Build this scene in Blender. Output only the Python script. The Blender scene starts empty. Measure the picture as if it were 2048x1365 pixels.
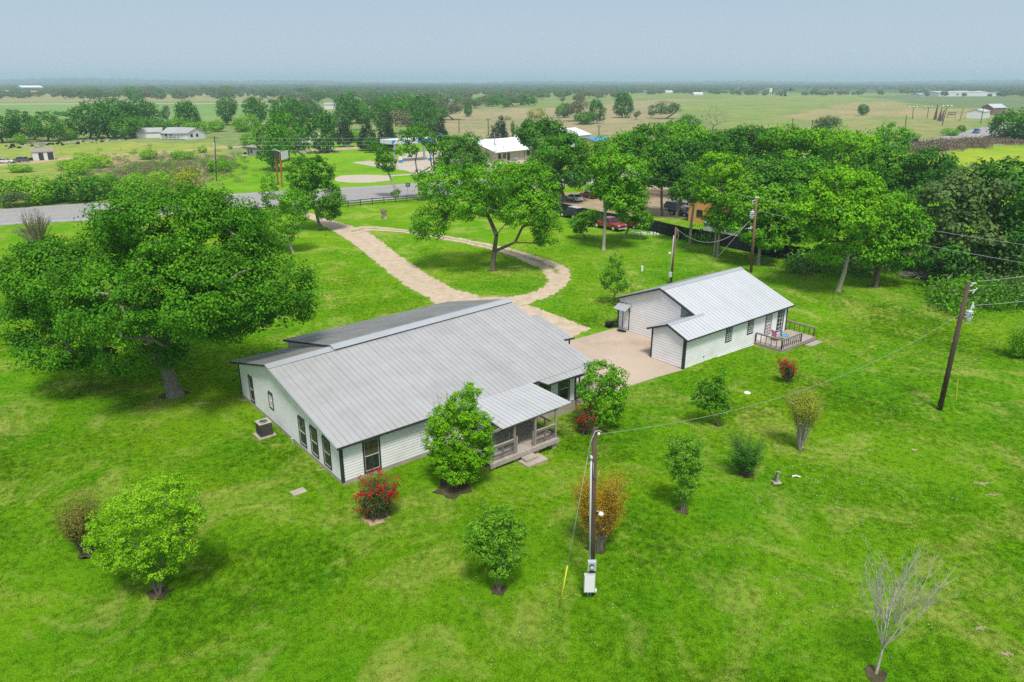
import bpy, math, random
import numpy as np
from mathutils import Vector, Matrix, noise as mnoise
random.seed(11); RNG = np.random.default_rng(11)
R = math.radians
sc = bpy.context.scene
COL = sc.collection

# ------------------------------------------------------------ camera, sky, sun, exposure
F_PX, V_HOR, CAM_H = 1450.0, 165.0, 23.0
PITCH = math.atan((682.5 - V_HOR) / F_PX)
cam_d = bpy.data.cameras.new('camera'); cam = bpy.data.objects.new('camera', cam_d); COL.objects.link(cam)
cam_d.sensor_width = 36.0; cam_d.lens = 36.0 * F_PX / 2048.0
cam_d.clip_start = 0.5; cam_d.clip_end = 40000
cam.location = (0, 0, CAM_H); cam.rotation_euler = (math.pi / 2 - PITCH, 0, 0)
sc.camera = cam
SUN_EL, SUN_AZ = R(62), R(171)          # azimuth: clockwise from +Y
world = bpy.data.worlds.new('World'); sc.world = world; world.use_nodes = True
wn = world.node_tree; wn.nodes.clear()
w_out = wn.nodes.new('ShaderNodeOutputWorld'); w_bg = wn.nodes.new('ShaderNodeBackground')
w_sky = wn.nodes.new('ShaderNodeTexSky'); w_sky.sky_type = 'NISHITA'; w_sky.sun_disc = False
w_sky.sun_elevation = SUN_EL; w_sky.sun_rotation = SUN_AZ; w_sky.dust_density = 4; w_sky.air_density = 1.0
w_mix = wn.nodes.new('ShaderNodeMix'); w_mix.data_type = 'RGBA'; w_mix.inputs['Factor'].default_value = 0.88
w_tc = wn.nodes.new('ShaderNodeTexCoord'); w_sep = wn.nodes.new('ShaderNodeSeparateXYZ')
w_rmp = wn.nodes.new('ShaderNodeValToRGB')   # high thin overcast: a little paler at the horizon
w_rmp.color_ramp.elements[0].position = 0.0; w_rmp.color_ramp.elements[0].color = (4.4, 5.2, 6.0, 1)
w_rmp.color_ramp.elements[1].position = 0.12; w_rmp.color_ramp.elements[1].color = (3.35, 4.35, 5.5, 1)
e2_ = w_rmp.color_ramp.elements.new(0.6); e2_.color = (4.2, 4.7, 5.5, 1)
wn.links.new(w_tc.outputs['Generated'], w_sep.inputs[0]); wn.links.new(w_sep.outputs['Z'], w_rmp.inputs[0])
wn.links.new(w_sky.outputs[0], w_mix.inputs['A']); wn.links.new(w_rmp.outputs[0], w_mix.inputs['B'])
wn.links.new(w_mix.outputs['Result'], w_bg.inputs[0]); w_bg.inputs[1].default_value = 0.1
wn.links.new(w_bg.outputs[0], w_out.inputs[0])
sun_d = bpy.data.lights.new('sun', 'SUN'); sun_d.energy = 2.9; sun_d.angle = R(12); sun_d.color = (1, 0.965, 0.9)
sun = bpy.data.objects.new('sun', sun_d); COL.objects.link(sun)
sun_dir = Vector((math.sin(SUN_AZ) * math.cos(SUN_EL), math.cos(SUN_AZ) * math.cos(SUN_EL), math.sin(SUN_EL)))
sun.rotation_euler = sun_dir.to_track_quat('Z', 'Y').to_euler()
vs = sc.view_settings; vs.view_transform = 'Standard'; vs.look = 'None'; vs.exposure = 0.42; vs.gamma = 1; vs.use_curve_mapping = False
sc.render.engine = 'CYCLES'
sc.cycles.use_denoising = False
sc.cycles.max_bounces = 6; sc.cycles.diffuse_bounces = 2; sc.cycles.glossy_bounces = 2
sc.cycles.transmission_bounces = 3; sc.cycles.volume_bounces = 1; sc.cycles.transparent_max_bounces = 8
sc.cycles.sample_clamp_indirect = 4
try: sc.cycles.denoising_prefilter = 'ACCURATE'
except Exception: pass

# ------------------------------------------------------------ where a point of the photograph stands on the ground
cp, sp = math.cos(PITCH), math.sin(PITCH)
def ray(u, v):
    x = (u - 1024) / F_PX; y = (682.5 - v) / F_PX
    return (x, cp + y * sp, -sp + y * cp)
def G0(u, v, z=0.0):
    d = ray(u, v); t = (z - CAM_H) / d[2]
    return (d[0] * t, d[1] * t, z)
class Frame:
    def __init__(s, o, a):
        s.o = o; s.deg = a; s.a = R(a); s.e1 = (math.cos(s.a), math.sin(s.a)); s.e2 = (-math.sin(s.a), math.cos(s.a))
    def w(s, x, y, z=0.0):
        return (s.o[0] + s.e1[0] * x + s.e2[0] * y, s.o[1] + s.e1[1] * x + s.e2[1] * y, z)
FM = Frame(G0(687, 972), 39.0)
FS = Frame(G0(1366, 738), 39.2)
_d1 = FM.w(19.3, -1.5); _d2 = FS.w(15.5, -1.5)
def hgt(x, y):
    return (-0.68 * np.exp(-((x - _d1[0]) ** 2 + (y - _d1[1]) ** 2) / 50.0)
            - 0.36 * np.exp(-((x - _d2[0]) ** 2 + (y - _d2[1]) ** 2) / 36.0))
def G(u, v, up=0.0):
    z = 0.0
    for _ in range(6):
        p = G0(u, v, z); z = float(hgt(p[0], p[1]))
    return Vector((p[0], p[1], z + up))
def on_plane(u, v, Y):       # the point of a sight line on the vertical plane y = Y, and the metres per pixel there
    d = ray(u, v); t = Y / d[1]
    return Vector((d[0] * t, Y, CAM_H + d[2] * t)), t / F_PX
def height(base, v):
    d = ray(1024, v); return CAM_H + d[2] * base[1] / d[1]

# ------------------------------------------------------------ materials
def new_mat(name):
    m = bpy.data.materials.new(name); m.use_nodes = True
    nt = m.node_tree; nt.nodes.clear()
    out = nt.nodes.new('ShaderNodeOutputMaterial')
    return m, nt, out
def N(nt, t, **kw):
    n = nt.nodes.new(t)
    for k, v in kw.items():
        if k.startswith('i_'):
            n.inputs[k[2:].replace('_', ' ')].default_value = v
        else: setattr(n, k, v)
    return n
def noise_node(nt, vec, scale, detail=3, rough=0.55, dist=0.0):
    n = N(nt, 'ShaderNodeTexNoise'); n.inputs['Scale'].default_value = scale; n.inputs['Detail'].default_value = detail
    n.inputs['Roughness'].default_value = rough; n.inputs['Distortion'].default_value = dist
    nt.links.new(vec, n.inputs['Vector']); return n.outputs['Fac']
def ramp(nt, fac, stops):
    r = N(nt, 'ShaderNodeValToRGB'); cr = r.color_ramp
    while len(cr.elements) < len(stops): cr.elements.new(0.5)
    for e, (p, c) in zip(cr.elements, stops):
        e.position = p; e.color = (c[0], c[1], c[2], 1) if not isinstance(c, (int, float)) else (c, c, c, 1)
    nt.links.new(fac, r.inputs[0]); return r.outputs[0]
def mixc(nt, f, a, b, mode='MIX'):
    m = N(nt, 'ShaderNodeMix', data_type='RGBA', blend_type=mode)
    for s, x in (('Factor', f), ('A', a), ('B', b)):
        if isinstance(x, (int, float)) and s == 'Factor': m.inputs[s].default_value = x
        elif isinstance(x, (tuple, list)): m.inputs[s].default_value = (x[0], x[1], x[2], 1)
        else: nt.links.new(x, m.inputs[s])
    return m.outputs['Result']
def plain(name, col, rough=0.7, metal=0.0, var=0.12, scale=3.0, bump=0.0, spec=0.4, grime=None, stretch=None, coat=0.0):
    m, nt, out = new_mat(name)
    b = N(nt, 'ShaderNodeBsdfPrincipled'); b.inputs['Roughness'].default_value = rough; b.inputs['Metallic'].default_value = metal
    b.inputs['Specular IOR Level'].default_value = spec; b.inputs['Coat Weight'].default_value = coat
    tc = N(nt, 'ShaderNodeTexCoord'); vec = tc.outputs['Object']
    if stretch:
        mp = N(nt, 'ShaderNodeMapping'); mp.inputs['Scale'].default_value = stretch; nt.links.new(vec, mp.inputs[0]); vec = mp.outputs[0]
    f = noise_node(nt, vec, scale, 5, 0.6)
    lo = [c * (1 - var) for c in col]; hi = [min(1, c * (1 + var)) for c in col]
    c = ramp(nt, f, [(0.3, lo), (0.7, hi)])
    if grime:
        g = noise_node(nt, vec, scale * 0.35, 6, 0.7)
        gm = ramp(nt, g, [(grime[1], 0.0), (grime[2], 1.0)])
        c = mixc(nt, gm, c, grime[0])
    oi = N(nt, 'ShaderNodeObjectInfo')
    hv = N(nt, 'ShaderNodeHueSaturation'); mr = N(nt, 'ShaderNodeMapRange'); mr.inputs['To Min'].default_value = 1 - var * 0.5; mr.inputs['To Max'].default_value = 1 + var * 0.5
    nt.links.new(oi.outputs['Random'], mr.inputs[0]); nt.links.new(mr.outputs[0], hv.inputs['Value']); nt.links.new(c, hv.inputs['Color'])
    nt.links.new(hv.outputs[0], b.inputs['Base Color'])
    if bump:
        bn = N(nt, 'ShaderNodeBump'); bn.inputs['Strength'].default_value = bump; bn.inputs['Distance'].default_value = 0.02
        nt.links.new(noise_node(nt, vec, scale * 8, 4), bn.inputs['Height']); nt.links.new(bn.outputs[0], b.inputs['Normal'])
    nt.links.new(b.outputs[0], out.inputs[0]); return m
def leaf_mat(name, dark, light, trans=0.24, rough=0.55):
    m, nt, out = new_mat(name)
    at = N(nt, 'ShaderNodeAttribute', attribute_name='tint')
    c = ramp(nt, at.outputs['Fac'], [(0.0, dark), (1.0, light)])
    d = N(nt, 'ShaderNodeBsdfPrincipled'); d.inputs['Roughness'].default_value = rough; d.inputs['Specular IOR Level'].default_value = 0.08
    t = N(nt, 'ShaderNodeBsdfTranslucent'); mx = N(nt, 'ShaderNodeMixShader'); mx.inputs[0].default_value = trans
    tcx = mixc(nt, 1.0, c, (1.0, 1.0, 0.7), 'MULTIPLY')
    nt.links.new(c, d.inputs['Base Color']); nt.links.new(tcx, t.inputs[0])
    nt.links.new(d.outputs[0], mx.inputs[1]); nt.links.new(t.outputs[0], mx.inputs[2]); nt.links.new(mx.outputs[0], out.inputs[0])
    return m
M = {}
M['oak'] = leaf_mat('oak_leaves', (0.032, 0.145, 0.007), (0.14, 0.39, 0.015))
M['oak_dark'] = leaf_mat('dark_oak_leaves', (0.028, 0.12, 0.012), (0.10, 0.30, 0.028))
M['elm'] = leaf_mat('elm_leaves', (0.060, 0.23, 0.006), (0.21, 0.52, 0.014))
M['bright'] = leaf_mat('bright_leaves', (0.10, 0.30, 0.006), (0.26, 0.58, 0.012), 0.28)
M['lime'] = leaf_mat('lime_leaves', (0.15, 0.38, 0.008), (0.36, 0.66, 0.022), 0.28)
M['olive'] = leaf_mat('olive_leaves', (0.08, 0.155, 0.04), (0.19, 0.29, 0.09))
M['farleaf'] = leaf_mat('far_leaves', (0.07, 0.16, 0.05), (0.15, 0.28, 0.09))
M['cedar'] = leaf_mat('cedar_needles', (0.018, 0.05, 0.018), (0.04, 0.09, 0.03))
M['bronze'] = leaf_mat('bronze_leaves', (0.15, 0.16, 0.02), (0.32, 0.30, 0.06))
M['shrub'] = leaf_mat('shrub_leaves', (0.07, 0.23, 0.01), (0.24, 0.50, 0.035))
M['budding'] = leaf_mat('budding_leaves', (0.13, 0.15, 0.07), (0.22, 0.23, 0.11))
M['yellowgreen'] = leaf_mat('yellow_green_leaves', (0.24, 0.30, 0.012), (0.42, 0.46, 0.03))
M['rust'] = leaf_mat('rust_leaves', (0.34, 0.19, 0.006), (0.58, 0.36, 0.010))
M['red'] = leaf_mat('red_flowers', (0.40, 0.006, 0.015), (0.78, 0.02, 0.05), 0.2)
M['rose_leaf'] = leaf_mat('rose_leaves', (0.05, 0.10, 0.02), (0.14, 0.17, 0.05))
M['brownweed'] = leaf_mat('dry_weeds', (0.16, 0.12, 0.09), (0.28, 0.22, 0.15), 0.1)
M['bark'] = plain('bark', (0.17, 0.135, 0.10), 0.9, var=0.45, scale=6, bump=0.6, stretch=(1, 1, 0.25))
M['bark_pale'] = plain('pale_bark', (0.40, 0.36, 0.30), 0.9, var=0.3, scale=8, bump=0.5, stretch=(1, 1, 0.3))
M['bark_grey'] = plain('grey_bark', (0.24, 0.215, 0.18), 0.9, var=0.35, scale=6, bump=0.5, stretch=(1, 1, 0.3))
M['twig_white'] = plain('white_bark', (0.44, 0.41, 0.35), 0.9, var=0.25, scale=8)
M['white_paint'] = plain('white_paint', (0.84, 0.815, 0.83), 0.55, var=0.05, scale=1.2, grime=((0.62, 0.63, 0.58), 0.55, 0.9))
M['white_flat'] = plain('white_flat', (0.70, 0.70, 0.69), 0.6, var=0.06, scale=0.8)
M['shade_backing'] = plain('painted_shade_backing', (0.22, 0.23, 0.23), 0.9)  # dark wall backing: paints the shadow lines seen between the siding boards
M['trim'] = plain('charcoal_trim', (0.035, 0.038, 0.04), 0.6, var=0.15)
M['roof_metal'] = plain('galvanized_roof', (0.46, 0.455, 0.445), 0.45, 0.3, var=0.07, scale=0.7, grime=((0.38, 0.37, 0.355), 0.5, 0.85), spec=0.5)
M['roof_back'] = plain('shaded_back_roof', (0.245, 0.24, 0.235), 0.55, 0.2, var=0.15, scale=0.9, grime=((0.15, 0.145, 0.14), 0.45, 0.8))  # base darkened to paint in shade of the away-facing slope, plus grime blotches
M['roof_white'] = plain('pale_metal_roof', (0.55, 0.565, 0.58), 0.42, 0.15, var=0.04, scale=0.7, grime=((0.47, 0.49, 0.51), 0.55, 0.9))
M['roof_porch'] = plain('pale_porch_metal', (0.50, 0.505, 0.505), 0.45, 0.2, var=0.06, scale=0.7, grime=((0.47, 0.47, 0.46), 0.5, 0.85), spec=0.5)
M['cap_metal'] = plain('ridge_metal', (0.46, 0.475, 0.495), 0.4, 0.3, var=0.06, scale=0.6)
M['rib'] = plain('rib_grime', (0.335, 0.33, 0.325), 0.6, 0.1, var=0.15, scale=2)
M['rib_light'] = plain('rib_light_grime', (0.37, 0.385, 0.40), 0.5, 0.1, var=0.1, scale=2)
M['sash'] = plain('sash_metal', (0.52, 0.52, 0.49), 0.5, var=0.08)
M['concrete'] = plain('foundation_concrete', (0.38, 0.325, 0.26), 0.9, var=0.15, scale=2, bump=0.3)
M['slab'] = plain('slab_concrete', (0.46, 0.365, 0.28), 0.88, var=0.10, scale=0.25, bump=0.15, grime=((0.30, 0.20, 0.14), 0.56, 0.80))
M['wood_grey'] = plain('weathered_wood', (0.30, 0.265, 0.225), 0.85, var=0.3, scale=3, bump=0.4, stretch=(0.4, 4, 4))
M['wood_deck'] = plain('deck_wood', (0.40, 0.345, 0.30), 0.85, var=0.2, scale=3, bump=0.3)
M['wood_brown'] = plain('stained_wood', (0.10, 0.07, 0.055), 0.85, var=0.3, scale=3)
M['pole_wood'] = plain('pole_wood', (0.085, 0.055, 0.04), 0.9, var=0.35, scale=4, bump=0.4, stretch=(1, 1, 0.15))
M['pole_red'] = plain('pole_red_wood', (0.22, 0.12, 0.07), 0.9, var=0.3, scale=4, bump=0.4, stretch=(1, 1, 0.15))
M['grey_metal'] = plain('grey_metal', (0.50, 0.53, 0.55), 0.45, 0.1, var=0.06)
M['dark_metal'] = plain('dark_metal', (0.05, 0.05, 0.055), 0.5, 0.3, var=0.1)
M['cable'] = plain('cable', (0.33, 0.34, 0.32), 0.5, var=0.2, scale=3)
M['yellow'] = plain('yellow_plastic', (0.62, 0.56, 0.05), 0.5, var=0.08)
M['black'] = plain('black_mesh', (0.008, 0.009, 0.012), 0.85, var=0.2)
M['tyre'] = plain('tyre_rubber', (0.02, 0.02, 0.02), 0.85)
M['blue'] = plain('blue_mesh', (0.03, 0.42, 0.72), 0.55, var=0.05)
M['pink'] = plain('pink_mesh', (0.62, 0.27, 0.38), 0.6, var=0.05)
M['ac'] = plain('ac_metal', (0.16, 0.14, 0.12), 0.6, 0.2, var=0.15)
M['tan_paint'] = plain('tan_paint', (0.50, 0.42, 0.31), 0.7)
M['orange_wall'] = plain('orange_wall', (0.60, 0.27, 0.09), 0.8, var=0.1)
M['shingle'] = plain('brown_shingle', (0.19, 0.125, 0.09), 0.9, var=0.3, scale=2)
M['rust_metal'] = plain('rust_paint', (0.33, 0.09, 0.03), 0.8, var=0.25)
M['can_blue'] = plain('canopy_blue', (0.03, 0.25, 0.55), 0.5); M['can_white'] = plain('canopy_white', (0.62, 0.68, 0.74), 0.5)
M['can_yellow'] = plain('canopy_yellow', (0.65, 0.48, 0.10), 0.5); M['school_yellow'] = plain('trailer_yellow', (0.62, 0.48, 0.10), 0.6)
M['sign_green'] = plain('sign_green', (0.01, 0.20, 0.10), 0.5); M['sign_white'] = plain('sign_white', (0.8, 0.8, 0.8), 0.5)
M['teal'] = plain('teal_wall', (0.10, 0.30, 0.34), 0.6)
M['rubber_black'] = plain('mat_black', (0.012, 0.012, 0.014), 0.9)
def paint(name, col): return plain(name, col, 0.28, 0.0, var=0.03, coat=0.6, spec=0.5)
M['car_white'] = paint('car_white', (0.66, 0.68, 0.70)); M['car_red'] = paint('car_red', (0.32, 0.012, 0.02)); M['car_rust'] = paint('car_dark_red', (0.26, 0.03, 0.015))
M['car_black'] = paint('car_black', (0.014, 0.016, 0.02)); M['car_navy'] = paint('car_navy', (0.012, 0.02, 0.05)); M['car_grey'] = paint('car_grey', (0.09, 0.105, 0.12))
M['car_silver'] = paint('car_silver', (0.42, 0.46, 0.50)); M['car_blue'] = paint('car_blue', (0.05, 0.10, 0.42))
def glass(name, col, rough=0.12):
    m, nt, out = new_mat(name); b = N(nt, 'ShaderNodeBsdfPrincipled')
    b.inputs['Roughness'].default_value = rough; b.inputs['Specular IOR Level'].default_value = 0.5
    tc = N(nt, 'ShaderNodeTexCoord'); mp = N(nt, 'ShaderNodeMapping'); mp.inputs['Scale'].default_value = (14, 14, 1.2)
    nt.links.new(tc.outputs['Object'], mp.inputs[0])
    f = noise_node(nt, mp.outputs[0], 1.0, 3)
    nt.links.new(ramp(nt, f, [(0.35, [c * 0.45 for c in col]), (0.65, [c * 1.4 for c in col])]), b.inputs['Base Color'])
    nt.links.new(b.outputs[0], out.inputs[0]); return m
M['pane_up'] = glass('glass_over_curtain', (0.105, 0.090, 0.055)); M['pane_low'] = glass('screened_glass', (0.035, 0.038, 0.04), 0.35)
M['glass'] = glass('dark_glass', (0.02, 0.025, 0.03), 0.06); M['pane_pale'] = glass('glass_over_blind', (0.30, 0.31, 0.30))

# ground: one sheet; the colour of each field is carried by the sheet, blades and patches by noise
def ground_colour(nt, vec, zone, worn):
    big = noise_node(nt, vec, 0.07, 6, 0.68, 0.6)
    mid = noise_node(nt, vec, 0.28, 5, 0.65, 0.4)
    fine = noise_node(nt, vec, 3.4, 5, 0.75)
    grain = noise_node(nt, vec, 11.0, 5, 0.9)
    c = mixc(nt, ramp(nt, mid, [(0.34, 0.0), (0.68, 1.0)]), (0.76, 0.90, 0.75), (1.25, 1.12, 1.15))
    c = mixc(nt, 1.0, zone, c, 'MULTIPLY')
    c = mixc(nt, ramp(nt, big, [(0.42, 0.0), (0.62, 0.85)]), c, mixc(nt, 1.0, zone, (1.48, 1.12, 1.2), 'MULTIPLY'))
    c = mixc(nt, 1.0, c, ramp(nt, fine, [(0.30, (0.80, 0.84, 0.8)), (0.70, (1.18, 1.15, 1.2))]), 'MULTIPLY')
    c = mixc(nt, 1.0, c, ramp(nt, grain, [(0.34, (0.36, 0.46, 0.4)), (0.66, (1.6, 1.48, 1.6))]), 'MULTIPLY')
    vbig = noise_node(nt, vec, 0.012, 5, 0.6, 1.0)
    c = mixc(nt, 1.0, c, ramp(nt, vbig, [(0.35, (0.84, 0.92, 0.85)), (0.65, (1.14, 1.05, 1.1))]), 'MULTIPLY')
    strawn = noise_node(nt, vec, 0.17, 9, 0.74, 0.8)
    sm = N(nt, 'ShaderNodeMath', operation='MULTIPLY')
    nt.links.new(ramp(nt, strawn, [(0.50, 0.0), (0.66, 0.7)]), sm.inputs[0]); nt.links.new(worn, sm.inputs[1])
    c = mixc(nt, sm.outputs[0], c, (0.42, 0.42, 0.11))
    bare = noise_node(nt, vec, 0.42, 8, 0.75, 1.2)
    bm = N(nt, 'ShaderNodeMath', operation='MULTIPLY')
    nt.links.new(ramp(nt, bare, [(0.675, 0.0), (0.72, 0.8)]), bm.inputs[0]); nt.links.new(worn, bm.inputs[1])
    return mixc(nt, bm.outputs[0], c, (0.40, 0.32, 0.20)), grain, fine
def ground_mat():
    m, nt, out = new_mat('grass_ground'); b = N(nt, 'ShaderNodeBsdfPrincipled')
    b.inputs['Roughness'].default_value = 0.9; b.inputs['Specular IOR Level'].default_value = 0.0
    geo = N(nt, 'ShaderNodeNewGeometry')
    z = N(nt, 'ShaderNodeAttribute', attribute_name='zone')
    c, grain, fine = ground_colour(nt, geo.outputs['Position'], z.outputs['Color'], z.outputs['Alpha'])
    nt.links.new(c, b.inputs['Base Color'])
    bp = N(nt, 'ShaderNodeBump'); bp.inputs['Strength'].default_value = 0.8; bp.inputs['Distance'].default_value = 0.09
    nt.links.new(grain, bp.inputs['Height']); nt.links.new(bp.outputs[0], b.inputs['Normal'])
    nt.links.new(b.outputs[0], out.inputs[0]); return m
M['ground'] = ground_mat()
LAWN = (0.114, 0.288, 0.007)
def tuft_mat():
    m, nt, out = new_mat('grass_blades'); geo = N(nt, 'ShaderNodeNewGeometry')
    rgb = N(nt, 'ShaderNodeRGB'); rgb.outputs[0].default_value = (*LAWN, 1)
    va = N(nt, 'ShaderNodeValue'); va.outputs[0].default_value = 0.8
    c, _, _ = ground_colour(nt, geo.outputs['Position'], rgb.outputs[0], va.outputs[0])
    oi = N(nt, 'ShaderNodeObjectInfo')
    c = mixc(nt, 1.0, c, ramp(nt, oi.outputs['Random'], [(0, (0.75, 0.8, 0.8)), (1, (1.5, 1.35, 1.2))]), 'MULTIPLY')
    d = N(nt, 'ShaderNodeBsdfDiffuse'); t = N(nt, 'ShaderNodeBsdfTranslucent'); mx = N(nt, 'ShaderNodeMixShader'); mx.inputs[0].default_value = 0.3
    nt.links.new(c, d.inputs[0]); nt.links.new(c, t.inputs[0]); nt.links.new(d.outputs[0], mx.inputs[1]); nt.links.new(t.outputs[0], mx.inputs[2])
    nt.links.new(mx.outputs[0], out.inputs[0]); return m
M['tuft'] = tuft_mat()
def gravel_mat(name, a, b_, grassy=0.0):
    m, nt, out = new_mat(name); b = N(nt, 'ShaderNodeBsdfPrincipled'); b.inputs['Roughness'].default_value = 0.95
    b.inputs['Specular IOR Level'].default_value = 0.1
    geo = N(nt, 'ShaderNodeNewGeometry'); vec = geo.outputs['Position']
    f = noise_node(nt, vec, 0.9, 6, 0.7); g = noise_node(nt, vec, 12, 4, 0.8)
    c = ramp(nt, f, [(0.3, a), (0.7, b_)])
    c = mixc(nt, 1.0, c, ramp(nt, g, [(0.25, (0.6, 0.6, 0.6)), (0.75, (1.3, 1.3, 1.3))]), 'MULTIPLY')
    if grassy:
        at = N(nt, 'ShaderNodeAttribute', attribute_name='across'); ad = N(nt, 'ShaderNodeMath', operation='ADD')
        n3 = noise_node(nt, vec, 0.8, 7, 0.8); mu = N(nt, 'ShaderNodeMath', operation='MULTIPLY'); mu.inputs[1].default_value = 1.0
        nt.links.new(n3, mu.inputs[0]); nt.links.new(at.outputs['Fac'], ad.inputs[0]); nt.links.new(mu.outputs[0], ad.inputs[1])
        c = mixc(nt, ramp(nt, ad.outputs[0], [(0.62 + 0.4, 0.0), (0.74 + 0.4, grassy)] if False else [(0.60, 0.0), (0.80, grassy)]), c, (0.16, 0.20, 0.035))
    nt.links.new(c, b.inputs['Base Color'])
    bp = N(nt, 'ShaderNodeBump'); bp.inputs['Strength'].default_value = 0.6; bp.inputs['Distance'].default_value = 0.03
    nt.links.new(g, bp.inputs['Height']); nt.links.new(bp.outputs[0], b.inputs['Normal'])
    nt.links.new(b.outputs[0], out.inputs[0]); return m
M['gravel'] = gravel_mat('pink_gravel', (0.44, 0.34, 0.235), (0.62, 0.50, 0.37), 0.85)
M['caliche'] = gravel_mat('pale_caliche', (0.42, 0.36, 0.28), (0.56, 0.50, 0.41))
M['dirt'] = gravel_mat('dirt', (0.42, 0.28, 0.18), (0.56, 0.42, 0.30))
M['soil'] = gravel_mat('dry_soil', (0.30, 0.27, 0.13), (0.42, 0.38, 0.22))
M['mulch'] = gravel_mat('mulch', (0.035, 0.028, 0.018), (0.13, 0.11, 0.06))
M['asphalt'] = gravel_mat('worn_asphalt', (0.28, 0.27, 0.265), (0.36, 0.345, 0.335))
M['line_white'] = plain('road_white', (0.62, 0.61, 0.58), 0.7); M['line_yellow'] = plain('road_yellow', (0.60, 0.40, 0.16), 0.7)

# ------------------------------------------------------------ builders
def tag(o, label=None, cat=None, group=None, kind=None):
    if label: o['label'] = label
    if cat: o['category'] = cat
    if group: o['group'] = group
    if kind: o['kind'] = kind
    return o
def thing(name, label, cat, loc=(0, 0, 0), rotz=0.0, group=None):
    o = bpy.data.objects.new(name, None); COL.objects.link(o); o.empty_display_size = 0.3
    o.location = loc; o.rotation_euler = (0, 0, rotz)
    return tag(o, label, cat, group)
def link_mesh(name, me, parent=None):
    o = bpy.data.objects.new(name, me); COL.objects.link(o)
    if parent is not None: o.parent = parent
    return o
class MB:
    def __init__(s): s.v = []; s.f = []; s.m = []; s.mi = 0
    def add(s, vs_, fs):
        n = len(s.v); s.v += [tuple(p) for p in vs_]; s.f += [tuple(i + n for i in f) for f in fs]; s.m += [s.mi] * len(fs); return s
    def box(s, x0, x1, y0, y1, z0, z1):
        return s.add([(x0, y0, z0), (x1, y0, z0), (x1, y1, z0), (x0, y1, z0), (x0, y0, z1), (x1, y0, z1), (x1, y1, z1), (x0, y1, z1)],
                     [(0, 3, 2, 1), (4, 5, 6, 7), (0, 1, 5, 4), (1, 2, 6, 5), (2, 3, 7, 6), (3, 0, 4, 7)])
    def hexa(s, b, t):      # bottom quad, top quad (same winding, counter-clockwise from above)
        return s.add(list(b) + list(t), [(0, 3, 2, 1), (4, 5, 6, 7), (0, 1, 5, 4), (1, 2, 6, 5), (2, 3, 7, 6), (3, 0, 4, 7)])
    def prism(s, poly, d):  # polygon of 3-D points pushed along d
        n = len(poly); d = Vector(d); a = [Vector(p) for p in poly]; b = [p + d for p in a]
        return s.add(a + b, [tuple(range(n - 1, -1, -1)), tuple(range(n, 2 * n))] + [(i, (i + 1) % n, (i + 1) % n + n, i + n) for i in range(n)])
    def tube(s, pts, rad, sides=6, cap=True):
        pts = [Vector(p) for p in pts]; n = len(pts)
        if isinstance(rad, (int, float)): rad = [rad] * n
        vs_, fs = [], []
        ref = None
        for i, p in enumerate(pts):
            d = (pts[min(i + 1, n - 1)] - pts[max(i - 1, 0)])
            d = d.normalized() if d.length > 1e-9 else Vector((0, 0, 1))
            if ref is None:
                ref = Vector((1, 0, 0)) if abs(d.x) < 0.8 else Vector((0, 1, 0))
            a = (ref - d * ref.dot(d)).normalized(); b = d.cross(a); ref = a
            for k in range(sides):
                t = 2 * math.pi * k / sides
                vs_.append(p + (a * math.cos(t) + b * math.sin(t)) * rad[i])
        for i in range(n - 1):
            for k in range(sides):
                k2 = (k + 1) % sides
                fs.append((i * sides + k, i * sides + k2, (i + 1) * sides + k2, (i + 1) * sides + k))
        if cap: fs += [tuple(range(sides - 1, -1, -1)), tuple(range((n - 1) * sides, n * sides))]
        return s.add(vs_, fs)
    def lathe(s, prof, cx=0, cy=0, cz=0, sides=16):
        vs_, fs = [], []
        for r, z in prof:
            for k in range(sides):
                t = 2 * math.pi * k / sides; vs_.append((cx + r * math.cos(t), cy + r * math.sin(t), cz + z))
        for i in range(len(prof) - 1):
            for k in range(sides):
                k2 = (k + 1) % sides; fs.append((i * sides + k, i * sides + k2, (i + 1) * sides + k2, (i + 1) * sides + k))
        fs += [tuple(range(sides - 1, -1, -1)), tuple(range((len(prof) - 1) * sides, len(prof) * sides))]
        return s.add(vs_, fs)
    def mesh(s, name, mats):
        me = bpy.data.meshes.new(name); me.from_pydata(s.v, [], s.f)
        if not isinstance(mats, (list, tuple)): mats = [mats]
        for m in mats: me.materials.append(m)
        if len(mats) > 1: me.polygons.foreach_set('material_index', s.m)
        me.update(); return me
    def build(s, name, mats, parent=None, smooth=False, bevel=0.0):
        me = s.mesh(name, mats)
        if smooth: me.polygons.foreach_set('use_smooth', [True] * len(me.polygons))
        o = link_mesh(name, me, parent)
        if bevel:
            b = o.modifiers.new('bevel', 'BEVEL'); b.width = bevel; b.segments = 2; b.limit_method = 'ANGLE'
        return o
def box(name, mat, parent, *a, bevel=0.0): return MB().box(*a).build(name, mat, parent, bevel=bevel)
def np_mesh(name, co, faces, mats, tint=None, smooth=False):
    me = bpy.data.meshes.new(name); nf, k = faces.shape
    me.vertices.add(len(co)); me.vertices.foreach_set('co', np.ascontiguousarray(co, dtype=np.float32).ravel())
    me.loops.add(nf * k); me.loops.foreach_set('vertex_index', faces.astype(np.int32).ravel())
    me.polygons.add(nf); me.polygons.foreach_set('loop_start', np.arange(0, nf * k, k, dtype=np.int32))
    try: me.polygons.foreach_set('loop_total', np.full(nf, k, dtype=np.int32))
    except Exception: pass
    if smooth: me.polygons.foreach_set('use_smooth', np.ones(nf, dtype=bool))
    for m in (mats if isinstance(mats, (list, tuple)) else [mats]): me.materials.append(m)
    if tint is not None:
        a = me.attributes.new('tint', 'FLOAT', 'POINT'); a.data.foreach_set('value', tint.astype(np.float32))
    me.update(calc_edges=True); me.validate(); return me
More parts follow.
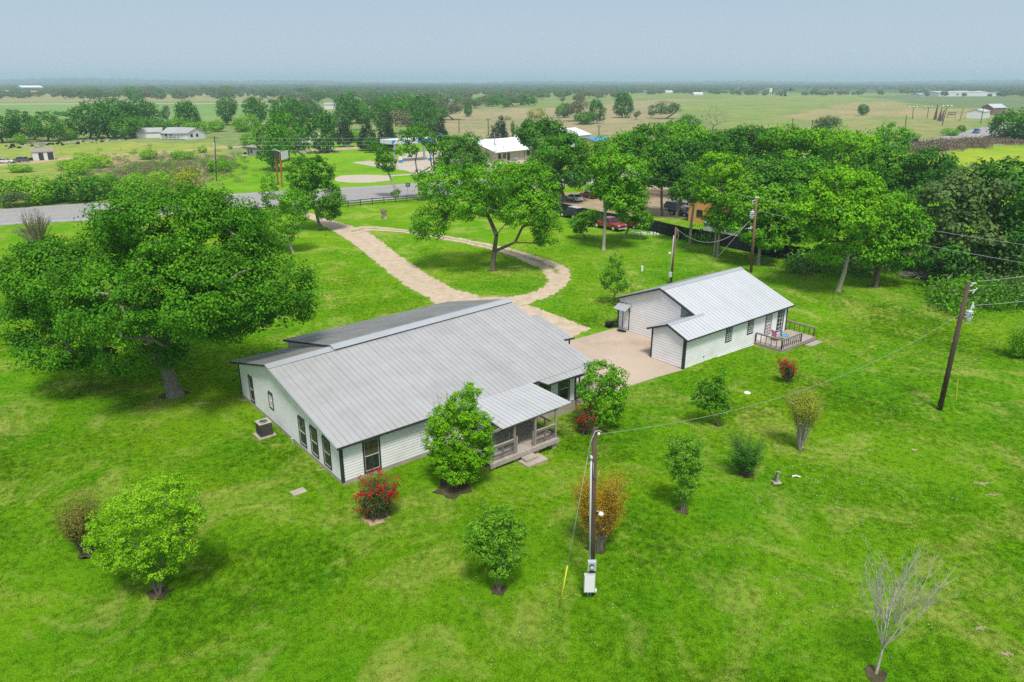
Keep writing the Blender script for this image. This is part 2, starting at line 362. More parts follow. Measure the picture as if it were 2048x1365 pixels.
def leaf_arrays(c, nrm, size, tint):
    """folded leaf cards: two triangles each round a centre, facing about nrm"""
    n = len(c)
    nrm = nrm + RNG.normal(0, 0.55, (n, 3)); nrm /= np.linalg.norm(nrm, axis=1)[:, None] + 1e-9
    r = RNG.normal(0, 1, (n, 3)); a = r - nrm * np.sum(r * nrm, axis=1)[:, None]; a /= np.linalg.norm(a, axis=1)[:, None] + 1e-9
    b = np.cross(nrm, a); s = (size * RNG.uniform(0.6, 1.35, n))[:, None] * 0.5
    fold = nrm * s * RNG.uniform(-0.15, 0.5, (n, 1))
    v = np.stack([c - a * s, c + b * s * 0.72 + fold, c + a * s, c - b * s * 0.72 + fold], axis=1).reshape(-1, 3)
    i = np.arange(n)[:, None] * 4
    f = np.concatenate([i + [0, 1, 2], i + [0, 2, 3]], axis=1).reshape(-1, 3)
    return v, f, np.repeat(tint, 4)
def sph(n):
    p = RNG.normal(0, 1, (n, 3)); return p / np.linalg.norm(p, axis=1)[:, None]
def crown_points(lobes, rc, per, fill=0.55):
    """clump centres through a set of ellipsoids: mostly near their skins, none deep inside the union of the others"""
    cs, ns = [], []
    for (c, r) in lobes:
        area = 4 * math.pi * ((r[0] * r[1]) ** 1.6 / 3 + (r[0] * r[2]) ** 1.6 / 3 + (r[1] * r[2]) ** 1.6 / 3) ** (1 / 1.6)
        n = max(4, int(area / (rc * rc * 2.3) * per))
        d = sph(n); rad = RNG.uniform(fill, 1.0, n) ** 0.6
        p = np.array(c) + d * rad[:, None] * np.array(r)
        cs.append(p); ns.append(d)
    c = np.concatenate(cs); n = np.concatenate(ns)
    keep = np.ones(len(c), bool)
    for (lc, lr) in lobes:
        q = (c - np.array(lc)) / np.array(lr); keep &= (np.sum(q * q, axis=1) > 0.30)
    return c[keep], n[keep]
def skeleton(mb, base, targets, r0, fork=0.35, top=None, sides=6, lean=None, thin=0.35, wob=0.12):
    """trunk and limbs: every target joins the nearest node of what has grown already"""
    base = Vector(base); T = [Vector(t) for t in targets]
    cen = sum(T, Vector()) / len(T)
    if top is None: top = base + (Vector((cen.x, cen.y, base.z + (cen.z - base.z) * fork)) - Vector((base.x, base.y, base.z))) * 1.0
    top = Vector(top)
    nodes = [base, base.lerp(top, 0.5) + Vector((random.uniform(-1, 1), random.uniform(-1, 1), 0)) * 0.03 * (top - base).length, top]; par = [-1, 0, 1]
    T.sort(key=lambda t: (t - top).length)
    for t in T:
        best, bi = 1e9, 2
        for i in range(2, len(nodes)):
            n = nodes[i]; d = (n - t).length
            if n.z > t.z + 0.3: d += (n.z - t.z) * 1.5
            if n.z > t.z: d += (n.z - t.z) * 2
            d += 0.15 * (n - top).length
            if d < best: best, bi = d, i
        a = nodes[bi]; L = (t - a).length
        if L < 0.15: continue
        mid = a.lerp(t, 0.5) + Vector((random.uniform(-1, 1), random.uniform(-1, 1), random.uniform(-0.2, 1))) * wob * L
        nodes.append(mid); par.append(bi); nodes.append(t); par.append(len(nodes) - 2)
    w = [0.0] * len(nodes)
    for i in range(len(nodes) - 1, 0, -1):
        if w[i] == 0: w[i] = 1.0
        w[par[i]] += w[i]
    tot = w[2]
    rad = [max(0.008, r0 * (w[i] / tot) ** 0.5) * (1 if i > 2 else 1) for i in range(len(nodes))]
    rad[0] = r0 * 1.35; rad[1] = r0 * 1.02; rad[2] = r0 * 0.92
    flare = base + (nodes[1] - base) * 0.18
    mb.tube([base + Vector((0, 0, -0.1)), base + (nodes[1] - base) * 0.05, flare, nodes[1], nodes[2]], [r0 * 1.7, r0 * 1.3, r0 * 1.08, rad[1], rad[2]], max(sides, 8), cap=False)
    for i in range(3, len(nodes)):
        p = par[i]; ra = min(rad[p], rad[i] * 1.25)
        mb.tube([nodes[p], nodes[i]], [ra, rad[i] * 0.85], sides if rad[i] > 0.05 else 4, cap=False)
    return nodes
def make_tree(base, lobes, rc, leaf, per=1.0, cover=1.0, r0=0.3, fork=0.35, top=None, branches=60, spread=0.45, stems=1, leafcap=90000):
    """local arrays of one tree: crown mesh data and a trunk builder. lobes are relative to the base"""
    c, n = crown_points(lobes, rc, per)
    k = int(min(leafcap / max(1, len(c)), max(5, cover * 4.2 * rc * rc / (leaf * leaf * 0.42))))
    m = len(c)
    tint_c = RNG.uniform(0.0, 0.75, m)
    d = sph(m * k); rr = RNG.uniform(0.15, 1.0, m * k) ** 0.5
    rcs = np.repeat(RNG.uniform(0.55, 1.25, m) * rc, k)
    pts = np.repeat(c, k, axis=0) + d * (rr * rcs)[:, None] * np.array([1.15, 1.15, 0.8])
    nr = d * 0.8 + np.repeat(n, k, axis=0) * 0.5 + np.array([0, 0, 0.55])
    tint = np.clip(np.repeat(tint_c, k) + RNG.normal(0.12, 0.16, m * k), 0, 1)
    v, f, t = leaf_arrays(pts, nr, leaf, tint)
    mb = MB(); idx = RNG.permutation(m)[:branches]
    tg = [Vector(c[i]) for i in idx]
    if stems == 1: skeleton(mb, (0, 0, 0), tg, r0, fork, top)
    else:
        tg.sort(key=lambda q: math.atan2(q.y, q.x)); per_ = max(1, len(tg) // stems)
        for s_ in range(stems):
            part = tg[s_ * per_:(s_ + 1) * per_] or tg[:1]
            cn = sum(part, Vector()) / len(part); off = Vector((cn.x, cn.y, 0)).normalized() * r0 * 1.3
            skeleton(mb, off, part, r0 / stems ** 0.5, fork, top=(cn.x * 0.3, cn.y * 0.3, cn.z * 0.5), sides=5)
    return v, f, t, mb
def px_lobes(base, lobes, depth=1.15):
    out = []
    for L in lobes:
        u, v, du, dv = L[:4]; dy = L[4] if len(L) > 4 else 0.0
        p, s = on_plane(u, v, base[1] + dy)
        out.append(((p.x - base[0], dy, p.z - base[2]), (du * s, du * s * depth, dv * s * 1.03)))
    return out
def tree(name, label, buv, lobes, leafm, barkm='bark', rc=0.9, leaf=0.3, r0=0.3, group=None, cat='tree', depth=1.15, **kw):
    b = G(*buv); t = thing(name, label, cat, b, group=group)
    v, f, ti, mb = make_tree(b, px_lobes(b, lobes, depth), rc, leaf, r0=r0, **kw)
    mb.build('trunk', M[barkm], t, smooth=True)
    link_mesh('crown', np_mesh('crown', v, f, M[leafm], ti), t)
    return t
def shrub(name, label, buv, lobes, leafm, barkm='bark_grey', twigs=120, leaves=6000, leaf=0.09, r=0.008, cat='shrub', t0=0.3, jit=0.12, flowers=None, depth=1.0, basew=0.25, curve=0.35, group=None, trunk=None):
    """many thin stems fanning from the foot, leaves strung along them"""
    b = G(*buv); t = thing(name, label, cat, b, group=group); L = px_lobes(b, lobes, depth)
    vol = np.array([l[1][0] * l[1][2] for l in L]); pick = RNG.choice(len(L), twigs, p=vol / vol.sum())
    C = np.array([l[0] for l in L])[pick]; S = np.array([l[1] for l in L])[pick]
    end = C + sph(twigs) * S * (RNG.uniform(0.35, 1, twigs) ** 0.5)[:, None]
    ang = np.arctan2(end[:, 1], end[:, 0]); s0 = np.stack([np.cos(ang), np.sin(ang), np.zeros(twigs)], 1) * RNG.uniform(0.1, 1, twigs)[:, None] * basew
    mid = s0 * 0.5 + end * 0.5; mid[:, :2] *= (1 - curve); mid[:, 2] *= 1 + curve * 0.5
    mid += RNG.normal(0, 0.06, mid.shape) * np.linalg.norm(end, axis=1)[:, None]
    mb = MB()
    if trunk:
        mb.tube([(0, 0, -0.1), (0, 0, trunk[1])], [trunk[0] * 1.3, trunk[0]], 7)
        s0 = np.tile(np.array([[0, 0, trunk[1]]]), (twigs, 1)); mid[:, 2] = np.maximum(mid[:, 2], trunk[1] * 1.1)
    for i in range(twigs):
        q = [s0[i] * (1 - x) ** 2 + mid[i] * 2 * x * (1 - x) + end[i] * x * x for x in (0, 0.35, 0.7, 1.0)]
        mb.tube(q, [r * 1.8, r * 1.3, r * 0.9, r * 0.45], 4, cap=False)
    mb.build('stems', M[barkm], t, smooth=True)
    if leaves:
        i = RNG.integers(0, twigs, leaves); x = RNG.uniform(t0, 1.0, leaves)[:, None] ** 0.8
        p = s0[i] * (1 - x) ** 2 + mid[i] * 2 * x * (1 - x) + end[i] * x * x + RNG.normal(0, jit, (leaves, 3)) * np.linalg.norm(end[i], axis=1)[:, None] * 0.35
        p[:, 2] = np.maximum(p[:, 2], 0.05)
        nr = p - np.array([0, 0, p[:, 2].mean()]); nr /= np.linalg.norm(nr, axis=1)[:, None] + 1e-6; nr[:, 2] += 0.5
        tn = np.clip(RNG.uniform(0, 1, twigs)[i] * 0.5 + RNG.uniform(0, 0.5, leaves), 0, 1)
        v, f, ti = leaf_arrays(p, nr, leaf, tn)
        link_mesh('foliage', np_mesh('foliage', v, f, M[leafm], ti), t)
    if flowers:
        nF, fs, zlo, side = flowers; j = RNG.integers(0, twigs, nF)
        cc = end[j] + RNG.normal(0, 0.05, (nF, 3)); ok = cc[:, 2] > zlo
        if side is not None: ok &= cc[:, 0] < side
        cc = cc[ok]; nF = len(cc); k = 12
        p = np.repeat(cc, k, axis=0) + RNG.normal(0, fs * 0.75, (nF * k, 3))
        v, f, ti = leaf_arrays(p, sph(nF * k) + [0, -0.3, 0.4], fs, RNG.uniform(0, 1, nF * k))
        tag(link_mesh('flowers', np_mesh('flowers', v, f, M['red'], ti), t), 'red flower clusters')
    return t
def sheet(name, poly, mat, up=0.015, step=0.8, ragged=0.0, kind='structure', parent=None, world=True):
    """a ground-hugging sheet inside a pixel outline: outline subdivided, roughened, filled with a grid fan"""
    P = [G(*q) if world else Vector(q) for q in poly]
    pts = []
    for a, b in zip(P, P[1:] + P[:1]):
        k = max(1, int((b - a).length / step))
        for i in range(k):
            p = a.lerp(b, i / k)
            if ragged:
                nv = mnoise.noise_vector(Vector((p.x * 0.9 / max(step, .4), p.y * 0.9 / max(step, .4), 3.1))) + 0.5 * mnoise.noise_vector(Vector((p.x * 3, p.y * 3, 1.1)))
                p = p + Vector((nv.x, nv.y, 0)) * ragged
            pts.append(p)
    import bmesh
    bm = bmesh.new(); vs_ = [bm.verts.new((p.x, p.y, 0)) for p in pts]; bm.faces.new(vs_)
    bmesh.ops.triangulate(bm, faces=bm.faces[:])
    for _ in range(4 if step < 2 else 1):
        long_ = [e for e in bm.edges if e.calc_length() > max(2.0, step * 2)]
        if not long_ or len(bm.verts) > 15000: break
        bmesh.ops.subdivide_edges(bm, edges=long_, cuts=1); bmesh.ops.triangulate(bm, faces=bm.faces[:])
    for v in bm.verts: v.co.z = float(hgt(v.co.x, v.co.y)) + up
    for f in bm.faces:
        if f.normal.z < 0: f.normal_flip()
    me = bpy.data.meshes.new(name); bm.normal_update(); bm.to_mesh(me); bm.free(); me.materials.append(mat)
    o = link_mesh(name, me, parent)
    if kind: o['kind'] = kind
    return o
def smooth_path(pts, step):
    out = []
    n = len(pts)
    for i in range(n - 1):
        p0, p1, p2, p3 = pts[max(i - 1, 0)], pts[i], pts[i + 1], pts[min(i + 2, n - 1)]
        k = max(2, int(np.linalg.norm(np.array(p2[:2]) - np.array(p1[:2])) / step))
        for j in range(k):
            t = j / k
            out.append([0.5 * ((2 * b) + (-a + c) * t + (2 * a - 5 * b + 4 * c - d) * t * t + (-a + 3 * b - 3 * c + d) * t ** 3) for a, b, c, d in zip(p0, p1, p2, p3)])
    out.append(list(pts[-1])); return out
def ribbon(name, edges, mat, up=0.015, step=1.0, ragged=0.0, kind='structure', across=9, rut=None, inset=0.0):
    """strip between two pixel edges (near, far), kept as world points"""
    pts = smooth_path([list(G(*a)[:2]) + list(G(*b)[:2]) for a, b in edges], step)
    co, ac = [], []
    for i, q in enumerate(pts):
        a, b = Vector(q[:2]), Vector(q[2:]); a, b = a.lerp(b, inset), b.lerp(a, inset)
        if ragged:
            w = (b - a).normalized()
            a = a + w * ragged * (mnoise.noise(Vector((a.x * 1.3, a.y * 1.3, 0))) + 0.6 * mnoise.noise(Vector((a.x * 4, a.y * 4, 5))))
            b = b + w * ragged * (mnoise.noise(Vector((b.x * 1.3, b.y * 1.3, 9))) + 0.6 * mnoise.noise(Vector((b.x * 4, b.y * 4, 2))))
        for k in range(across):
            t = k / (across - 1); p = a.lerp(b, t)
            co.append((p.x, p.y, float(hgt(p.x, p.y)) + up))
            ac.append(rut(t) if rut else 0.0)
    n = len(pts); i, k = np.meshgrid(np.arange(n - 1), np.arange(across - 1), indexing='ij'); q = (i * across + k).ravel()
    f = np.stack([q, q + across, q + across + 1, q + 1], 1)
    co = np.array(co)
    e1 = co[f[0][1]] - co[f[0][0]]; e2 = co[f[0][3]] - co[f[0][0]]
    if np.cross(e1, e2)[2] < 0: f = f[:, ::-1]
    me = np_mesh(name, co, f, mat)
    at = me.attributes.new('across', 'FLOAT', 'POINT'); at.data.foreach_set('value', np.array(ac, dtype=np.float32))
    o = link_mesh(name, me); o['kind'] = kind; return o

# ------------------------------------------------------------ the ground: one sheet from under the camera to the horizon
def inside(poly, u, v):
    c = np.zeros(u.shape, bool); n = len(poly)
    for i in range(n):
        x0, y0 = poly[i]; x1, y1 = poly[(i + 1) % n]
        if y0 == y1: continue
        c ^= ((y0 > v) != (y1 > v)) & (u < (x1 - x0) * (v - y0) / (y1 - y0) + x0)
    return c
def make_ground():
    rad = [0.0] + list(6 * 1.0275 ** np.arange(0, 283))
    th = np.concatenate([np.arange(-56, 56, 0.5), np.arange(56, 304, 6)]); nt_ = len(th); nr = len(rad)
    rr, tt = np.meshgrid(np.array(rad), np.radians(th), indexing='ij')
    x = rr * np.sin(tt); y = rr * np.cos(tt); z = hgt(x, y)
    hill = 26 * np.exp(-((tt + 0.50) / 0.09) ** 2) + 17 * np.exp(-((tt + 0.30) / 0.12) ** 2) + 22 * np.exp(-((tt - 0.62) / 0.2) ** 2) + 8 * np.sin(tt * 9) + 6 * np.sin(tt * 23 + 1)
    z = z + np.clip((rr - 5200) / 3500, 0, 1) ** 2 * (14 + hill) * (rr < 14000)
    yy = np.maximum(y, 1.0)
    n1 = np.array([mnoise.noise(Vector((a * 0.02, b * 0.02, 0))) for a, b in zip(x.ravel(), y.ravel())]).reshape(x.shape)
    zc = yy * cp - (0 - CAM_H) * sp; zc = np.maximum(zc, 1); v = 682.5 - F_PX * (yy * sp + (0 - CAM_H) * cp) / zc; u = 1024 + F_PX * x / zc
    v = v + n1 * 3; u = u + n1 * 14
    col = np.zeros(x.shape + (4,)); col[..., :3] = LAWN; col[..., 3] = 0.9
    def zone(poly, c, worn=0.5): mk = inside(poly, u, v) & (y > 2); col[mk] = (*c, worn)
    zone([(-3000, 385), (-3000, 166), (6000, 166), (6000, 285), (1750, 292), (1000, 300), (1000, 350), (740, 370), (500, 385), (0, 415)], (0.17, 0.25, 0.085), 0.5)
    zone([(-3000, 300), (440, 285), (470, 330), (300, 400), (0, 420), (-3000, 600)], (0.22, 0.31, 0.06), 0.8)
    zone([(170, 335), (300, 300), (480, 310), (440, 380), (330, 392), (230, 370)], (0.24, 0.24, 0.12), 0.9)
    zone([(430, 340), (500, 300), (700, 285), (900, 280), (1000, 300), (1000, 352), (740, 372), (490, 388), (400, 385)], (0.14, 0.33, 0.014), 0.25)
    zone([(0, 207), (160, 205), (640, 212), (560, 240), (0, 236)], (0.16, 0.29, 0.09), 0.1)
    zone([(-3000, 184), (620, 188), (620, 202), (0, 204), (-3000, 206)], (0.25, 0.27, 0.13), 0.4)
    zone([(880, 220), (1150, 214), (1300, 200), (1500, 196), (1560, 215), (1330, 245), (1250, 270), (1000, 278), (880, 262)], (0.26, 0.26, 0.145), 0.5)
    zone([(1330, 205), (1500, 192), (1760, 190), (1720, 205), (1560, 215), (1600, 260), (1400, 262)], (0.19, 0.27, 0.085), 0.4)
    zone([(1560, 235), (1700, 206), (1790, 203), (1830, 216), (2048, 224), (2600, 226), (2600, 234), (2048, 232), (1900, 240), (1760, 232), (1640, 243)], (0.27, 0.27, 0.13), 0.4)
    zone([(1560, 262), (1700, 240), (1960, 240), (1930, 262), (1850, 280), (1700, 290)], (0.22, 0.26, 0.10), 0.6)
    zone([(1700, 192), (2048, 188), (2800, 186), (2800, 224), (2048, 222), (1850, 212), (1790, 200)], (0.13, 0.20, 0.09), 0.15)
    zone([(1860, 312), (1950, 291), (2100, 288), (3500, 288), (3500, 400), (1900, 362)], (0.22, 0.36, 0.03), 0.1)
    zone([(1120, 388), (1360, 372), (1420, 395), (1420, 440), (1300, 430), (1180, 420), (1120, 410)], (0.36, 0.30, 0.20), 0.0)
    zone([(1870, 300), (1950, 279), (2100, 272), (2100, 289), (1950, 292), (1870, 314)], (0.22, 0.17, 0.11), 0.2)
    col[(v < 186) & (y > 2)] = (0.07, 0.12, 0.05, 0.2)
    nv = nr * nt_; i, k = np.meshgrid(np.arange(nr - 1), np.arange(nt_), indexing='ij'); k2 = (k + 1) % nt_
    f = np.stack([i * nt_ + k, i * nt_ + k2, (i + 1) * nt_ + k2, (i + 1) * nt_ + k], 2).reshape(-1, 4)[:, ::-1]
    me = np_mesh('ground', np.stack([x, y, z], 2).reshape(-1, 3), f, M['ground'], smooth=True)
    me.validate()
    a = me.attributes.new('zone', 'FLOAT_COLOR', 'POINT')
    if len(me.vertices) == nv: a.data.foreach_set('color', col.astype(np.float32).ravel())
    o = link_mesh('ground', me); o['kind'] = 'structure'
make_ground()

# roads, drive, slab
ROAD = [((-700, 552), (-700, 492)), ((-300, 488), (-300, 448)), ((0, 452), (0, 419)), ((230, 439), (230, 404)), ((520, 416), (520, 385)), ((740, 403), (740, 373)), ((840, 395), (840, 366)), ((1000, 383), (1000, 357)),
        ((1200, 366), (1200, 343)), ((1400, 348), (1400, 328)), ((1600, 328), (1600, 311)), ((1810, 303), (1800, 289)), ((1900, 292), (1890, 273)), ((2005, 272), (1975, 253)), ((2120, 256), (2080, 238)), ((2400, 236), (2350, 222))]
ribbon('highway', ROAD, M['asphalt'], 0.03, 4.0, across=13, rut=lambda t: 0)
def road_line(name, t, w, mat, i0=0, i1=None, dash=None):
    pts = smooth_path([list(G(*a)[:2]) + list(G(*b)[:2]) for a, b in ROAD[i0:i1]], 4.0)
    c = [Vector(p[:2]).lerp(Vector(p[2:]), t) for p in pts]; mb = MB()
    for i in range(len(c) - 1):
        if dash and (i % 4) > 1: continue
        d = (c[i + 1] - c[i]).normalized(); nrm = Vector((-d.y, d.x)) * w / 2
        z0, z1 = (float(hgt(q.x, q.y)) + 0.036 for q in (c[i], c[i + 1]))
        mb.add([(c[i].x - nrm.x, c[i].y - nrm.y, z0), (c[i + 1].x - nrm.x, c[i + 1].y - nrm.y, z1), (c[i + 1].x + nrm.x, c[i + 1].y + nrm.y, z1), (c[i].x + nrm.x, c[i].y + nrm.y, z0)], [(0, 1, 2, 3)])
    mb.build(name, mat)['kind'] = 'structure'
road_line('road_edge_line', 0.08, 0.22, M['line_white']); road_line('road_edge_line', 0.93, 0.22, M['line_white'])
for t_ in (0.46, 0.49): road_line('road_centre_line', t_, 0.16, M['line_yellow'])
for t_ in (0.34, 0.64): road_line('road_centre_line', t_, 0.14, M['line_white'], dash=True)
rut = lambda t: 0.30 * math.exp(-((t - 0.5) / 0.13) ** 2) + 0.22 * math.exp(-(t / 0.07) ** 2) + 0.22 * math.exp(-((1 - t) / 0.07) ** 2)
rut0 = lambda t: 0.10 * math.exp(-((t - 0.5) / 0.13) ** 2) + 0.22 * math.exp(-(t / 0.06) ** 2) + 0.22 * math.exp(-((1 - t) / 0.06) ** 2)
ribbon('driveway', [((596, 428), (612, 424)), ((640, 450), (665, 440)), ((700, 487), (735, 462)), ((760, 535), (800, 510)), ((806, 572), (860, 548)), ((872, 612), (912, 577)), ((900, 655), (962, 588)), ((965, 655), (1000, 591)), ((1050, 612), (1050, 588)),
                    ((1105, 592), (1082, 575)), ((1141, 566), (1092, 560)), ((1143, 548), (1080, 543))], M['gravel'], 0.02, 0.4, 0.6, inset=0.05, across=13, rut=rut0)
ribbon('driveway', [((1143, 550), (1080, 545)), ((1141, 540), (1077, 539)), ((1110, 524), (1055, 529)), ((1040, 502), (1008, 509)), ((960, 484), (940, 491)), ((890, 471), (880, 479)), ((800, 458), (800, 466)), ((735, 453), (740, 463)), ((700, 456), (706, 472))],
       M['gravel'], 0.028, 0.4, 0.5, inset=0.06, across=13, rut=rut)
sheet('gravel_patch', [(1036, 608), (1062, 612), (1110, 630), (1150, 646), (1182, 658), (1160, 668), (1120, 682), (1080, 664), (1046, 640)], M['gravel'], 0.018, 0.4, 0.35)
sheet('concrete_slab', [(1241, 654), (1310, 664), (1312, 716), (1366, 741), (1236, 781), (1157, 812), (1080, 765), (1055, 700), (1153, 679)], M['slab'], 0.03, 1.0)
sheet('turnaround', [(667, 358), (680, 352), (724, 350), (765, 351), (785, 356), (778, 362), (740, 366), (696, 366), (672, 363)], M['caliche'], 0.03, 2.0, 0.3)
sheet('gravel_lot', [(702, 325), (738, 322), (775, 330), (800, 318), (812, 308), (858, 302), (960, 305), (1000, 312), (1060, 318), (1060, 326), (1000, 330), (985, 345), (900, 352), (840, 350), (800, 340), (740, 333)], M['caliche'], 0.03, 3.0, 0.8)
ribbon('lot_lane', [((770, 354), (770, 352)), ((838, 350), (838, 347))], M['caliche'], 0.04, 3)
ribbon('farm_lane', [((-60, 336), (-60, 331)), ((60, 328), (60, 324)), ((130, 320), (130, 316)), ((270, 310), (270, 307)), ((400, 301), (400, 298)), ((480, 296), (480, 293)), ((620, 303), (620, 298)), ((720, 298), (720, 294)), ((760, 296), (760, 292))], M['dirt'], 0.03, 4, 0.6)
ribbon('far_lane', [((-100, 210), (-100, 208.6)), ((420, 208), (420, 207)), ((640, 210), (640, 209))], M['caliche'], 0.05, 25)
ribbon('field_track', [((1940, 292), (1950, 288)), ((2048, 289.5), (2048, 286.5)), ((2300, 290), (2300, 286))], M['caliche'], 0.05, 6)
ribbon('back_lane', [((930, 277), (930, 275)), ((1000, 283), (1000, 281)), ((1120, 286), (1120, 284)), ((1200, 292), (1200, 290))], M['caliche'], 0.05, 8)
for q in [(349, 790, 1.3), (985, 541, 0.9), (319, 1187, 0.75), (174, 1108, 0.6), (752, 1036, 1.1), (905, 975, 1.6), (997, 1181, 0.55), (1194, 1096, 0.75), (1365, 1023, 0.6), (1493, 950, 0.7), (1600, 899, 0.3), (1437, 850, 0.5), (1752, 1350, 0.62), (640, 461, 0.6), (1207, 500, 0.7), (1744, 573, 0.9), (1186, 860, 1.0)]:
    b_ = G(q[0], q[1]); k_ = 14
    P_ = [(b_.x + math.cos(a) * q[2] * 0.8 * random.uniform(0.6, 1.2), b_.y + math.sin(a) * q[2] * 0.75 * random.uniform(0.6, 1.2), 0) for a in [2 * math.pi * i / k_ for i in range(k_)]]
    sheet('mulch_ring', P_, M['mulch'] if q[0] not in (752, 905, 1186) else M['dirt'] if q[0] != 905 else M['mulch'], 0.022, 0.3, 0.1, world=False)

for q in [(1962, 968, .55, .2), (1985, 990, .5, .16), (1828, 900, .28, .14), (1960, 1256, .3, .2), (2012, 1308, .32, .2), (400, 808, .8, .3), (495, 800, 1.3, .4), (640, 940, .3, .15)]:
    b_ = G(q[0], q[1]); P_ = [(b_.x + math.cos(a) * q[2] * random.uniform(0.3, 1.2), b_.y + math.sin(a) * q[3] * random.uniform(0.15, 1.2), 0) for a in [2 * math.pi * i / 16 for i in range(16)]]
    sheet('bare_soil', P_, M['soil'], 0.02, 0.2, 0.08, world=False)
# ------------------------------------------------------------ house parts
def siding(house, fr_o, ax, length, z0, topf, openings, mat, expo=0.19, out=(0, -1), gap=0.008):
    """lap boards on a wall that starts at fr_o and runs along ax (local axes); topf(s) is the wall height there"""
    ax = Vector(ax); on = Vector((out[0], out[1], 0)); o3 = Vector(fr_o)
    zmax = max(topf(s_ * length / 20) for s_ in range(21)); n = int(math.ceil((zmax - z0) / expo))
    for i in range(n):
        za, zb = z0 + i * expo, z0 + (i + 1) * expo
        def reach(z):
            ss = [j * length / 200 for j in range(201) if topf(j * length / 200) >= z - 1e-6]
            return (ss[0], ss[-1]) if ss else None
        ra, rb = reach(za), reach(zb)
        if ra is None: continue
        if rb is None: m_ = (ra[0] + ra[1]) / 2; rb = (m_, m_); zb = min(zb, topf(m_))
        if zb - za < 0.02: continue
        cuts = sorted([(a, b) for a, b, c, d in openings if c < zb - 0.04 and d > za + 0.04])
        segs = []; s_ = ra[0]; first = True
        for a, b in cuts:
            if a > s_ + 0.05: segs.append((s_, a, first, False))
            s_ = max(s_, b); first = False
        if ra[1] > s_ + 0.05: segs.append((s_, ra[1], first, True))
        for a, b, lf, rt in segs:
            at_, bt_ = (rb[0] if lf else a), (rb[1] if rt else b)
            if bt_ < at_: at_ = bt_ = (at_ + bt_) / 2
            def P(s_, z, d): return o3 + ax * s_ + on * d + Vector((0, 0, z))
            mb = MB()
            mb.add([P(a, za + gap, 0.002), P(b, za + gap, 0.002), P(b, za + gap, 0.010 + gap * 2.2), P(a, za + gap, 0.010 + gap * 2.2), P(at_, zb, 0.002), P(bt_, zb, 0.002), P(bt_, zb, 0.008), P(at_, zb, 0.008)],
                   [(0, 1, 2, 3), (4, 7, 6, 5), (3, 2, 6, 7), (0, 4, 5, 1), (0, 3, 7, 4), (1, 5, 6, 2)])
            mb.build('siding_board', mat, house)
def window(house, fr_o, ax, s0, s1, z0, z1, out, style='sash', trim=0.10, name='window'):
    ax = Vector(ax); on = Vector((out[0], out[1], 0)); o3 = Vector(fr_o)
    def bx(mb, a, b, c, d, n0, n1):
        q = [o3 + ax * s_ + on * n_ + Vector((0, 0, z_)) for (s_, n_, z_) in ((a, n0, c), (b, n0, c), (b, n1, c), (a, n1, c), (a, n0, d), (b, n0, d), (b, n1, d), (a, n1, d))]
        mb.add(q, [(0, 3, 2, 1), (4, 5, 6, 7), (0, 1, 5, 4), (1, 2, 6, 5), (2, 3, 7, 6), (3, 0, 4, 7)])
    t = trim; mb = MB()
    bx(mb, s0, s0 + t, z0, z1, 0.001, 0.05); bx(mb, s1 - t, s1, z0, z1, 0.001, 0.05)
    bx(mb, s0 + t, s1 - t, z1 - t, z1, 0.001, 0.048); bx(mb, s0 + t, s1 - t, z0, z0 + t, 0.001, 0.055)
    w = mb.build(name, M['trim'], house)
    a, b, c, d = s0 + t, s1 - t, z0 + t, z1 - t; mid = (c + d) / 2; f = 0.035
    fm = M['sash'] if style == 'sash' else M['white_paint']
    mb = MB(); bx(mb, a, a + f, c, d, 0.006, 0.034); bx(mb, b - f, b, c, d, 0.006, 0.034); bx(mb, a + f, b - f, c, c + f, 0.006, 0.034); bx(mb, a + f, b - f, d - f, d, 0.006, 0.034)
    if style != 'door': bx(mb, a + f, b - f, mid - f * 0.8, mid + f * 0.8, 0.006, 0.042)
    mb.build('sash', fm, w)
    if style == 'door': rows, cols = 5, 2
    elif style == 'grid': rows, cols = 6, 3
    else: rows, cols = 4, 2
    mb = MB()
    for i in range(1, cols):
        s_ = a + (b - a) * i / cols; bx(mb, s_ - 0.011, s_ + 0.011, (mid if style == 'sash' else c) + f, d - f, 0.010, 0.026 if style == 'sash' else 0.032)
    for i in range(1, rows):
        z_ = c + (d - c) * i / rows
        if style == 'sash' and z_ <= mid + 0.02: continue
        if style != 'door' and abs(z_ - mid) < 0.03: continue
        bx(mb, a + f, b - f, z_ - 0.011, z_ + 0.011, 0.0115, 0.024 if style == 'sash' else 0.030)
    mb.build('muntin', fm if style != 'sash' else M['trim'], w)
    up = 'pane_up' if style == 'sash' else 'glass'; lo = 'pane_low' if style == 'sash' else ('pane_pale' if style == 'grid' and z1 - z0 > 1.7 else 'glass')
    if style == 'grid' and z1 - z0 > 1.7: up = 'pane_pale'
    if style == 'door': mb = MB(); bx(mb, a + f, b - f, c + f, d - f, 0.003, 0.010); mb.build('pane', M['glass'], w)
    else:
        mb = MB(); bx(mb, a + f, b - f, mid, d - f, 0.003, 0.010); mb.build('pane', M[up], w)
        mb = MB(); bx(mb, a + f, b - f, c + f, mid, 0.003, 0.010 if style == 'sash' else 0.009); mb.build('pane', M[lo], w)
    return w
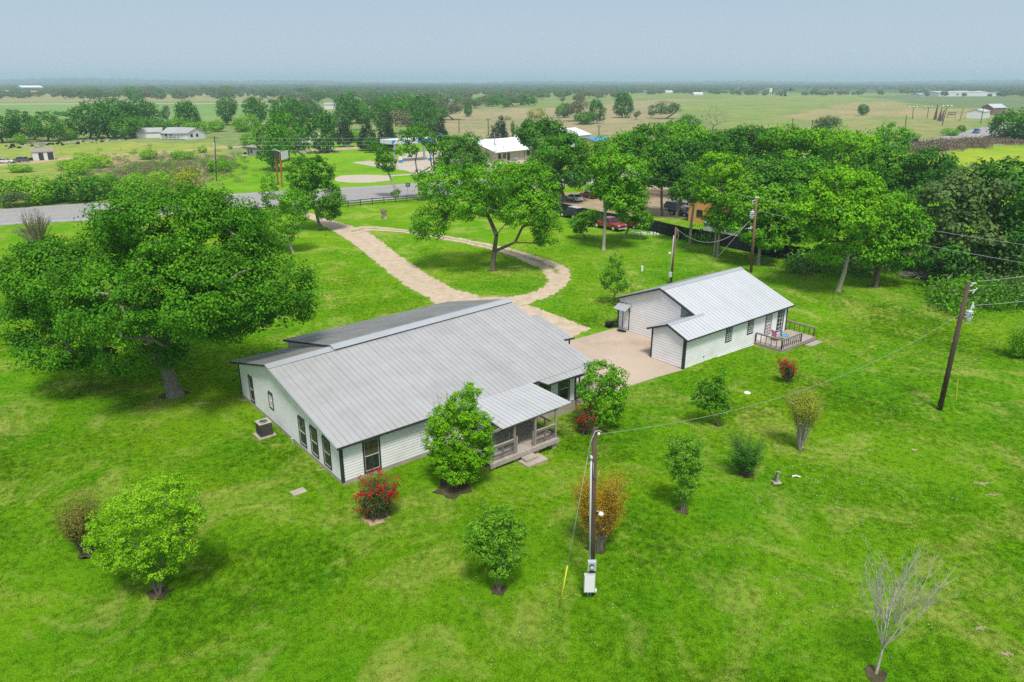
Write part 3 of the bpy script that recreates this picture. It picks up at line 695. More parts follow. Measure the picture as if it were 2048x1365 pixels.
def roof_slope(house, A, B, C, D, n, mats, ribs=2, th=0.03, name='roof_panel', rib_h=0.026, rib_w=0.03):
    """metal sheets between eave A-B and ridge D-C, cut into n panels with raised ribs"""
    A, B, C, D = (Vector(p) for p in (A, B, C, D)); up = (B - A).cross(D - A).normalized()
    if up.z < 0: up = -up
    for i in range(n):
        t0, t1 = i / n, (i + 1) / n; g = 0.003 / (B - A).length
        a, b, c, d = A.lerp(B, t0 + g), A.lerp(B, t1 - g), D.lerp(C, t1 - g), D.lerp(C, t0 + g)
        mb = MB(); lift = up * (0.004 if i % 2 else 0.0)
        mb.hexa([a - up * th + lift, b - up * th + lift, c - up * th + lift, d - up * th + lift], [a + lift, b + lift, c + lift, d + lift])
        mb.mi = 1
        for k in range(ribs):
            s_ = (k + 0.04) / ribs; p, q = a.lerp(b, s_) + lift, d.lerp(c, s_) + lift; w = (b - a).normalized() * rib_w
            p = p + (q - p).normalized() * 0.002
            mb.hexa([p - up * 0.005, p + w - up * 0.005, q + w - up * 0.005, q - up * 0.005], [p + w * 0.25 + up * rib_h, p + w * 0.75 + up * rib_h, q + w * 0.75 + up * rib_h, q + w * 0.25 + up * rib_h])
        mb.build(name, mats, house)
def bar(name, parent, mat, p, q, w, h, upv=(0, 0, 1)):
    p, q, upv = Vector(p), Vector(q), Vector(upv); d = (q - p).normalized(); s_ = d.cross(upv).normalized() * w / 2; u_ = s_.cross(d).normalized() * h / 2
    mb = MB(); mb.hexa([p - s_ - u_, p + s_ - u_, q + s_ - u_, q - s_ - u_], [p - s_ + u_, p + s_ + u_, q + s_ + u_, q - s_ + u_]); return mb.build(name, mat, parent)

# ------------------------------------------------------------ the main house
H1 = thing('farmhouse', 'long white house under a big grey metal gable roof with a front porch', 'house', FM.w(0, 0), FM.a)
ez = lambda x: 2.86 + 0.0095 * x; rz = lambda x: 4.90 + 0.036 * x
W1, D1, XR = 19.3, 17.0, 20.75
RY, BY = 10.0, 17.9
front_pl = lambda x, y: ez(x) + (rz(x) - ez(x)) * (y + 0.45) / (RY + 0.45)
back_pl = lambda x, y: rz(x) + (2.78 + 0.0095 * x - rz(x)) * (y - RY) / (BY - RY)
gab = lambda y: (front_pl(0, y) if y < RY else back_pl(0, y)) - 0.06
def wallprism(parent, poly, d, name='wall', mat='shade_backing'):
    return MB().prism(poly, d).build(name, M[mat], parent)
wallprism(H1, [(0, 0, 0.3), (0, D1, 0.3), (0, D1, gab(D1)), (0, RY, gab(RY)), (0, 0, gab(0))], (0.12, 0, 0))
wallprism(H1, [(0.12, 0, 0.3), (0.12, 0, 2.88), (W1, 0, 3.0), (W1, 0, 0.3)], (0, 0.12, 0))
wallprism(H1, [(W1, 0.12, 0.3), (W1, D1, 0.3), (W1, D1, 3.0), (W1, RY, 5.3), (W1, 0.12, 3.0)], (-0.12, 0, 0))
wallprism(H1, [(0.12, D1, 0.3), (W1 - 0.12, D1, 0.3), (W1 - 0.12, D1, 2.8), (0.12, D1, 2.8)], (0, -0.12, 0))
MB().box(-0.02, W1 + 0.0, -0.02, 0.2, -1.2, 0.298).box(-0.02, 0.2, 0.2, D1, -1.2, 0.298).box(W1 - 0.2, W1, 0.2, D1, -1.2, 0.298).build('foundation', M['concrete'], H1)
gw = [(14.20, 15.10, 0.42, 2.42), (10.35, 11.20, 1.22, 2.42), (5.02, 6.12, 0.44, 2.42), (3.20, 4.30, 0.44, 2.42), (1.38, 2.48, 0.44, 2.42)]
gw = [(D1 - b, D1 - a, c, d) for a, b, c, d in gw]
siding(H1, (0, D1, 0), (0, -1, 0), D1, 0.28, lambda s_: gab(D1 - s_) - 0.02, gw, M['white_paint'], out=(-1, 0), gap=0.006)
for i, (a, b, c, d) in enumerate(gw): window(H1, (0, D1, 0), (0, -1, 0), a, b, c, d, (-1, 0), 'grid' if i == 1 else 'sash')
fw = [(1.42, 2.62, 0.32, 2.55), (8.9, 10.0, 0.45, 2.4), (15.65, 16.75, 0.40, 2.60), (17.5, 18.68, 0.36, 2.60)]
fdoor = (11.3, 12.3, 0.42, 2.45)
siding(H1, (0, 0, 0), (1, 0, 0), W1, 0.28, lambda s_: 2.86 + 0.007 * s_, fw + [fdoor], M['white_paint'])
for a, b, c, d in fw: window(H1, (0, 0, 0), (1, 0, 0), a, b, c, d, (0, -1), 'sash')
window(H1, (0, 0, 0), (1, 0, 0), *fdoor[:2], *fdoor[2:], (0, -1), 'door', name='door')
for n_, a_ in (('corner_trim', (-0.035, 0.11, -0.06, -0.03, 0.25, 2.84)), ('corner_trim', (-0.065, -0.036, -0.06, 0.11, 0.25, 2.84)), ('corner_trim', (W1 - 0.11, W1 + 0.03, -0.06, -0.03, 0.25, 2.98)), ('corner_trim', (-0.06, -0.03, D1 - 0.12, D1 + 0.03, 0.25, 2.78))):
    box(n_, M['trim'], H1, *a_)
# roof: front slope, lower back-left slope, raised back wing
P3 = lambda x, y, z: (x, y, z)
XL = -0.42
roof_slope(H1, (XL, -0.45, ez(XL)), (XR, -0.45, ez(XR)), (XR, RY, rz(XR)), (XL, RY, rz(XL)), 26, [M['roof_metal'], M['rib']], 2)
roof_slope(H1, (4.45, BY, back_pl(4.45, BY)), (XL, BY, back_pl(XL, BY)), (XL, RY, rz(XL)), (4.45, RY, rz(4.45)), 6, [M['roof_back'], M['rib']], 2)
yb2 = 19.3; zb2 = lambda x: 3.02 + 0.012 * x
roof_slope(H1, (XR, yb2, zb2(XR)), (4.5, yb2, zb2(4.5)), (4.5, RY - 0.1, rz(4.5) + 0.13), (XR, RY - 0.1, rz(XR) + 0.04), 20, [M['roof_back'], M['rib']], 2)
def ridge_cap(parent, a, b, wf, wb, df, db, mat='cap_metal', lift=0.035):
    a, b = Vector(a), Vector(b); mb = MB()
    F = Vector((0, -wf, -df)); B_ = Vector((0, wb, -db)); u_ = Vector((0, 0, lift))
    for s_ in (F, B_):
        q = [a, b, b + s_, a + s_]; q = q if s_ is B_ else q[::-1]
        mb.hexa([p + u_ - Vector((0, 0, 0.012)) for p in q], [p + u_ for p in q])
    return mb.build('ridge_cap', M[mat], parent)
ridge_cap(H1, (XL - 0.01, RY, rz(XL)), (4.6, RY, rz(4.6) + 0.02), 0.62, 0.3, 0.62 * 0.195 - 0.01, 0.08)
ridge_cap(H1, (4.4, RY - 0.05, rz(4.4) + 0.14), (XR + 0.02, RY - 0.05, rz(XR) + 0.05), 0.62, 0.3, 0.62 * 0.24, 0.05)
MB().hexa([(4.47, yb2, zb2(4.5) - 0.16), (4.53, yb2, zb2(4.5) - 0.16), (4.53, RY, rz(4.5) - 0.02), (4.47, RY, rz(4.5) - 0.02)], [(4.47, yb2, zb2(4.5) - 0.035), (4.53, yb2, zb2(4.5) - 0.035), (4.53, RY, rz(4.5) + 0.09), (4.47, RY, rz(4.5) + 0.09)]).build('fascia', M['trim'], H1)
wallprism(H1, [(4.7, D1 + 0.1, 2.5), (4.7, 18.9, 2.5), (4.7, 18.9, 2.98), (4.7, RY + 1, rz(4.7) - 0.2)], (0.1, 0, 0), mat='white_paint')
wallprism(H1, [(4.8, 18.8, -0.5), (XR - 0.4, 18.8, -0.5), (XR - 0.4, 18.8, 2.95), (4.8, 18.8, 2.95)], (0, 0.1, 0), mat='white_paint')
bar('fascia', H1, M['trim'], (XL, -0.47, ez(XL) - 0.085), (15.2, -0.47, ez(15.2) - 0.085), 0.03, 0.12)
bar('fascia', H1, M['trim'], (20.1, -0.47, ez(20.1) - 0.085), (XR, -0.47, ez(XR) - 0.085), 0.03, 0.12)
bar('fascia', H1, M['trim'], (XL + 0.01, BY + 0.01, back_pl(XL, BY) - 0.09), (XL + 0.01, RY, rz(XL) - 0.07), 0.03, 0.13)
bar('fascia', H1, M['cap_metal'], (XL + 0.005, RY, rz(XL) - 0.05), (XL + 0.005, -0.45, ez(XL) - 0.05), 0.04, 0.09)
bar('fascia', H1, M['trim'], (XR, RY, rz(XR) - 0.07), (XR, -0.45, ez(XR) - 0.07), 0.03, 0.12)
MB().hexa([(XL, -0.42, ez(XL) - 0.06), (15.0, -0.42, ez(15) - 0.06), (15.0, 0, ez(15) - 0.03), (XL, 0, ez(XL) - 0.03)], [(XL, -0.42, ez(XL) - 0.045), (15.0, -0.42, ez(15) - 0.045), (15.0, 0, ez(15) - 0.015), (XL, 0, ez(XL) - 0.015)]).build('soffit', M['white_paint'], H1)
# eave extension over the right-hand windows
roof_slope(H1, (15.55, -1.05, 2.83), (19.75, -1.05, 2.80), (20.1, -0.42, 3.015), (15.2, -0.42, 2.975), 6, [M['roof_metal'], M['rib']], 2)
bar('fascia', H1, M['trim'], (15.55, -1.06, 2.75), (19.75, -1.06, 2.72), 0.03, 0.11); bar('fascia', H1, M['trim'], (15.53, -1.05, 2.77), (15.2, -0.45, 2.92), 0.03, 0.10)
# covered side porch beyond the right gable
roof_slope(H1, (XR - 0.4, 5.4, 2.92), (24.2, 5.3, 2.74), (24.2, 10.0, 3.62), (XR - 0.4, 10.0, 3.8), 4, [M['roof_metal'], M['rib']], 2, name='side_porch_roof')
bar('fascia', H1, M['trim'], (XR - 0.4, 5.38, 2.84), (24.2, 5.28, 2.66), 0.04, 0.14)
for x_ in (21.3, 23.9): bar('porch_post', H1, M['wood_brown'], (x_, 5.6, -0.2), (x_, 5.6, 2.75), 0.1, 0.1, (0, 1, 0))
MB().box(W1 + 0.02, 24.0, 2.4, 12, -0.5, 0.32).build('side_porch_deck', M['wood_deck'], H1)
for x_ in (19.5, 20.9, 22.3): bar('side_rail_post', H1, M['wood_brown'], (x_, 1.2, -0.4), (x_, 1.2, 1.3), 0.09, 0.09, (0, 1, 0))
bar('side_rail', H1, M['wood_brown'], (19.45, 1.2, 1.32), (22.4, 1.2, 1.32), 0.12, 0.05); bar('side_rail', H1, M['wood_brown'], (19.45, 1.2, 0.5), (22.4, 1.2, 0.5), 0.05, 0.09)
MB().box(W1 + 0.02, 22.4, 1.1, 2.4, -0.3, 0.3).build('side_landing', M['wood_deck'], H1)
# front porch
npl = 27
for i in range(npl): box('deck_plank', M['wood_deck'], H1, 8.0, 13.72, -4.16 + i * 0.1535, -4.16 + i * 0.1535 + 0.142, 0.40 + 0.003 * (i % 3), 0.438 + 0.003 * (i % 3))
box('rim_joist', M['wood_deck'], H1, 7.95, 13.8, -4.26, -4.19, 0.16, 0.45); box('rim_joist', M['wood_grey'], H1, 13.73, 13.8, -4.18, -0.1, 0.16, 0.44)
for x_ in (8.3, 10.2, 11.9, 13.5): box('pier_block', M['concrete'], H1, x_ - 0.2, x_ + 0.2, -4.1, -3.7, -0.9, 0.16)
pz = lambda x: 2.62 + 0.004 * x
for x_ in (8.2, 10.1, 11.85, 13.66): bar('porch_post', H1, M['wood_grey'], (x_, -3.98, 0.44), (x_, -3.98, 2.60), 0.12, 0.12, (0, 1, 0))
bar('porch_beam', H1, M['wood_grey'], (8.0, -3.98, 2.53), (13.8, -3.98, 2.55), 0.08, 0.16)
for a_, b_ in ((8.2, 10.1), (11.85, 13.66)):
    bar('rail_cap', H1, M['wood_grey'], (a_ + 0.06, -3.98, 1.46), (b_ - 0.06, -3.98, 1.46), 0.15, 0.045); bar('rail', H1, M['wood_grey'], (a_ + 0.06, -4.0, 1.36), (b_ - 0.06, -4.0, 1.36), 0.04, 0.12)
    bar('rail', H1, M['wood_grey'], (a_ + 0.06, -3.98, 0.62), (b_ - 0.06, -3.98, 0.62), 0.04, 0.08); bar('rail_post', H1, M['wood_grey'], ((a_ + b_) / 2, -3.96, 0.44), ((a_ + b_) / 2, -3.96, 1.4), 0.09, 0.09, (0, 1, 0))
    mb = MB()
    for k in range(1, 16): x_ = a_ + (b_ - a_) * k / 16; mb.tube([(x_, -4.03, 0.5), (x_, -4.03, 1.4)], 0.005, 3)
    for k in range(1, 8): mb.tube([(a_, -4.035, 0.5 + k * 0.11), (b_, -4.035, 0.5 + k * 0.11)], 0.005, 3)
    mb.build('wire_mesh', M['dark_metal'], H1)
bar('rail_cap', H1, M['wood_grey'], (13.66, -3.9, 1.44), (13.66, -0.08, 1.44), 0.12, 0.05); bar('rail', H1, M['wood_grey'], (13.66, -3.9, 0.62), (13.66, -0.08, 0.62), 0.05, 0.09)
for y_ in (-2.9, -1.9, -0.9): bar('rail_post', H1, M['wood_grey'], (13.66, y_, 0.44), (13.66, y_, 1.42), 0.08, 0.08, (0, 1, 0))
bar('gate_post', H1, M['wood_grey'], (10.28, -3.98, 0.44), (10.28, -3.98, 1.5), 0.08, 0.08, (0, 1, 0)); bar('gate_post', H1, M['wood_grey'], (11.68, -3.98, 0.44), (11.68, -3.98, 1.5), 0.08, 0.08, (0, 1, 0))
MB().tube([(10.36, -3.98, 0.55), (10.36, -3.98, 1.55), (10.3, -3.2, 1.55), (10.3, -3.2, 0.55), (10.36, -3.98, 0.55)], 0.018, 5).tube([(10.33, -3.6, 0.55), (10.33, -3.6, 1.55)], 0.008, 4).build('gate', M['grey_metal'], H1)
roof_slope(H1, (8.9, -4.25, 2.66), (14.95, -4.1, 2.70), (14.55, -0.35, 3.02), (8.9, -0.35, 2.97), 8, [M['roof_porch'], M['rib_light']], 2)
box('porch_beam', M['wood_grey'], H1, 8.95, 14.7, -3.2, -3.1, 2.64, 2.74)
st = thing('porch_steps', 'two pale concrete steps below the front porch gate', 'steps', FM.w(11.0, -4.75, float(hgt(*FM.w(11, -4.75)[:2]))), FM.a)
MB().box(-0.85, 0.85, -0.55, 0.45, -0.05, 0.16).build('lower_step', M['concrete'], st, bevel=0.015); MB().box(-0.6, 0.4, -0.1, 0.44, 0.161, 0.33).build('upper_step', M['concrete'], st, bevel=0.015)

# ------------------------------------------------------------ the guest house
H2 = thing('guest_house', 'small white house with pale metal roof, garage wing and side deck', 'house', FS.w(0, 0), FS.a)
sl = 0.395; e0 = 2.72; pl2 = lambda y: e0 + (y + 0.42) * sl
RY2, BY2, X2, XE = 5.95, 11.75, 3.9, 15.75
rz2 = pl2(RY2); bz2 = lambda y: rz2 - (y - RY2) * sl; gy = 1.8; gz = pl2(gy)
g2 = lambda y: (pl2(y) if y < gy else gz - (y - gy) * sl) - 0.05
big = lambda y: (pl2(y) if y < RY2 else bz2(y)) - 0.05
wallprism(H2, [(0, 0, -0.3), (0, 3.6, -0.3), (0, 3.6, g2(3.6)), (0, gy, g2(gy)), (0, 0, g2(0))], (0.1, 0, 0))
wallprism(H2, [(0.1, 3.6, -0.3), (X2 + 0.1, 3.6, -0.3), (X2 + 0.1, 3.6, g2(3.6)), (0.1, 3.6, g2(3.6))], (0, -0.1, 0))
wallprism(H2, [(X2, 0.1, -0.3), (X2, 11.2, -0.3), (X2, 11.2, big(11.2)), (X2, RY2, big(RY2)), (X2, 0.1, big(0.1))], (0.1, 0, 0))
wallprism(H2, [(0.1, 0, -0.8), (0.1, 0, g2(0)), (XE, 0, g2(0)), (XE, 0, -0.8)], (0, 0.1, 0))
wallprism(H2, [(XE, 0.1, -0.8), (XE, 11.2, -0.8), (XE, 11.2, big(11.2)), (XE, RY2, big(RY2)), (XE, 0.1, big(0.1))], (-0.1, 0, 0))
wallprism(H2, [(X2 + 0.1, 11.2, -0.3), (XE - 0.1, 11.2, -0.3), (XE - 0.1, 11.2, big(11.2)), (X2 + 0.1, 11.2, big(11.2))], (0, -0.1, 0))
siding(H2, (0, 3.6, 0), (0, -1, 0), 3.6, 0.02, lambda s_: g2(3.6 - s_) - 0.01, [], M['white_paint'], 0.25, (-1, 0), 0.006)
dw = (0.62, 1.52, 0.12, 2.22)
siding(H2, (X2, 11.2, 0), (0, -1, 0), 7.55, 0.05, lambda s_: big(11.2 - s_) - 0.01, [dw], M['white_paint'], 0.25, (-1, 0), 0.006)
ww = [(5.75, 6.70, 1.08, 2.48), (9.1, 10.05, 1.10, 2.50), (12.0, 13.05, 0.36, 2.50), (14.05, 15.0, 0.26, 2.46)]
siding(H2, (0, 0, 0), (1, 0, 0), XE, -0.02, lambda s_: g2(0) - 0.01, ww, M['white_paint'], 0.2, gap=0.005)
for i, (a, b, c, d) in enumerate(ww): window(H2, (0, 0, 0), (1, 0, 0), a, b, c, d, (0, -1), 'door' if i == 3 else 'grid', 0.075, 'glazed_door' if i == 3 else 'window')
# plain white door with awning
dr = MB().box(X2 - 0.045, X2 - 0.004, 11.2 - dw[1] + 0.09, 11.2 - dw[0] - 0.09, 0.12, 2.13).build('door', M['white_flat'], H2)
MB().box(X2 - 0.06, X2 - 0.046, 11.2 - dw[1] + 0.22, 11.2 - dw[0] - 0.22, 1.15, 1.95).box(X2 - 0.06, X2 - 0.046, 11.2 - dw[1] + 0.22, 11.2 - dw[0] - 0.22, 0.3, 0.95).build('door_panel', M['white_paint'], dr)
MB().lathe([(0.0, -0.03), (0.03, -0.02), (0.03, 0.02), (0.0, 0.03)], X2 - 0.1, 11.2 - dw[1] + 0.16, 1.1, 8).build('door_knob', M['grey_metal'], dr)
for a_ in ((X2 - 0.055, X2 - 0.003, 11.2 - dw[1], 11.2 - dw[1] + 0.085, 0.1, 2.22), (X2 - 0.055, X2 - 0.003, 11.2 - dw[0] - 0.085, 11.2 - dw[0], 0.1, 2.22), (X2 - 0.055, X2 - 0.003, 11.2 - dw[1] + 0.085, 11.2 - dw[0] - 0.085, 2.135, 2.22)): box('door_trim', M['trim'], H2, *a_)
MB().hexa([(2.95, 9.45, 2.20), (3.86, 9.45, 2.72), (3.86, 11.0, 2.72), (2.95, 11.0, 2.20)], [(2.95, 9.45, 2.23), (3.86, 9.45, 2.75), (3.86, 11.0, 2.75), (2.95, 11.0, 2.23)]).build('awning', M['cap_metal'], H2)
for y_ in (9.6, 10.85): bar('awning_bracket', H2, M['trim'], (3.88, y_, 2.0), (3.1, y_, 2.25), 0.04, 0.04)
for a_ in ((-0.05, -0.028, -0.05, 0.16, -0.05, 2.74), (-0.027, 0.16, -0.05, -0.028, -0.3, 2.74), (-0.05, -0.028, 3.46, 3.62, -0.05, 2.72), (X2 - 0.05, X2 - 0.028, 11.07, 11.23, -0.05, 2.9), (XE - 0.14, XE + 0.03, -0.05, -0.028, -0.5, 2.74), (15.1, 15.2, -0.05, -0.028, 0, 2.74), (XE + 0.002, XE + 0.03, -0.027, 0.14, -0.5, 2.72)): box('corner_trim', M['trim'], H2, *a_)
XW, XG = 16.15, -0.25
ZL = lambda y: pl2(y)
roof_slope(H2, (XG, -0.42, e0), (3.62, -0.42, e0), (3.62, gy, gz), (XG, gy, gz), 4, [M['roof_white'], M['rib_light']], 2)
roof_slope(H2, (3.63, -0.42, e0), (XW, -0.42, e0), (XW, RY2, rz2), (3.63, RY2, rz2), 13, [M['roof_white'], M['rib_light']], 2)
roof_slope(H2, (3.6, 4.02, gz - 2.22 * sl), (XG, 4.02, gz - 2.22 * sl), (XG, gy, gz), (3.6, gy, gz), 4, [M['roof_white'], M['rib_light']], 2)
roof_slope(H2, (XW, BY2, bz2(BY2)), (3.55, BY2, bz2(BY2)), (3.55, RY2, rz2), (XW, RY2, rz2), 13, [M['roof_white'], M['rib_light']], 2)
ridge_cap(H2, (3.5, RY2, rz2), (XW + 0.02, RY2, rz2), 0.4, 0.25, 0.4 * sl, 0.1); ridge_cap(H2, (XG - 0.01, gy, gz), (4.6, gy, gz), 0.25, 0.25, 0.25 * sl, 0.1)
def rake(p, q, h=0.17): bar('rake_trim', H2, M['trim'], p, q, 0.035, h)
rake((XG - 0.01, -0.42, e0 - 0.09), (XG - 0.01, gy, gz - 0.09)); rake((XG - 0.01, gy, gz - 0.09), (XG - 0.01, 4.02, gz - 2.22 * sl - 0.09))
rake((3.55, 2.3, pl2(2.3) - 0.09 + 0.0), (3.53, RY2, rz2 - 0.09)); rake((3.53, RY2, rz2 - 0.09), (3.53, BY2, bz2(BY2) - 0.09))
rake((XW, -0.42, e0 - 0.08), (XW, RY2, rz2 - 0.08)); rake((XG, -0.44, e0 - 0.08), (XW, -0.44, e0 - 0.08), 0.11)
MB().box(0.1, 10.4, -0.04, -0.0285, -0.9, -0.03).build('skirting', M['white_flat'], H2)
MB().tube([(4.6, -0.12, 0.22), (4.55, -0.14, 0.02), (10.2, -0.14, -0.12)], 0.05, 8).build('drain_pipe', M['white_flat'], H2)
MB().box(2.7, 2.8, -0.07, -0.03, 0.4, 0.5).build('dryer_vent', M['trim'], H2)
# guest-house deck
DK = thing('side_deck', 'small grey timber deck with railings on the guest house end', 'deck', FS.w(10.5, 0), FS.a)
for i in range(18): box('deck_plank', M['wood_deck'], DK, 0.02, 5.7, -2.86 + i * 0.155, -2.86 + i * 0.155 + 0.146, 0.06 + 0.003 * (i % 2), 0.10 + 0.003 * (i % 2))
for a_ in ((0.0, 5.75, -2.93, -2.88, -0.22, 0.09), (-0.05, -0.002, -2.93, -0.06, -0.2, 0.09), (5.752, 5.80, -2.93, -0.06, -0.3, 0.09)): box('rim_joist', M['wood_grey'], DK, *a_)
for x0_, y0_, x1_, y1_, nb in ((0.05, -0.1, 0.05, -2.8, 4), (0.05, -2.8, 3.3, -2.8, 8), (5.68, 0.3, 5.68, -2.75, 5)):
    bar('rail_cap', DK, M['wood_grey'], (x0_, y0_, 1.0), (x1_, y1_, 1.0), 0.15, 0.045); bar('rail', DK, M['wood_grey'], (x0_, y0_, 0.93), (x1_, y1_, 0.93), 0.05, 0.09)
    for k in range(nb + 2):
        t = k / (nb + 1); x_, y_ = x0_ + (x1_ - x0_) * t, y0_ + (y1_ - y0_) * t
        if k in (0, nb + 1): bar('rail_post', DK, M['wood_brown'], (x_, y_, -0.2), (x_, y_, 0.885), 0.11, 0.11, (0, 1, 0))
        else: bar('baluster', DK, M['wood_brown'], (x_, y_, 0.1), (x_, y_, 0.885), 0.05, 0.05, (0, 1, 0))
MB().box(14.3, 16.3, -3.65, -2.98, -0.62, -0.24).build('step_slab', M['wood_deck'], H2)
def patio_chair(loc, rz_, mat, label):
    t = thing('patio_chair', label, 'chair', loc, rz_, 'patio chairs on the side deck')
    th = 0.022
    MB().hexa([(-0.27, -0.30, 0.40), (0.27, -0.30, 0.40), (0.27, 0.22, 0.37), (-0.27, 0.22, 0.37)], [(-0.27, -0.30, 0.42), (0.27, -0.30, 0.42), (0.27, 0.22, 0.39), (-0.27, 0.22, 0.39)]).build('seat', mat, t)
    MB().hexa([(-0.27, 0.22, 0.38), (0.27, 0.22, 0.38), (0.27, 0.25, 0.38), (-0.27, 0.25, 0.38)], [(-0.27, 0.40, 1.05), (0.27, 0.40, 1.05), (0.27, 0.43, 1.05), (-0.27, 0.43, 1.05)]).build('backrest', mat, t)
    for s_ in (-1, 1):
        x = 0.29 * s_
        MB().tube([(x, -0.36, 0), (x, -0.33, 0.40), (x, -0.28, 0.60), (x, -0.1, 0.66), (x, 0.30, 0.64)], 0.014, 6).build('armrest', M['dark_metal'], t, smooth=True)
        MB().tube([(x, 0.42, 1.06), (x, 0.24, 0.39), (x, -0.31, 0.41)], 0.014, 6).build('frame', M['dark_metal'], t); MB().tube([(x, 0.22, 0.38), (x, 0.42, 0.0)], 0.013, 6).build('leg', M['dark_metal'], t)
    return t
p_ = G0(1551, 681, 0.105); patio_chair(p_, FS.a + R(75), M['pink'], 'pink mesh patio chair on the deck, beside the blue one')
p_ = G0(1567, 680, 0.105); patio_chair(p_, FS.a + R(45), M['blue'], 'bright blue mesh patio chair on the guest house deck')
mt = MB().lathe([(0.55, 0), (0.55, 0.015), (0.0, 0.018)], 0, 0, 0, 20).build('door_mat', M['rubber_black']); p_ = FS.w(3.3, 10.1); mt.location = (p_[0], p_[1], 0.033); mt.rotation_euler.z = FS.a; mt.scale = (0.7, 1, 1); tag(mt, 'black half round mat outside the white side door', 'mat')
tb = thing('stock_tank', 'black round tub at the back corner of the guest house', 'tub', FS.w(3.3, 11.75, 0)); MB().lathe([(0.38, 0), (0.44, 0.45), (0.46, 0.47), (0.40, 0.46), (0.36, 0.2)], sides=18).build('tub', M['rubber_black'], tb, smooth=True)
# air conditioner
ac = thing('air_conditioner', 'brown louvred air conditioner on a pad by the gable wall', 'air conditioner', FM.w(-1.15, 9.55, 0), FM.a)
box('pad', M['concrete'], ac, -0.62, 0.62, -0.62, 0.62, -0.05, 0.09, bevel=0.01); box('casing', M['ac'], ac, -0.42, 0.42, -0.42, 0.42, 0.092, 1.0, bevel=0.06)
mb = MB()
for k in range(13): mb.box(-0.435, 0.435, -0.435, 0.435, 0.17 + k * 0.062, 0.185 + k * 0.062)
mb.build('louvre_bands', M['dark_metal'], ac); box('top', M['tan_paint'], ac, -0.45, 0.45, -0.45, 0.45, 1.001, 1.06, bevel=0.05)
MB().lathe([(0.34, 1.061), (0.34, 1.07), (0.0, 1.09)], sides=20).build('fan_opening', M['rubber_black'], ac); mb = MB()
for k in range(6): mb.lathe([(0.05 + k * 0.055, 1.10), (0.062 + k * 0.055, 1.105), (0.062 + k * 0.055, 1.1), (0.05 + k * 0.055, 1.096)], sides=20)
mb.build('fan_grille', M['grey_metal'], ac)
p = G(597, 985); t = MB().box(-0.42, 0.42, -0.3, 0.3, -0.05, 0.07).build('concrete_cover', M['concrete'], bevel=0.01); t.location = p; t.rotation_euler.z = FM.a; tag(t, 'square concrete lid in the grass beside the near house corner', 'lid')
p = G(1494, 787); t = MB().lathe([(0.26, 0), (0.28, 0.06), (0.2, 0.10), (0.0, 0.11)]).build('cleanout', M['white_flat'], smooth=True); t.location = p; tag(t, 'round white cap in the lawn below the guest house', 'cap')
bt = thing('house_tap', 'small pipe tap at the foot of the gable wall', 'tap', FM.w(-0.25, 6.9)); MB().tube([(0, 0, 0), (0, 0, 0.5), (0.1, 0, 0.55)], 0.03, 6).tube([(-0.1, 0, 0.5), (0.1, 0, 0.5)], 0.04, 6).build('pipe', M['grey_metal'], bt)

# ------------------------------------------------------------ lawn: tufts of blades and clover heads set out over the near yard
def tuft_mesh(name, blades, h, spread, w, mat, col=None):
    co, fs = [], []
    for i in range(blades):
        a = random.uniform(0, 2 * math.pi); r_ = spread * random.random() ** 0.6; x, y = r_ * math.cos(a), r_ * math.sin(a)
        b = random.uniform(0, math.pi); dx, dy = math.cos(b) * w / 2, math.sin(b) * w / 2; hh = h * random.uniform(0.5, 1.2); lx, ly = random.uniform(-1, 1) * hh * 0.7, random.uniform(-1, 1) * hh * 0.7
        n = len(co); co += [(x - dx, y - dy, 0), (x + dx, y + dy, 0), (x + lx + dx * .3, y + ly + dy * .3, hh), (x + lx - dx * .3, y + ly - dy * .3, hh)]; fs.append((n, n + 1, n + 2, n + 3))
    me = bpy.data.meshes.new(name); me.from_pydata(co, [], fs); me.materials.append(mat); return bpy.data.objects.new(name, me)
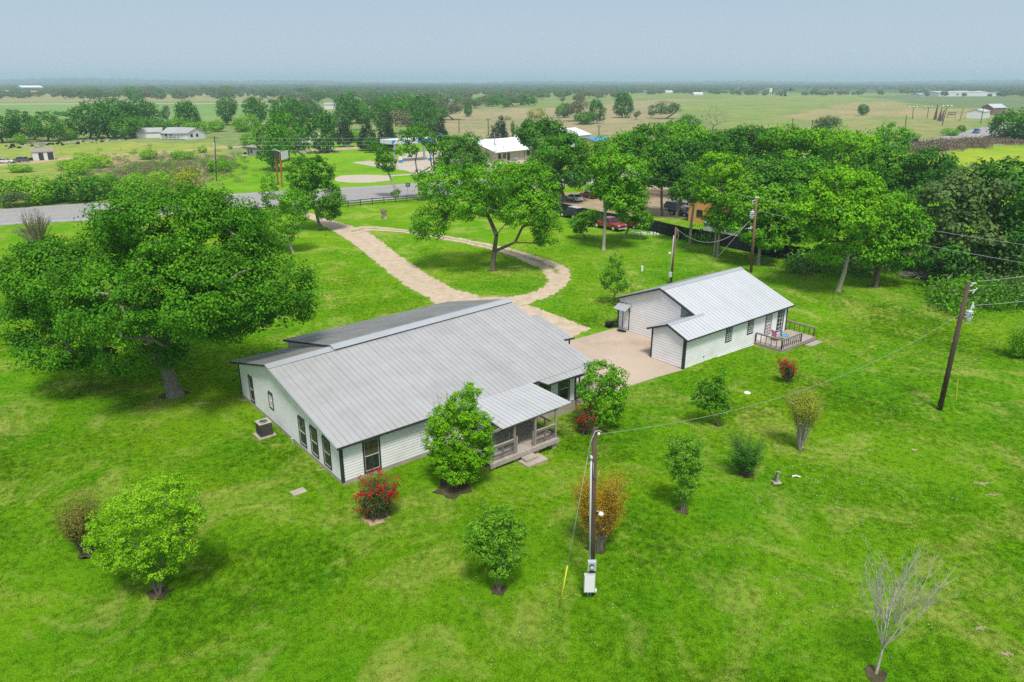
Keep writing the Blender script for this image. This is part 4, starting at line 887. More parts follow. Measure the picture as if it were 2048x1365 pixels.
def scatter(name, pts, scale, rotz, sources, kind='stuff', label=None, pick=None, cat=None):
    """one object whose points carry instances of the source meshes"""
    me = bpy.data.meshes.new(name); n = len(pts); me.vertices.add(n); me.vertices.foreach_set('co', np.asarray(pts, dtype=np.float32).ravel())
    a = me.attributes.new('s', 'FLOAT', 'POINT'); a.data.foreach_set('value', np.asarray(scale, dtype=np.float32))
    a = me.attributes.new('rz', 'FLOAT', 'POINT'); a.data.foreach_set('value', np.asarray(rotz, dtype=np.float32))
    a = me.attributes.new('pick', 'INT', 'POINT'); a.data.foreach_set('value', np.asarray(pick if pick is not None else RNG.integers(0, len(sources), n), dtype=np.int32))
    o = link_mesh(name, me); g = bpy.data.node_groups.new(name, 'GeometryNodeTree'); g.is_modifier = True
    g.interface.new_socket('Geometry', in_out='INPUT', socket_type='NodeSocketGeometry'); g.interface.new_socket('Geometry', in_out='OUTPUT', socket_type='NodeSocketGeometry')
    i_, o_ = g.nodes.new('NodeGroupInput'), g.nodes.new('NodeGroupOutput'); inst = g.nodes.new('GeometryNodeInstanceOnPoints'); jn = g.nodes.new('GeometryNodeJoinGeometry')
    for s_ in reversed(sources):
        oi = g.nodes.new('GeometryNodeObjectInfo'); oi.inputs['Object'].default_value = s_; oi.inputs['As Instance'].default_value = True; oi.transform_space = 'ORIGINAL'
        g.links.new(oi.outputs['Geometry'], jn.inputs[0])
    def attr(nm, ty):
        q = g.nodes.new('GeometryNodeInputNamedAttribute'); q.data_type = ty; q.inputs['Name'].default_value = nm; return [x for x in q.outputs if x.enabled][0]
    cx = g.nodes.new('ShaderNodeCombineXYZ'); g.links.new(attr('rz', 'FLOAT'), cx.inputs[2]); g.links.new(cx.outputs[0], inst.inputs['Rotation'])
    g.links.new(attr('s', 'FLOAT'), inst.inputs['Scale']); g.links.new(attr('pick', 'INT'), inst.inputs['Instance Index']); inst.inputs['Pick Instance'].default_value = True
    g.links.new(i_.outputs[0], inst.inputs['Points']); g.links.new(jn.outputs[0], inst.inputs['Instance']); g.links.new(inst.outputs[0], o_.inputs[0])
    md = o.modifiers.new('scatter', 'NODES'); md.node_group = g; o['kind'] = kind
    if label: o['label'] = label
    if cat: o['category'] = cat
    return o
def noise2(x, y, s, off=0.0): return np.array([mnoise.noise(Vector((a * s + off, b * s, off))) for a, b in zip(x, y)])
def in_local(fr, x, y, x0, x1, y0, y1):
    dx, dy = x - fr.o[0], y - fr.o[1]; lx = dx * fr.e1[0] + dy * fr.e1[1]; ly = dx * fr.e2[0] + dy * fr.e2[1]
    return (lx > x0) & (lx < x1) & (ly > y0) & (ly < y1)
def poly_world(px): return [tuple(G(*q)[:2]) for q in px]
drive_px = [[(596, 428), (640, 452), (700, 489), (760, 537), (806, 574), (872, 614), (900, 660), (1050, 614), (1105, 594), (1143, 566), (1145, 546), (1110, 524), (1040, 500), (960, 482), (890, 469), (800, 456), (700, 447), (612, 424)],
            ]
island = [(735, 463), (800, 512), (862, 550), (914, 579), (964, 590), (1000, 592), (1050, 589), (1084, 574), (1093, 560), (1081, 543), (1058, 529), (1008, 509), (940, 491), (880, 479), (800, 467)]
slab_px = [(1241, 654), (1310, 664), (1312, 716), (1366, 741), (1236, 781), (1157, 812), (1080, 765), (1036, 608), (1062, 612), (1150, 646), (1182, 658)]
def blocked(x, y):
    b = inside(poly_world(drive_px[0]), x, y) & ~inside(poly_world(island), x, y)
    b |= inside(poly_world(slab_px), x, y) | in_local(FM, x, y, -0.1, 24, 0, 19) | in_local(FM, x, y, 7.8, 14, -4.4, 0) | in_local(FS, x, y, -0.1, 16, -0.1, 11.3) | in_local(FS, x, y, 10.4, 16.4, -3.0, 0)
    for q in [(349, 790, 1.2), (319, 1187, 0.7), (174, 1108, 0.55), (905, 975, 1.4), (997, 1181, 0.5), (1194, 1096, 0.7), (1365, 1023, 0.55), (1493, 950, 0.6), (1437, 850, 0.45), (1752, 1350, 0.55)]:
        g_ = G(q[0], q[1]); b |= (x - g_.x) ** 2 + (y - g_.y) ** 2 < q[2] ** 2
    return b
def yard_points(n, y0, y1):
    y = y0 + (y1 - y0) * RNG.random(n) ** 0.8; x = (RNG.random(n) * 2 - 1) * (y * 0.80 + 3); jx, jy = RNG.normal(0, 0.28, n), RNG.normal(0, 0.28, n); k_ = ~blocked(x + jx, y + jy) & ~in_local(FM, x, y, 0, W1, 0, D1) & ~in_local(FS, x, y, 0, XE, 0, 11.2); return x[k_], y[k_]
tufts = [tuft_mesh('tuft', 14, 0.06, 0.14, 0.022, M['tuft']) for _ in range(3)] + [tuft_mesh('tuft', 18, 0.11, 0.17, 0.024, M['tuft'])]
x, y = yard_points(360000, 20, 118)
nz = noise2(x, y, 0.11); keep = RNG.random(len(x)) < np.clip(0.7 + nz * 0.9, 0.25, 1) * np.clip((116 - y) / 50, 0, 1); x, y, nz = x[keep], y[keep], nz[keep]
pk = np.where((nz > 0.25) & (RNG.random(len(x)) < 0.35), 3, RNG.integers(0, 3, len(x)))
scatter('lawn_grass', np.stack([x, y, hgt(x, y)], 1), RNG.uniform(0.7, 1.3, len(x)), RNG.uniform(0, 6.28, len(x)), tufts, pick=pk, label='short green lawn grass with darker lush clumps around the houses', cat='grass')
clov = []
for k in range(2):
    mb = MB()
    for i in range(1 + k): a, r_ = random.uniform(0, 6.28), random.uniform(0.02, 0.4); mb.lathe([(0.0, 0.0), (0.016, 0.010), (0.018, 0.022), (0.0, 0.032)], r_ * math.cos(a), r_ * math.sin(a), random.uniform(0.06, 0.12), 5)
    clov.append(bpy.data.objects.new('clover', mb.mesh('clover', M['sign_white'])))
x, y = yard_points(26000, 24, 80); m_ = noise2(x, y, 0.09, 4.0) + (x > 3) * 0.28 - (x < -3) * 0.5; k_ = RNG.random(len(x)) < np.clip(m_ * 0.9, 0, 1) * 0.45; x, y = x[k_], y[k_]
scatter('white_clover', np.stack([x, y, hgt(x, y)], 1), RNG.uniform(0.6, 1.2, len(x)), RNG.uniform(0, 6.28, len(x)), clov, label='tiny white clover heads sprinkled over the lawn', cat='clover')

# ------------------------------------------------------------ yard trees and shrubs
tree('oak_tree', 'huge spreading oak with a thick trunk, left of the farmhouse', (349, 790),
     [(335, 450, 115, 78), (270, 440, 80, 50, 1), (400, 435, 85, 48, 1), (480, 450, 62, 44), (110, 515, 60, 36, 1), (215, 520, 75, 58, 2), (150, 565, 125, 75), (75, 560, 75, 75), (250, 595, 150, 76, -2.5), (420, 505, 115, 85), (500, 480, 60, 55, 2), (555, 575, 78, 62), (580, 610, 45, 35), (370, 590, 128, 82, -3.5), (115, 690, 80, 44), (60, 640, 50, 50), (280, 692, 95, 46, -1), (440, 635, 70, 42, -1), (300, 560, 150, 90, 3), (460, 570, 100, 75, -2), (500, 610, 60, 40, 1)],
     'oak', 'bark_grey', rc=0.9, leaf=0.20, r0=0.52, per=0.95, cover=0.95, fork=0.30, branches=70, leafcap=150000, depth=1.0)
tree('elm_tree', 'broad umbrella tree with forked limbs inside the driveway loop', (985, 540),
     [(893, 372, 60, 38), (996, 357, 68, 34), (1050, 352, 45, 28), (1069, 385, 48, 48), (864, 442, 38, 30), (932, 408, 56, 32, -2), (1048, 412, 64, 38, -1), (1093, 460, 32, 30), (1000, 388, 70, 34, 2), (915, 395, 50, 35, 2), (1080, 425, 40, 35), (840, 462, 16, 16)],
     'elm', 'bark', rc=0.75, leaf=0.26, r0=0.33, per=0.9, cover=0.8, top=(0.25, 0, 2.4), branches=80, leafcap=42000)
tree('elm_tree', 'dark upright tree beside the driveway, nearest the road gate', (641, 460),
     [(608, 350, 34, 38), (640, 345, 28, 30), (600, 395, 28, 25), (640, 390, 40, 32), (668, 398, 22, 18), (655, 425, 24, 12)], 'oak', 'bark', rc=0.7, leaf=0.30, r0=0.26, cover=0.75, fork=0.5, leafcap=16000)
tree('elm_tree', 'slim pale green tree between the big oak and the driveway', (586, 505),
     [(537, 375, 18, 30), (548, 408, 20, 26), (590, 405, 32, 26), (575, 440, 34, 26), (565, 472, 22, 18), (598, 430, 20, 20)], 'elm', 'bark_pale', rc=0.55, leaf=0.24, r0=0.17, cover=0.55, per=0.8, fork=0.35, leafcap=14000)
tree('leaning_tree', 'leaning tree with a bare trunk at the roadside fence', (799, 396), [(757, 298, 12, 12), (768, 312, 16, 16), (778, 330, 13, 15), (765, 325, 14, 12), (750, 290, 7, 8), (790, 385, 9, 5)],
     'oak', 'bark_pale', rc=0.6, leaf=0.32, r0=0.20, cover=0.7, fork=0.8, branches=25, leafcap=6000)
tree('roadside_tree', 'tall thin many-stemmed tree with an open crown at the fence', (843, 402), [(812, 275, 18, 14), (835, 264, 22, 15), (858, 278, 18, 16), (822, 300, 16, 12), (868, 300, 12, 14), (800, 302, 10, 8), (875, 330, 12, 12), (836, 350, 14, 12), (848, 375, 10, 8)],
     'oak', 'bark', rc=0.6, leaf=0.32, r0=0.26, cover=0.5, per=0.8, fork=0.4, stems=3, branches=40, leafcap=9000)
tree('roadside_tree', 'round dense tree between the thin fence tree and the dead branches', (925, 385), [(905, 295, 30, 22), (940, 285, 22, 18), (925, 320, 42, 26), (895, 325, 22, 18), (945, 338, 30, 18), (960, 315, 18, 18)],
     'oak', 'bark', rc=0.85, leaf=0.36, r0=0.28, cover=0.85, leafcap=14000)
def bare_tree(name, label, buv, lobes, bark, r0, n, trunk_h, twigr=0.012):
    b = G(*buv); t = thing(name, label, 'tree', b); L = px_lobes(b, lobes, 0.9); mb = MB(); pts = []
    for (c, r_) in L:
        k = int(n / len(L)); d = sph(k) * (RNG.uniform(0.2, 1, k) ** 0.5)[:, None]; pts += [Vector(np.array(c) + d[i] * np.array(r_)) for i in range(k)]
    skeleton(mb, (0, 0, 0), pts, r0, top=(0, 0, trunk_h), sides=5, wob=0.06); mb.build('branches', M[bark], t, smooth=True); return t
bare_tree('dead_tree', 'dead white-branched tree standing before the white-roofed building', (992, 388), [(975, 310, 22, 20), (1000, 300, 16, 26), (985, 345, 18, 14)], 'bark_pale', 0.17, 90, 3.2)
def sapling(name, label, buv, h, mat):
    b = G(*buv); t = thing(name, label, 'tree', b); mb = MB(); rnd = random.Random(5)
    def grow(p, d, L, r_, lev):
        q = p + d * L * 0.5 + Vector((rnd.uniform(-1, 1), rnd.uniform(-1, 1), 0)) * L * 0.04; e = q + (d + Vector((0, 0, 0.12))).normalized() * L * 0.5
        mb.tube([p, q, e], [r_, r_ * 0.8, r_ * 0.5], 5 if lev < 2 else 4, cap=False)
        if lev >= 4: return
        for k in range((8, 5, 3, 3)[lev]):
            f = rnd.uniform(0.35, 1.0) if lev else rnd.uniform(0.85, 1.0); a = rnd.uniform(0, 6.28) if lev else k * 0.785 + rnd.uniform(-.2, .2); sp_ = (0.52, 0.40, 0.42, 0.5)[lev] * rnd.uniform(0.6, 1.2)
            s_ = d.orthogonal().normalized(); u_ = d.cross(s_); nd = (d + (s_ * math.cos(a) + u_ * math.sin(a)) * sp_ + Vector((0, 0, 0.15))).normalized()
            c = p.lerp(q, f * 2) if f < 0.5 else q.lerp(e, (f - 0.5) * 2); grow(c, nd, (h * 0.50, h * 0.28, h * 0.18, h * 0.1)[lev] * rnd.uniform(0.7, 1.15), r_ * (0.52, 0.55, 0.6, 0.7)[lev] * (1.1 - 0.3 * f), lev + 1)
    grow(Vector((0, 0, -0.05)), Vector((0.05, 0, 1)).normalized(), h * 0.27, 0.075, 0); mb.build('branches', M[mat], t, smooth=True)
sapling('young_tree', 'leafless young tree alone in the bottom right lawn', (1752, 1348), height(G(1752, 1348), 1135), 'twig_white')
# the row along the right-hand boundary
T = tree
T('dark_tree', 'dark dome-topped tree behind the elm, left of the wood', (1083, 372), [(1060, 262, 34, 20), (1095, 255, 30, 16), (1085, 278, 45, 22), (1115, 275, 24, 20)], 'oak_dark', rc=1.2, leaf=0.5, r0=0.35, leafcap=10000)
T('dark_tree', 'big drooping dark tree at the neighbour\'s corner', (1130, 405), [(1110, 300, 38, 28), (1150, 300, 36, 30), (1092, 345, 34, 34), (1148, 340, 36, 34), (1105, 372, 20, 16), (1075, 340, 22, 30)], 'oak', rc=1.1, leaf=0.42, r0=0.4, leafcap=18000)
T('boundary_tree', 'bright tree with a pale snagged trunk in front of the red pickup', (1207, 501), [(1215, 330, 38, 30), (1255, 345, 38, 34), (1200, 365, 28, 28), (1270, 385, 26, 26), (1235, 395, 34, 26), (1230, 360, 40, 30, 3)], 'elm', 'bark_pale', rc=0.8, leaf=0.34, r0=0.22, top=(-0.2, 0.3, 9.0), leafcap=16000)
T('boundary_tree', 'leafy tree just behind the pickup, low boughs over the bonnet', (1247, 479), [(1262, 425, 26, 20), (1245, 408, 20, 16), (1285, 440, 20, 16), (1272, 410, 20, 20)], 'elm', 'bark', rc=0.6, leaf=0.34, r0=0.18, leafcap=7000)
T('low_tree', 'low bright sapling between the black and the red pickups', (1172, 478), [(1170, 440, 22, 14), (1150, 448, 14, 9), (1185, 432, 14, 10), (1160, 458, 14, 8)], 'elm', 'bark', rc=0.5, leaf=0.3, r0=0.09, leafcap=4500)
T('boundary_tree', 'tall tree with a dark trunk beside the neighbour\'s gravel yard', (1324, 432), [(1315, 320, 36, 32), (1345, 300, 34, 26), (1325, 345, 40, 26), (1300, 350, 26, 20)], 'oak', 'bark', rc=1.0, leaf=0.42, r0=0.22, fork=0.6, leafcap=11000)
T('boundary_tree', 'thick dark trunk behind the black fence beneath a heavy crown', (1352, 436), [(1365, 330, 45, 32), (1385, 300, 34, 24), (1400, 355, 28, 24), (1350, 355, 30, 18)], 'oak_dark', 'bark', rc=1.0, leaf=0.42, r0=0.30, fork=0.6, leafcap=11000)
T('boundary_tree', 'straight pale trunk with dense top, in front of the black fence', (1380, 486), [(1385, 378, 34, 24), (1400, 350, 28, 24), (1360, 385, 24, 16)], 'oak', 'bark_pale', rc=0.7, leaf=0.36, r0=0.20, top=(0.1, 0, 5.6), leafcap=9000)
T('boundary_tree', 'twin-stemmed tree with bright top left of the transformer pole', (1432, 512), [(1440, 335, 44, 30), (1465, 362, 34, 26), (1435, 385, 44, 30), (1458, 420, 34, 24), (1425, 432, 18, 14), (1448, 445, 34, 16)], 'bright', 'bark_pale', rc=0.8, leaf=0.34, r0=0.26, stems=2, leafcap=15000)
T('boundary_tree', 'leafy twin-stemmed tree right behind the transformer pole', (1516, 529), [(1505, 410, 46, 32), (1540, 400, 38, 30), (1550, 440, 38, 26), (1500, 455, 42, 24), (1535, 475, 36, 18)], 'elm', 'bark_pale', rc=0.8, leaf=0.34, r0=0.26, stems=2, leafcap=15000)
T('boundary_tree', 'thin tree in shade beyond the pole at the fence end', (1588, 520), [(1590, 400, 36, 30), (1570, 440, 30, 26), (1600, 455, 30, 24)], 'oak', 'bark_pale', rc=0.8, leaf=0.4, r0=0.14, leafcap=7000)
T('bright_tree', 'big bright yellow-green tree on a straight pale trunk, right lawn', (1676, 583), [(1690, 370, 62, 32), (1650, 400, 48, 38), (1725, 395, 46, 36), (1690, 430, 62, 34, -2), (1640, 445, 34, 24), (1680, 475, 46, 26), (1665, 505, 32, 20), (1690, 405, 60, 34, 3), (1605, 420, 26, 24)], 'bright', 'bark_pale', rc=0.85, leaf=0.32, r0=0.24, top=(0.5, 0, 4.6), leafcap=30000)
T('bright_tree', 'tree with a split dark trunk beside the brush pile', (1745, 574), [(1780, 425, 50, 34), (1820, 450, 34, 30), (1760, 470, 46, 30), (1800, 490, 44, 26), (1745, 505, 40, 22), (1790, 520, 34, 14)], 'elm', 'bark', rc=0.85, leaf=0.34, r0=0.30, stems=2, leafcap=20000)
T('young_tree', 'small conical young tree left of the guest house', (1228, 610), [(1232, 520, 13, 14), (1226, 545, 20, 18), (1232, 570, 26, 15), (1215, 560, 16, 14), (1240, 550, 14, 14)], 'oak', 'bark', rc=0.34, leaf=0.19, r0=0.07, per=0.7, cover=0.45, leafcap=5000)
T('young_tree', 'young tree with a ragged crown left of the red-flowered bush lawn', (1437, 851), [(1440, 752, 12, 14), (1425, 775, 26, 14), (1402, 795, 18, 15), (1440, 790, 18, 22), (1445, 815, 18, 18), (1415, 800, 22, 18)], 'oak', 'bark', rc=0.26, leaf=0.15, r0=0.065, per=0.8, cover=0.6, leafcap=8000)
T('flowering_tree', 'bushy tree behind the meter pole, red roses at its foot', (1196, 862), [(1200, 745, 34, 18), (1235, 752, 20, 16), (1190, 780, 36, 26), (1215, 810, 34, 34), (1240, 785, 22, 20), (1190, 835, 20, 24)], 'elm', 'bark', rc=0.3, leaf=0.15, r0=0.10, per=0.8, cover=0.75, leafcap=16000)
# individuals of the wood beyond the fence
WOOD = [('brightest rounded crown at the left end of the wood', 1232, 395, [(1225, 295, 36, 20), (1255, 285, 30, 18)], 'elm'), ('tall crown behind the pickup trees', 1290, 400, [(1300, 275, 40, 24), (1280, 300, 34, 24)], 'oak'),
        ('broad crown at the middle of the wood\'s skyline', 1360, 395, [(1345, 262, 40, 16), (1385, 268, 36, 16), (1360, 285, 50, 20)], 'elm'), ('crown below the far bare tree', 1440, 395, [(1430, 285, 44, 22), (1465, 280, 34, 18), (1445, 305, 50, 22)], 'oak'),
        ('olive dark crown left of the pale bush', 1500, 400, [(1500, 275, 40, 18), (1520, 295, 44, 24)], 'oak_dark'), ('wide bright crown on the wood\'s skyline', 1590, 410, [(1570, 275, 46, 20), (1610, 285, 44, 22), (1590, 310, 56, 26)], 'elm'),
        ('light crown near the skyline of the wood, right of middle', 1690, 420, [(1665, 280, 50, 20), (1715, 290, 48, 22), (1690, 315, 60, 26)], 'bright'), ('round green crown near the highway hedge', 1780, 345, [(1785, 270, 32, 20), (1775, 290, 38, 18)], 'elm'),
        ('dark crown behind the big bright tree', 1760, 440, [(1770, 330, 50, 30), (1810, 345, 44, 30), (1750, 360, 44, 28)], 'oak'), ('crown with thin pale boughs at the wood\'s right end', 1880, 450, [(1860, 330, 44, 26), (1890, 350, 34, 30), (1850, 370, 50, 28)], 'oak_dark'),
        ('deep green crown in the middle of the wood', 1540, 440, [(1530, 340, 50, 26), (1500, 360, 50, 26), (1570, 350, 44, 24)], 'oak'), ('shaded crown left of the big bright tree', 1620, 450, [(1600, 350, 40, 24), (1625, 335, 36, 22), (1590, 375, 40, 22)], 'oak'),
        ('dense low crown beyond the split-trunk tree', 1840, 510, [(1850, 420, 50, 36), (1870, 460, 44, 34), (1830, 480, 40, 26)], 'oak'),
        ('big blossoming olive tree at the right edge', 1930, 560, [(1900, 400, 50, 40), (1960, 370, 56, 34), (1930, 450, 64, 44), (1900, 500, 46, 34), (1980, 470, 50, 50)], 'olive'), ('dark round tree cut by the right edge', 2035, 560, [(2010, 350, 60, 30), (2040, 400, 60, 50), (2020, 470, 60, 50), (2045, 530, 50, 36), (2100, 430, 70, 80)], 'oak_dark'),
        ('shady tree standing low behind the brush pile', 1870, 570, [(1880, 510, 40, 26), (1910, 540, 40, 20)], 'oak_dark')]
for lb, bu, bv, lo, mt_ in WOOD:
    T('wood_tree', lb, (bu, bv), lo, mt_, 'bark', rc=1.25, leaf=0.46, r0=0.3, cover=0.85, branches=30, leafcap=int(5000 * len(lo) ** 0.8), group='trees of the wood along the right boundary')
# shrubs
S_ = shrub
S_('crape_myrtle', 'thin brownish half-bare shrub left of the large bright shrub', (174, 1107), [(140, 1040, 40, 30), (165, 1000, 40, 30), (180, 1030, 25, 35), (130, 1010, 30, 25)], 'bronze', 'bark', twigs=150, leaves=9000, leaf=0.07, t0=0.35, jit=0.15, basew=0.3)
def clump_shrub(name, label, buv, lobes, lm, rc, leaf, r0, stems, **kw): return tree(name, label, buv, lobes, lm, 'bark_grey', rc=rc, leaf=leaf, r0=r0, stems=stems, cat='shrub', fork=0.30, **kw)
clump_shrub('crape_myrtle', 'large bright yellow-green shrub in the bottom left lawn', (318, 1188), [(300, 1000, 70, 40), (350, 985, 45, 34), (240, 1040, 60, 40), (200, 1075, 30, 30), (330, 1055, 62, 45), (385, 1030, 26, 36), (365, 1085, 36, 34), (270, 1095, 62, 34), (320, 1120, 50, 26), (230, 1110, 34, 20), (300, 1050, 80, 50, 0.8), (290, 1145, 26, 16)], 'lime', 0.18, 0.085, 0.07, 9, per=0.70, cover=0.62, branches=110, leafcap=42000)
clump_shrub('vase_shrub', 'full green vase-shaped shrub at the bottom centre', (997, 1181), [(985, 1040, 22, 22), (1010, 1030, 16, 24), (960, 1060, 26, 22), (1000, 1070, 34, 28), (1035, 1065, 22, 26), (945, 1090, 18, 20), (975, 1100, 32, 28), (1025, 1100, 30, 26), (1000, 1130, 28, 22), (968, 1012, 8, 14)], 'shrub', 0.15, 0.085, 0.05, 7, per=0.75, cover=0.85, branches=70, leafcap=20000)
clump_shrub('slim_shrub', 'tall slim green shrub between the rusty and the dark shrub', (1364, 1023), [(1355, 885, 20, 16), (1385, 890, 20, 20), (1370, 910, 30, 24), (1345, 925, 18, 16), (1390, 930, 18, 20), (1365, 945, 24, 22), (1385, 960, 18, 18), (1368, 980, 18, 20)], 'shrub', 0.15, 0.085, 0.05, 6, per=0.7, cover=0.75, branches=60, leafcap=14000)
S_('rose_bush', 'big bush covered in red blooms at the near house corner', (752, 1036), [(735, 960, 28, 24), (765, 965, 35, 26), (750, 990, 44, 30), (725, 1005, 26, 26), (780, 985, 24, 24)], 'rose_leaf', 'bark', twigs=170, leaves=10000, leaf=0.07, t0=0.3, jit=0.16, basew=0.5, flowers=(170, 0.085, 0.4, None), curve=0.1)
S_('rose_bush', 'small dark bush with deep red blooms below the guest house deck', (1575, 765), [(1575, 735, 17, 20), (1566, 728, 12, 12), (1585, 738, 12, 14)], 'rose_leaf', 'bark', twigs=90, leaves=3200, leaf=0.08, t0=0.3, jit=0.12, basew=0.3, flowers=(75, 0.085, 0.4, None), curve=0.1)
S_('rose_bush', 'red-flowering rose bush at the foot of the bushy tree', (1172, 868), [(1168, 820, 18, 20), (1180, 835, 22, 24), (1165, 845, 16, 14)], 'rose_leaf', 'bark', twigs=90, leaves=3000, leaf=0.08, t0=0.3, jit=0.12, basew=0.5, flowers=(65, 0.085, 0.3, None), curve=0.1)
tree('yaupon_shrub', 'dense green bush in front of the porch with wild upper twigs', (905, 972), [(925, 815, 36, 28), (885, 840, 30, 26), (950, 850, 36, 30), (905, 875, 42, 34), (940, 905, 40, 34), (890, 920, 34, 30), (965, 900, 26, 30), (915, 940, 42, 18), (945, 780, 16, 16), (865, 880, 18, 26)],
     'bright', 'bark', rc=0.22, leaf=0.10, r0=0.09, per=0.9, cover=0.85, stems=4, cat='shrub', branches=80, leafcap=42000)
S_('wild_twigs', 'leafy whips sticking out over the top of the porch bush', (908, 960), [(895, 800, 34, 20), (945, 785, 26, 24), (985, 850, 22, 30), (860, 850, 18, 24)], 'bright', 'bark', twigs=46, leaves=1500, leaf=0.09, t0=0.55, jit=0.03, basew=0.1, curve=0.1, cat='shrub')
S_('rusty_shrub', 'orange-brown feathery shrub behind the meter pole', (1194, 1096), [(1200, 955, 46, 34), (1168, 985, 34, 44), (1235, 985, 30, 48), (1200, 1020, 56, 44)], 'rust', 'bark_grey', twigs=260, leaves=23000, leaf=0.06, t0=0.35, jit=0.1, basew=0.3, curve=0.45)
S_('dark_shrub', 'dark twiggy shrub between the slim shrub and the old post', (1494, 952), [(1490, 880, 40, 26), (1475, 900, 30, 30), (1510, 895, 30, 28), (1490, 920, 32, 24)], 'oak_dark', 'bark', twigs=160, leaves=9000, leaf=0.075, t0=0.25, jit=0.1, basew=0.25)
S_('yellow_shrub', 'sparse yellowish vase-shaped tree near the old post', (1600, 900), [(1612, 800, 40, 28), (1635, 810, 22, 28), (1600, 790, 34, 22), (1620, 780, 20, 16)], 'yellowgreen', 'bark_pale', twigs=150, leaves=10000, leaf=0.07, t0=0.45, jit=0.13, basew=0.12, curve=0.5)
S_('round_shrub', 'round yellow-green shrub cut off by the right edge', (2048, 716), [(2048, 665, 34, 44), (2040, 690, 26, 26)], 'bright', 'bark', twigs=150, leaves=9000, leaf=0.10, t0=0.2, jit=0.2, basew=0.6)
S_('brush_plant', 'bare reddish scrub poking above the road, behind the oak', (80, 500), [(60, 430, 26, 16), (90, 440, 22, 14), (50, 455, 28, 16)], 'budding', 'bark', twigs=120, leaves=1500, leaf=0.16, t0=0.5, jit=0.06, basew=0.6, r=0.03)

# ------------------------------------------------------------ poles and wires
def loc_(b, u, v, dy=0.0):
    p, _ = on_plane(u, v, b.y + dy); return p - b
def wire(name, label, a, b, sag, r=0.018, mat='cable', n=18, cat='wire', group=None):
    a, b = Vector(a), Vector(b); pts = [a.lerp(b, i / n) - Vector((0, 0, sag * 4 * (i / n) * (1 - i / n))) for i in range(n + 1)]
    o = MB().tube([p - a for p in pts], r, 5).build(name, M[mat], smooth=True); o.location = a; return tag(o, label, cat, group)
# service pole in the near lawn
B1 = G(1183, 1190); P1 = thing('service_pole', 'service pole with meter boxes and grey conduit in the near lawn', 'utility pole', B1)
t1 = loc_(B1, 1190, 855); MB().tube([(0, 0, -0.2), t1 * 0.5, t1], [0.135, 0.12, 0.105], 14).build('pole', M['pole_wood'], P1, smooth=True)
def along(t, k): return Vector((t.x * k, t.y * k, t.z * k))
H_ = t1.z; cx_ = lambda z: t1.x * z / H_
mb = MB(); mb.tube([(cx_(0) - 0.17, -0.10, 0), (cx_(1) - 0.17, -0.12, 0.45)], 0.05, 8); mb.tube([(cx_(0) - 0.05, -0.16, 0), (cx_(.6) - 0.07, -0.15, 0.5)], 0.025, 6); mb.build('lower_conduit', M['grey_metal'], P1, smooth=True)
MB().tube([(cx_(1.9) - 0.12, -0.16, 1.85), (cx_(4) - 0.15, -0.13, 4.2), (cx_(7.4) - 0.15, -0.12, H_ * 0.83)], 0.045, 8).build('conduit', M['grey_metal'], P1, smooth=True)
pb = MB().box(-0.42, 0.10, -0.38, -0.16, 0.42, 1.38).build('breaker_panel', M['grey_metal'], P1, bevel=0.015); MB().box(-0.39, 0.07, -0.392, -0.381, 0.46, 1.34).build('panel_door', M['white_paint'], pb)
mbx = MB().box(-0.27, 0.12, -0.34, -0.13, 1.62, 2.10).build('meter_box', M['grey_metal'], P1, bevel=0.015)
MB().tube([(-0.09, -0.341, 1.88), (-0.09, -0.44, 1.88)], [0.115, 0.10], 18).build('meter', M['dark_metal'], mbx); MB().tube([(-0.09, -0.441, 1.88), (-0.09, -0.452, 1.88)], 0.085, 18).build('meter_dial', M['white_flat'], mbx)
MB().box(0.02, 0.22, -0.20, -0.05, 0.28, 0.42).build('outlet_box', M['white_flat'], P1, bevel=0.02)
lq = loc_(B1, 1197, 1026); MB().lathe([(0.02, 0.12), (0.08, 0.1), (0.12, 0.04), (0.13, 0.0), (0.09, -0.05), (0.0, -0.06)], lq.x + 0.1, -0.12, lq.z, 14).build('lamp_head', M['white_flat'], P1, smooth=True)
MB().tube([(lq.x - 0.1, -0.05, lq.z + 0.12), (lq.x + 0.1, -0.12, lq.z + 0.15)], 0.02, 6).build('lamp_arm', M['grey_metal'], P1)
MB().lathe([(0.05, 0), (0.09, 0.03), (0.09, 0.12), (0.03, 0.2)], t1.x - 0.13, -0.13, H_ * 0.83, 10).build('weatherhead', M['grey_metal'], P1, smooth=True)
zt = H_ * 0.83
MB().tube([(t1.x - 0.18, -0.2, zt), (t1.x - 0.26, -0.22, zt + 0.4), (t1.x - 0.18, -0.22, zt + 0.95), (t1.x + 0.0, -0.18, zt + 1.4), (t1.x + 0.18, -0.1, H_ - 0.12), (t1.x + 0.28, -0.05, H_ - 0.18), (t1.x + 0.28, 0, H_ - 0.3)], 0.024, 6).build('service_drop_loop', M['cable'], P1, smooth=True)
MB().tube([(t1.x - 0.02, -0.1, zt - 0.2), (t1.x + 0.0, -0.2, zt - 0.8), (t1.x + 0.16, -0.18, zt - 0.9), (t1.x + 0.3, 0, zt - 0.6)], 0.014, 5).build('ground_loop', M['cable'], P1, smooth=True)
MB().lathe([(0.04, 0), (0.07, 0.03), (0.07, 0.09), (0.03, 0.13)], t1.x + 0.16, -0.12, H_ - 0.32, 10).build('insulator', M['white_flat'], P1, smooth=True)
gy0 = G(1119, 1217); gd = B1 + loc_(B1, 1181, 884, -0.1)
gtop = gd; k_ = (gtop - gy0); wire('guy_wire', 'thin stay wire from the service pole down to its yellow guard', gy0 + k_ * 0.02, gtop, 0.0, 0.011, n=2)
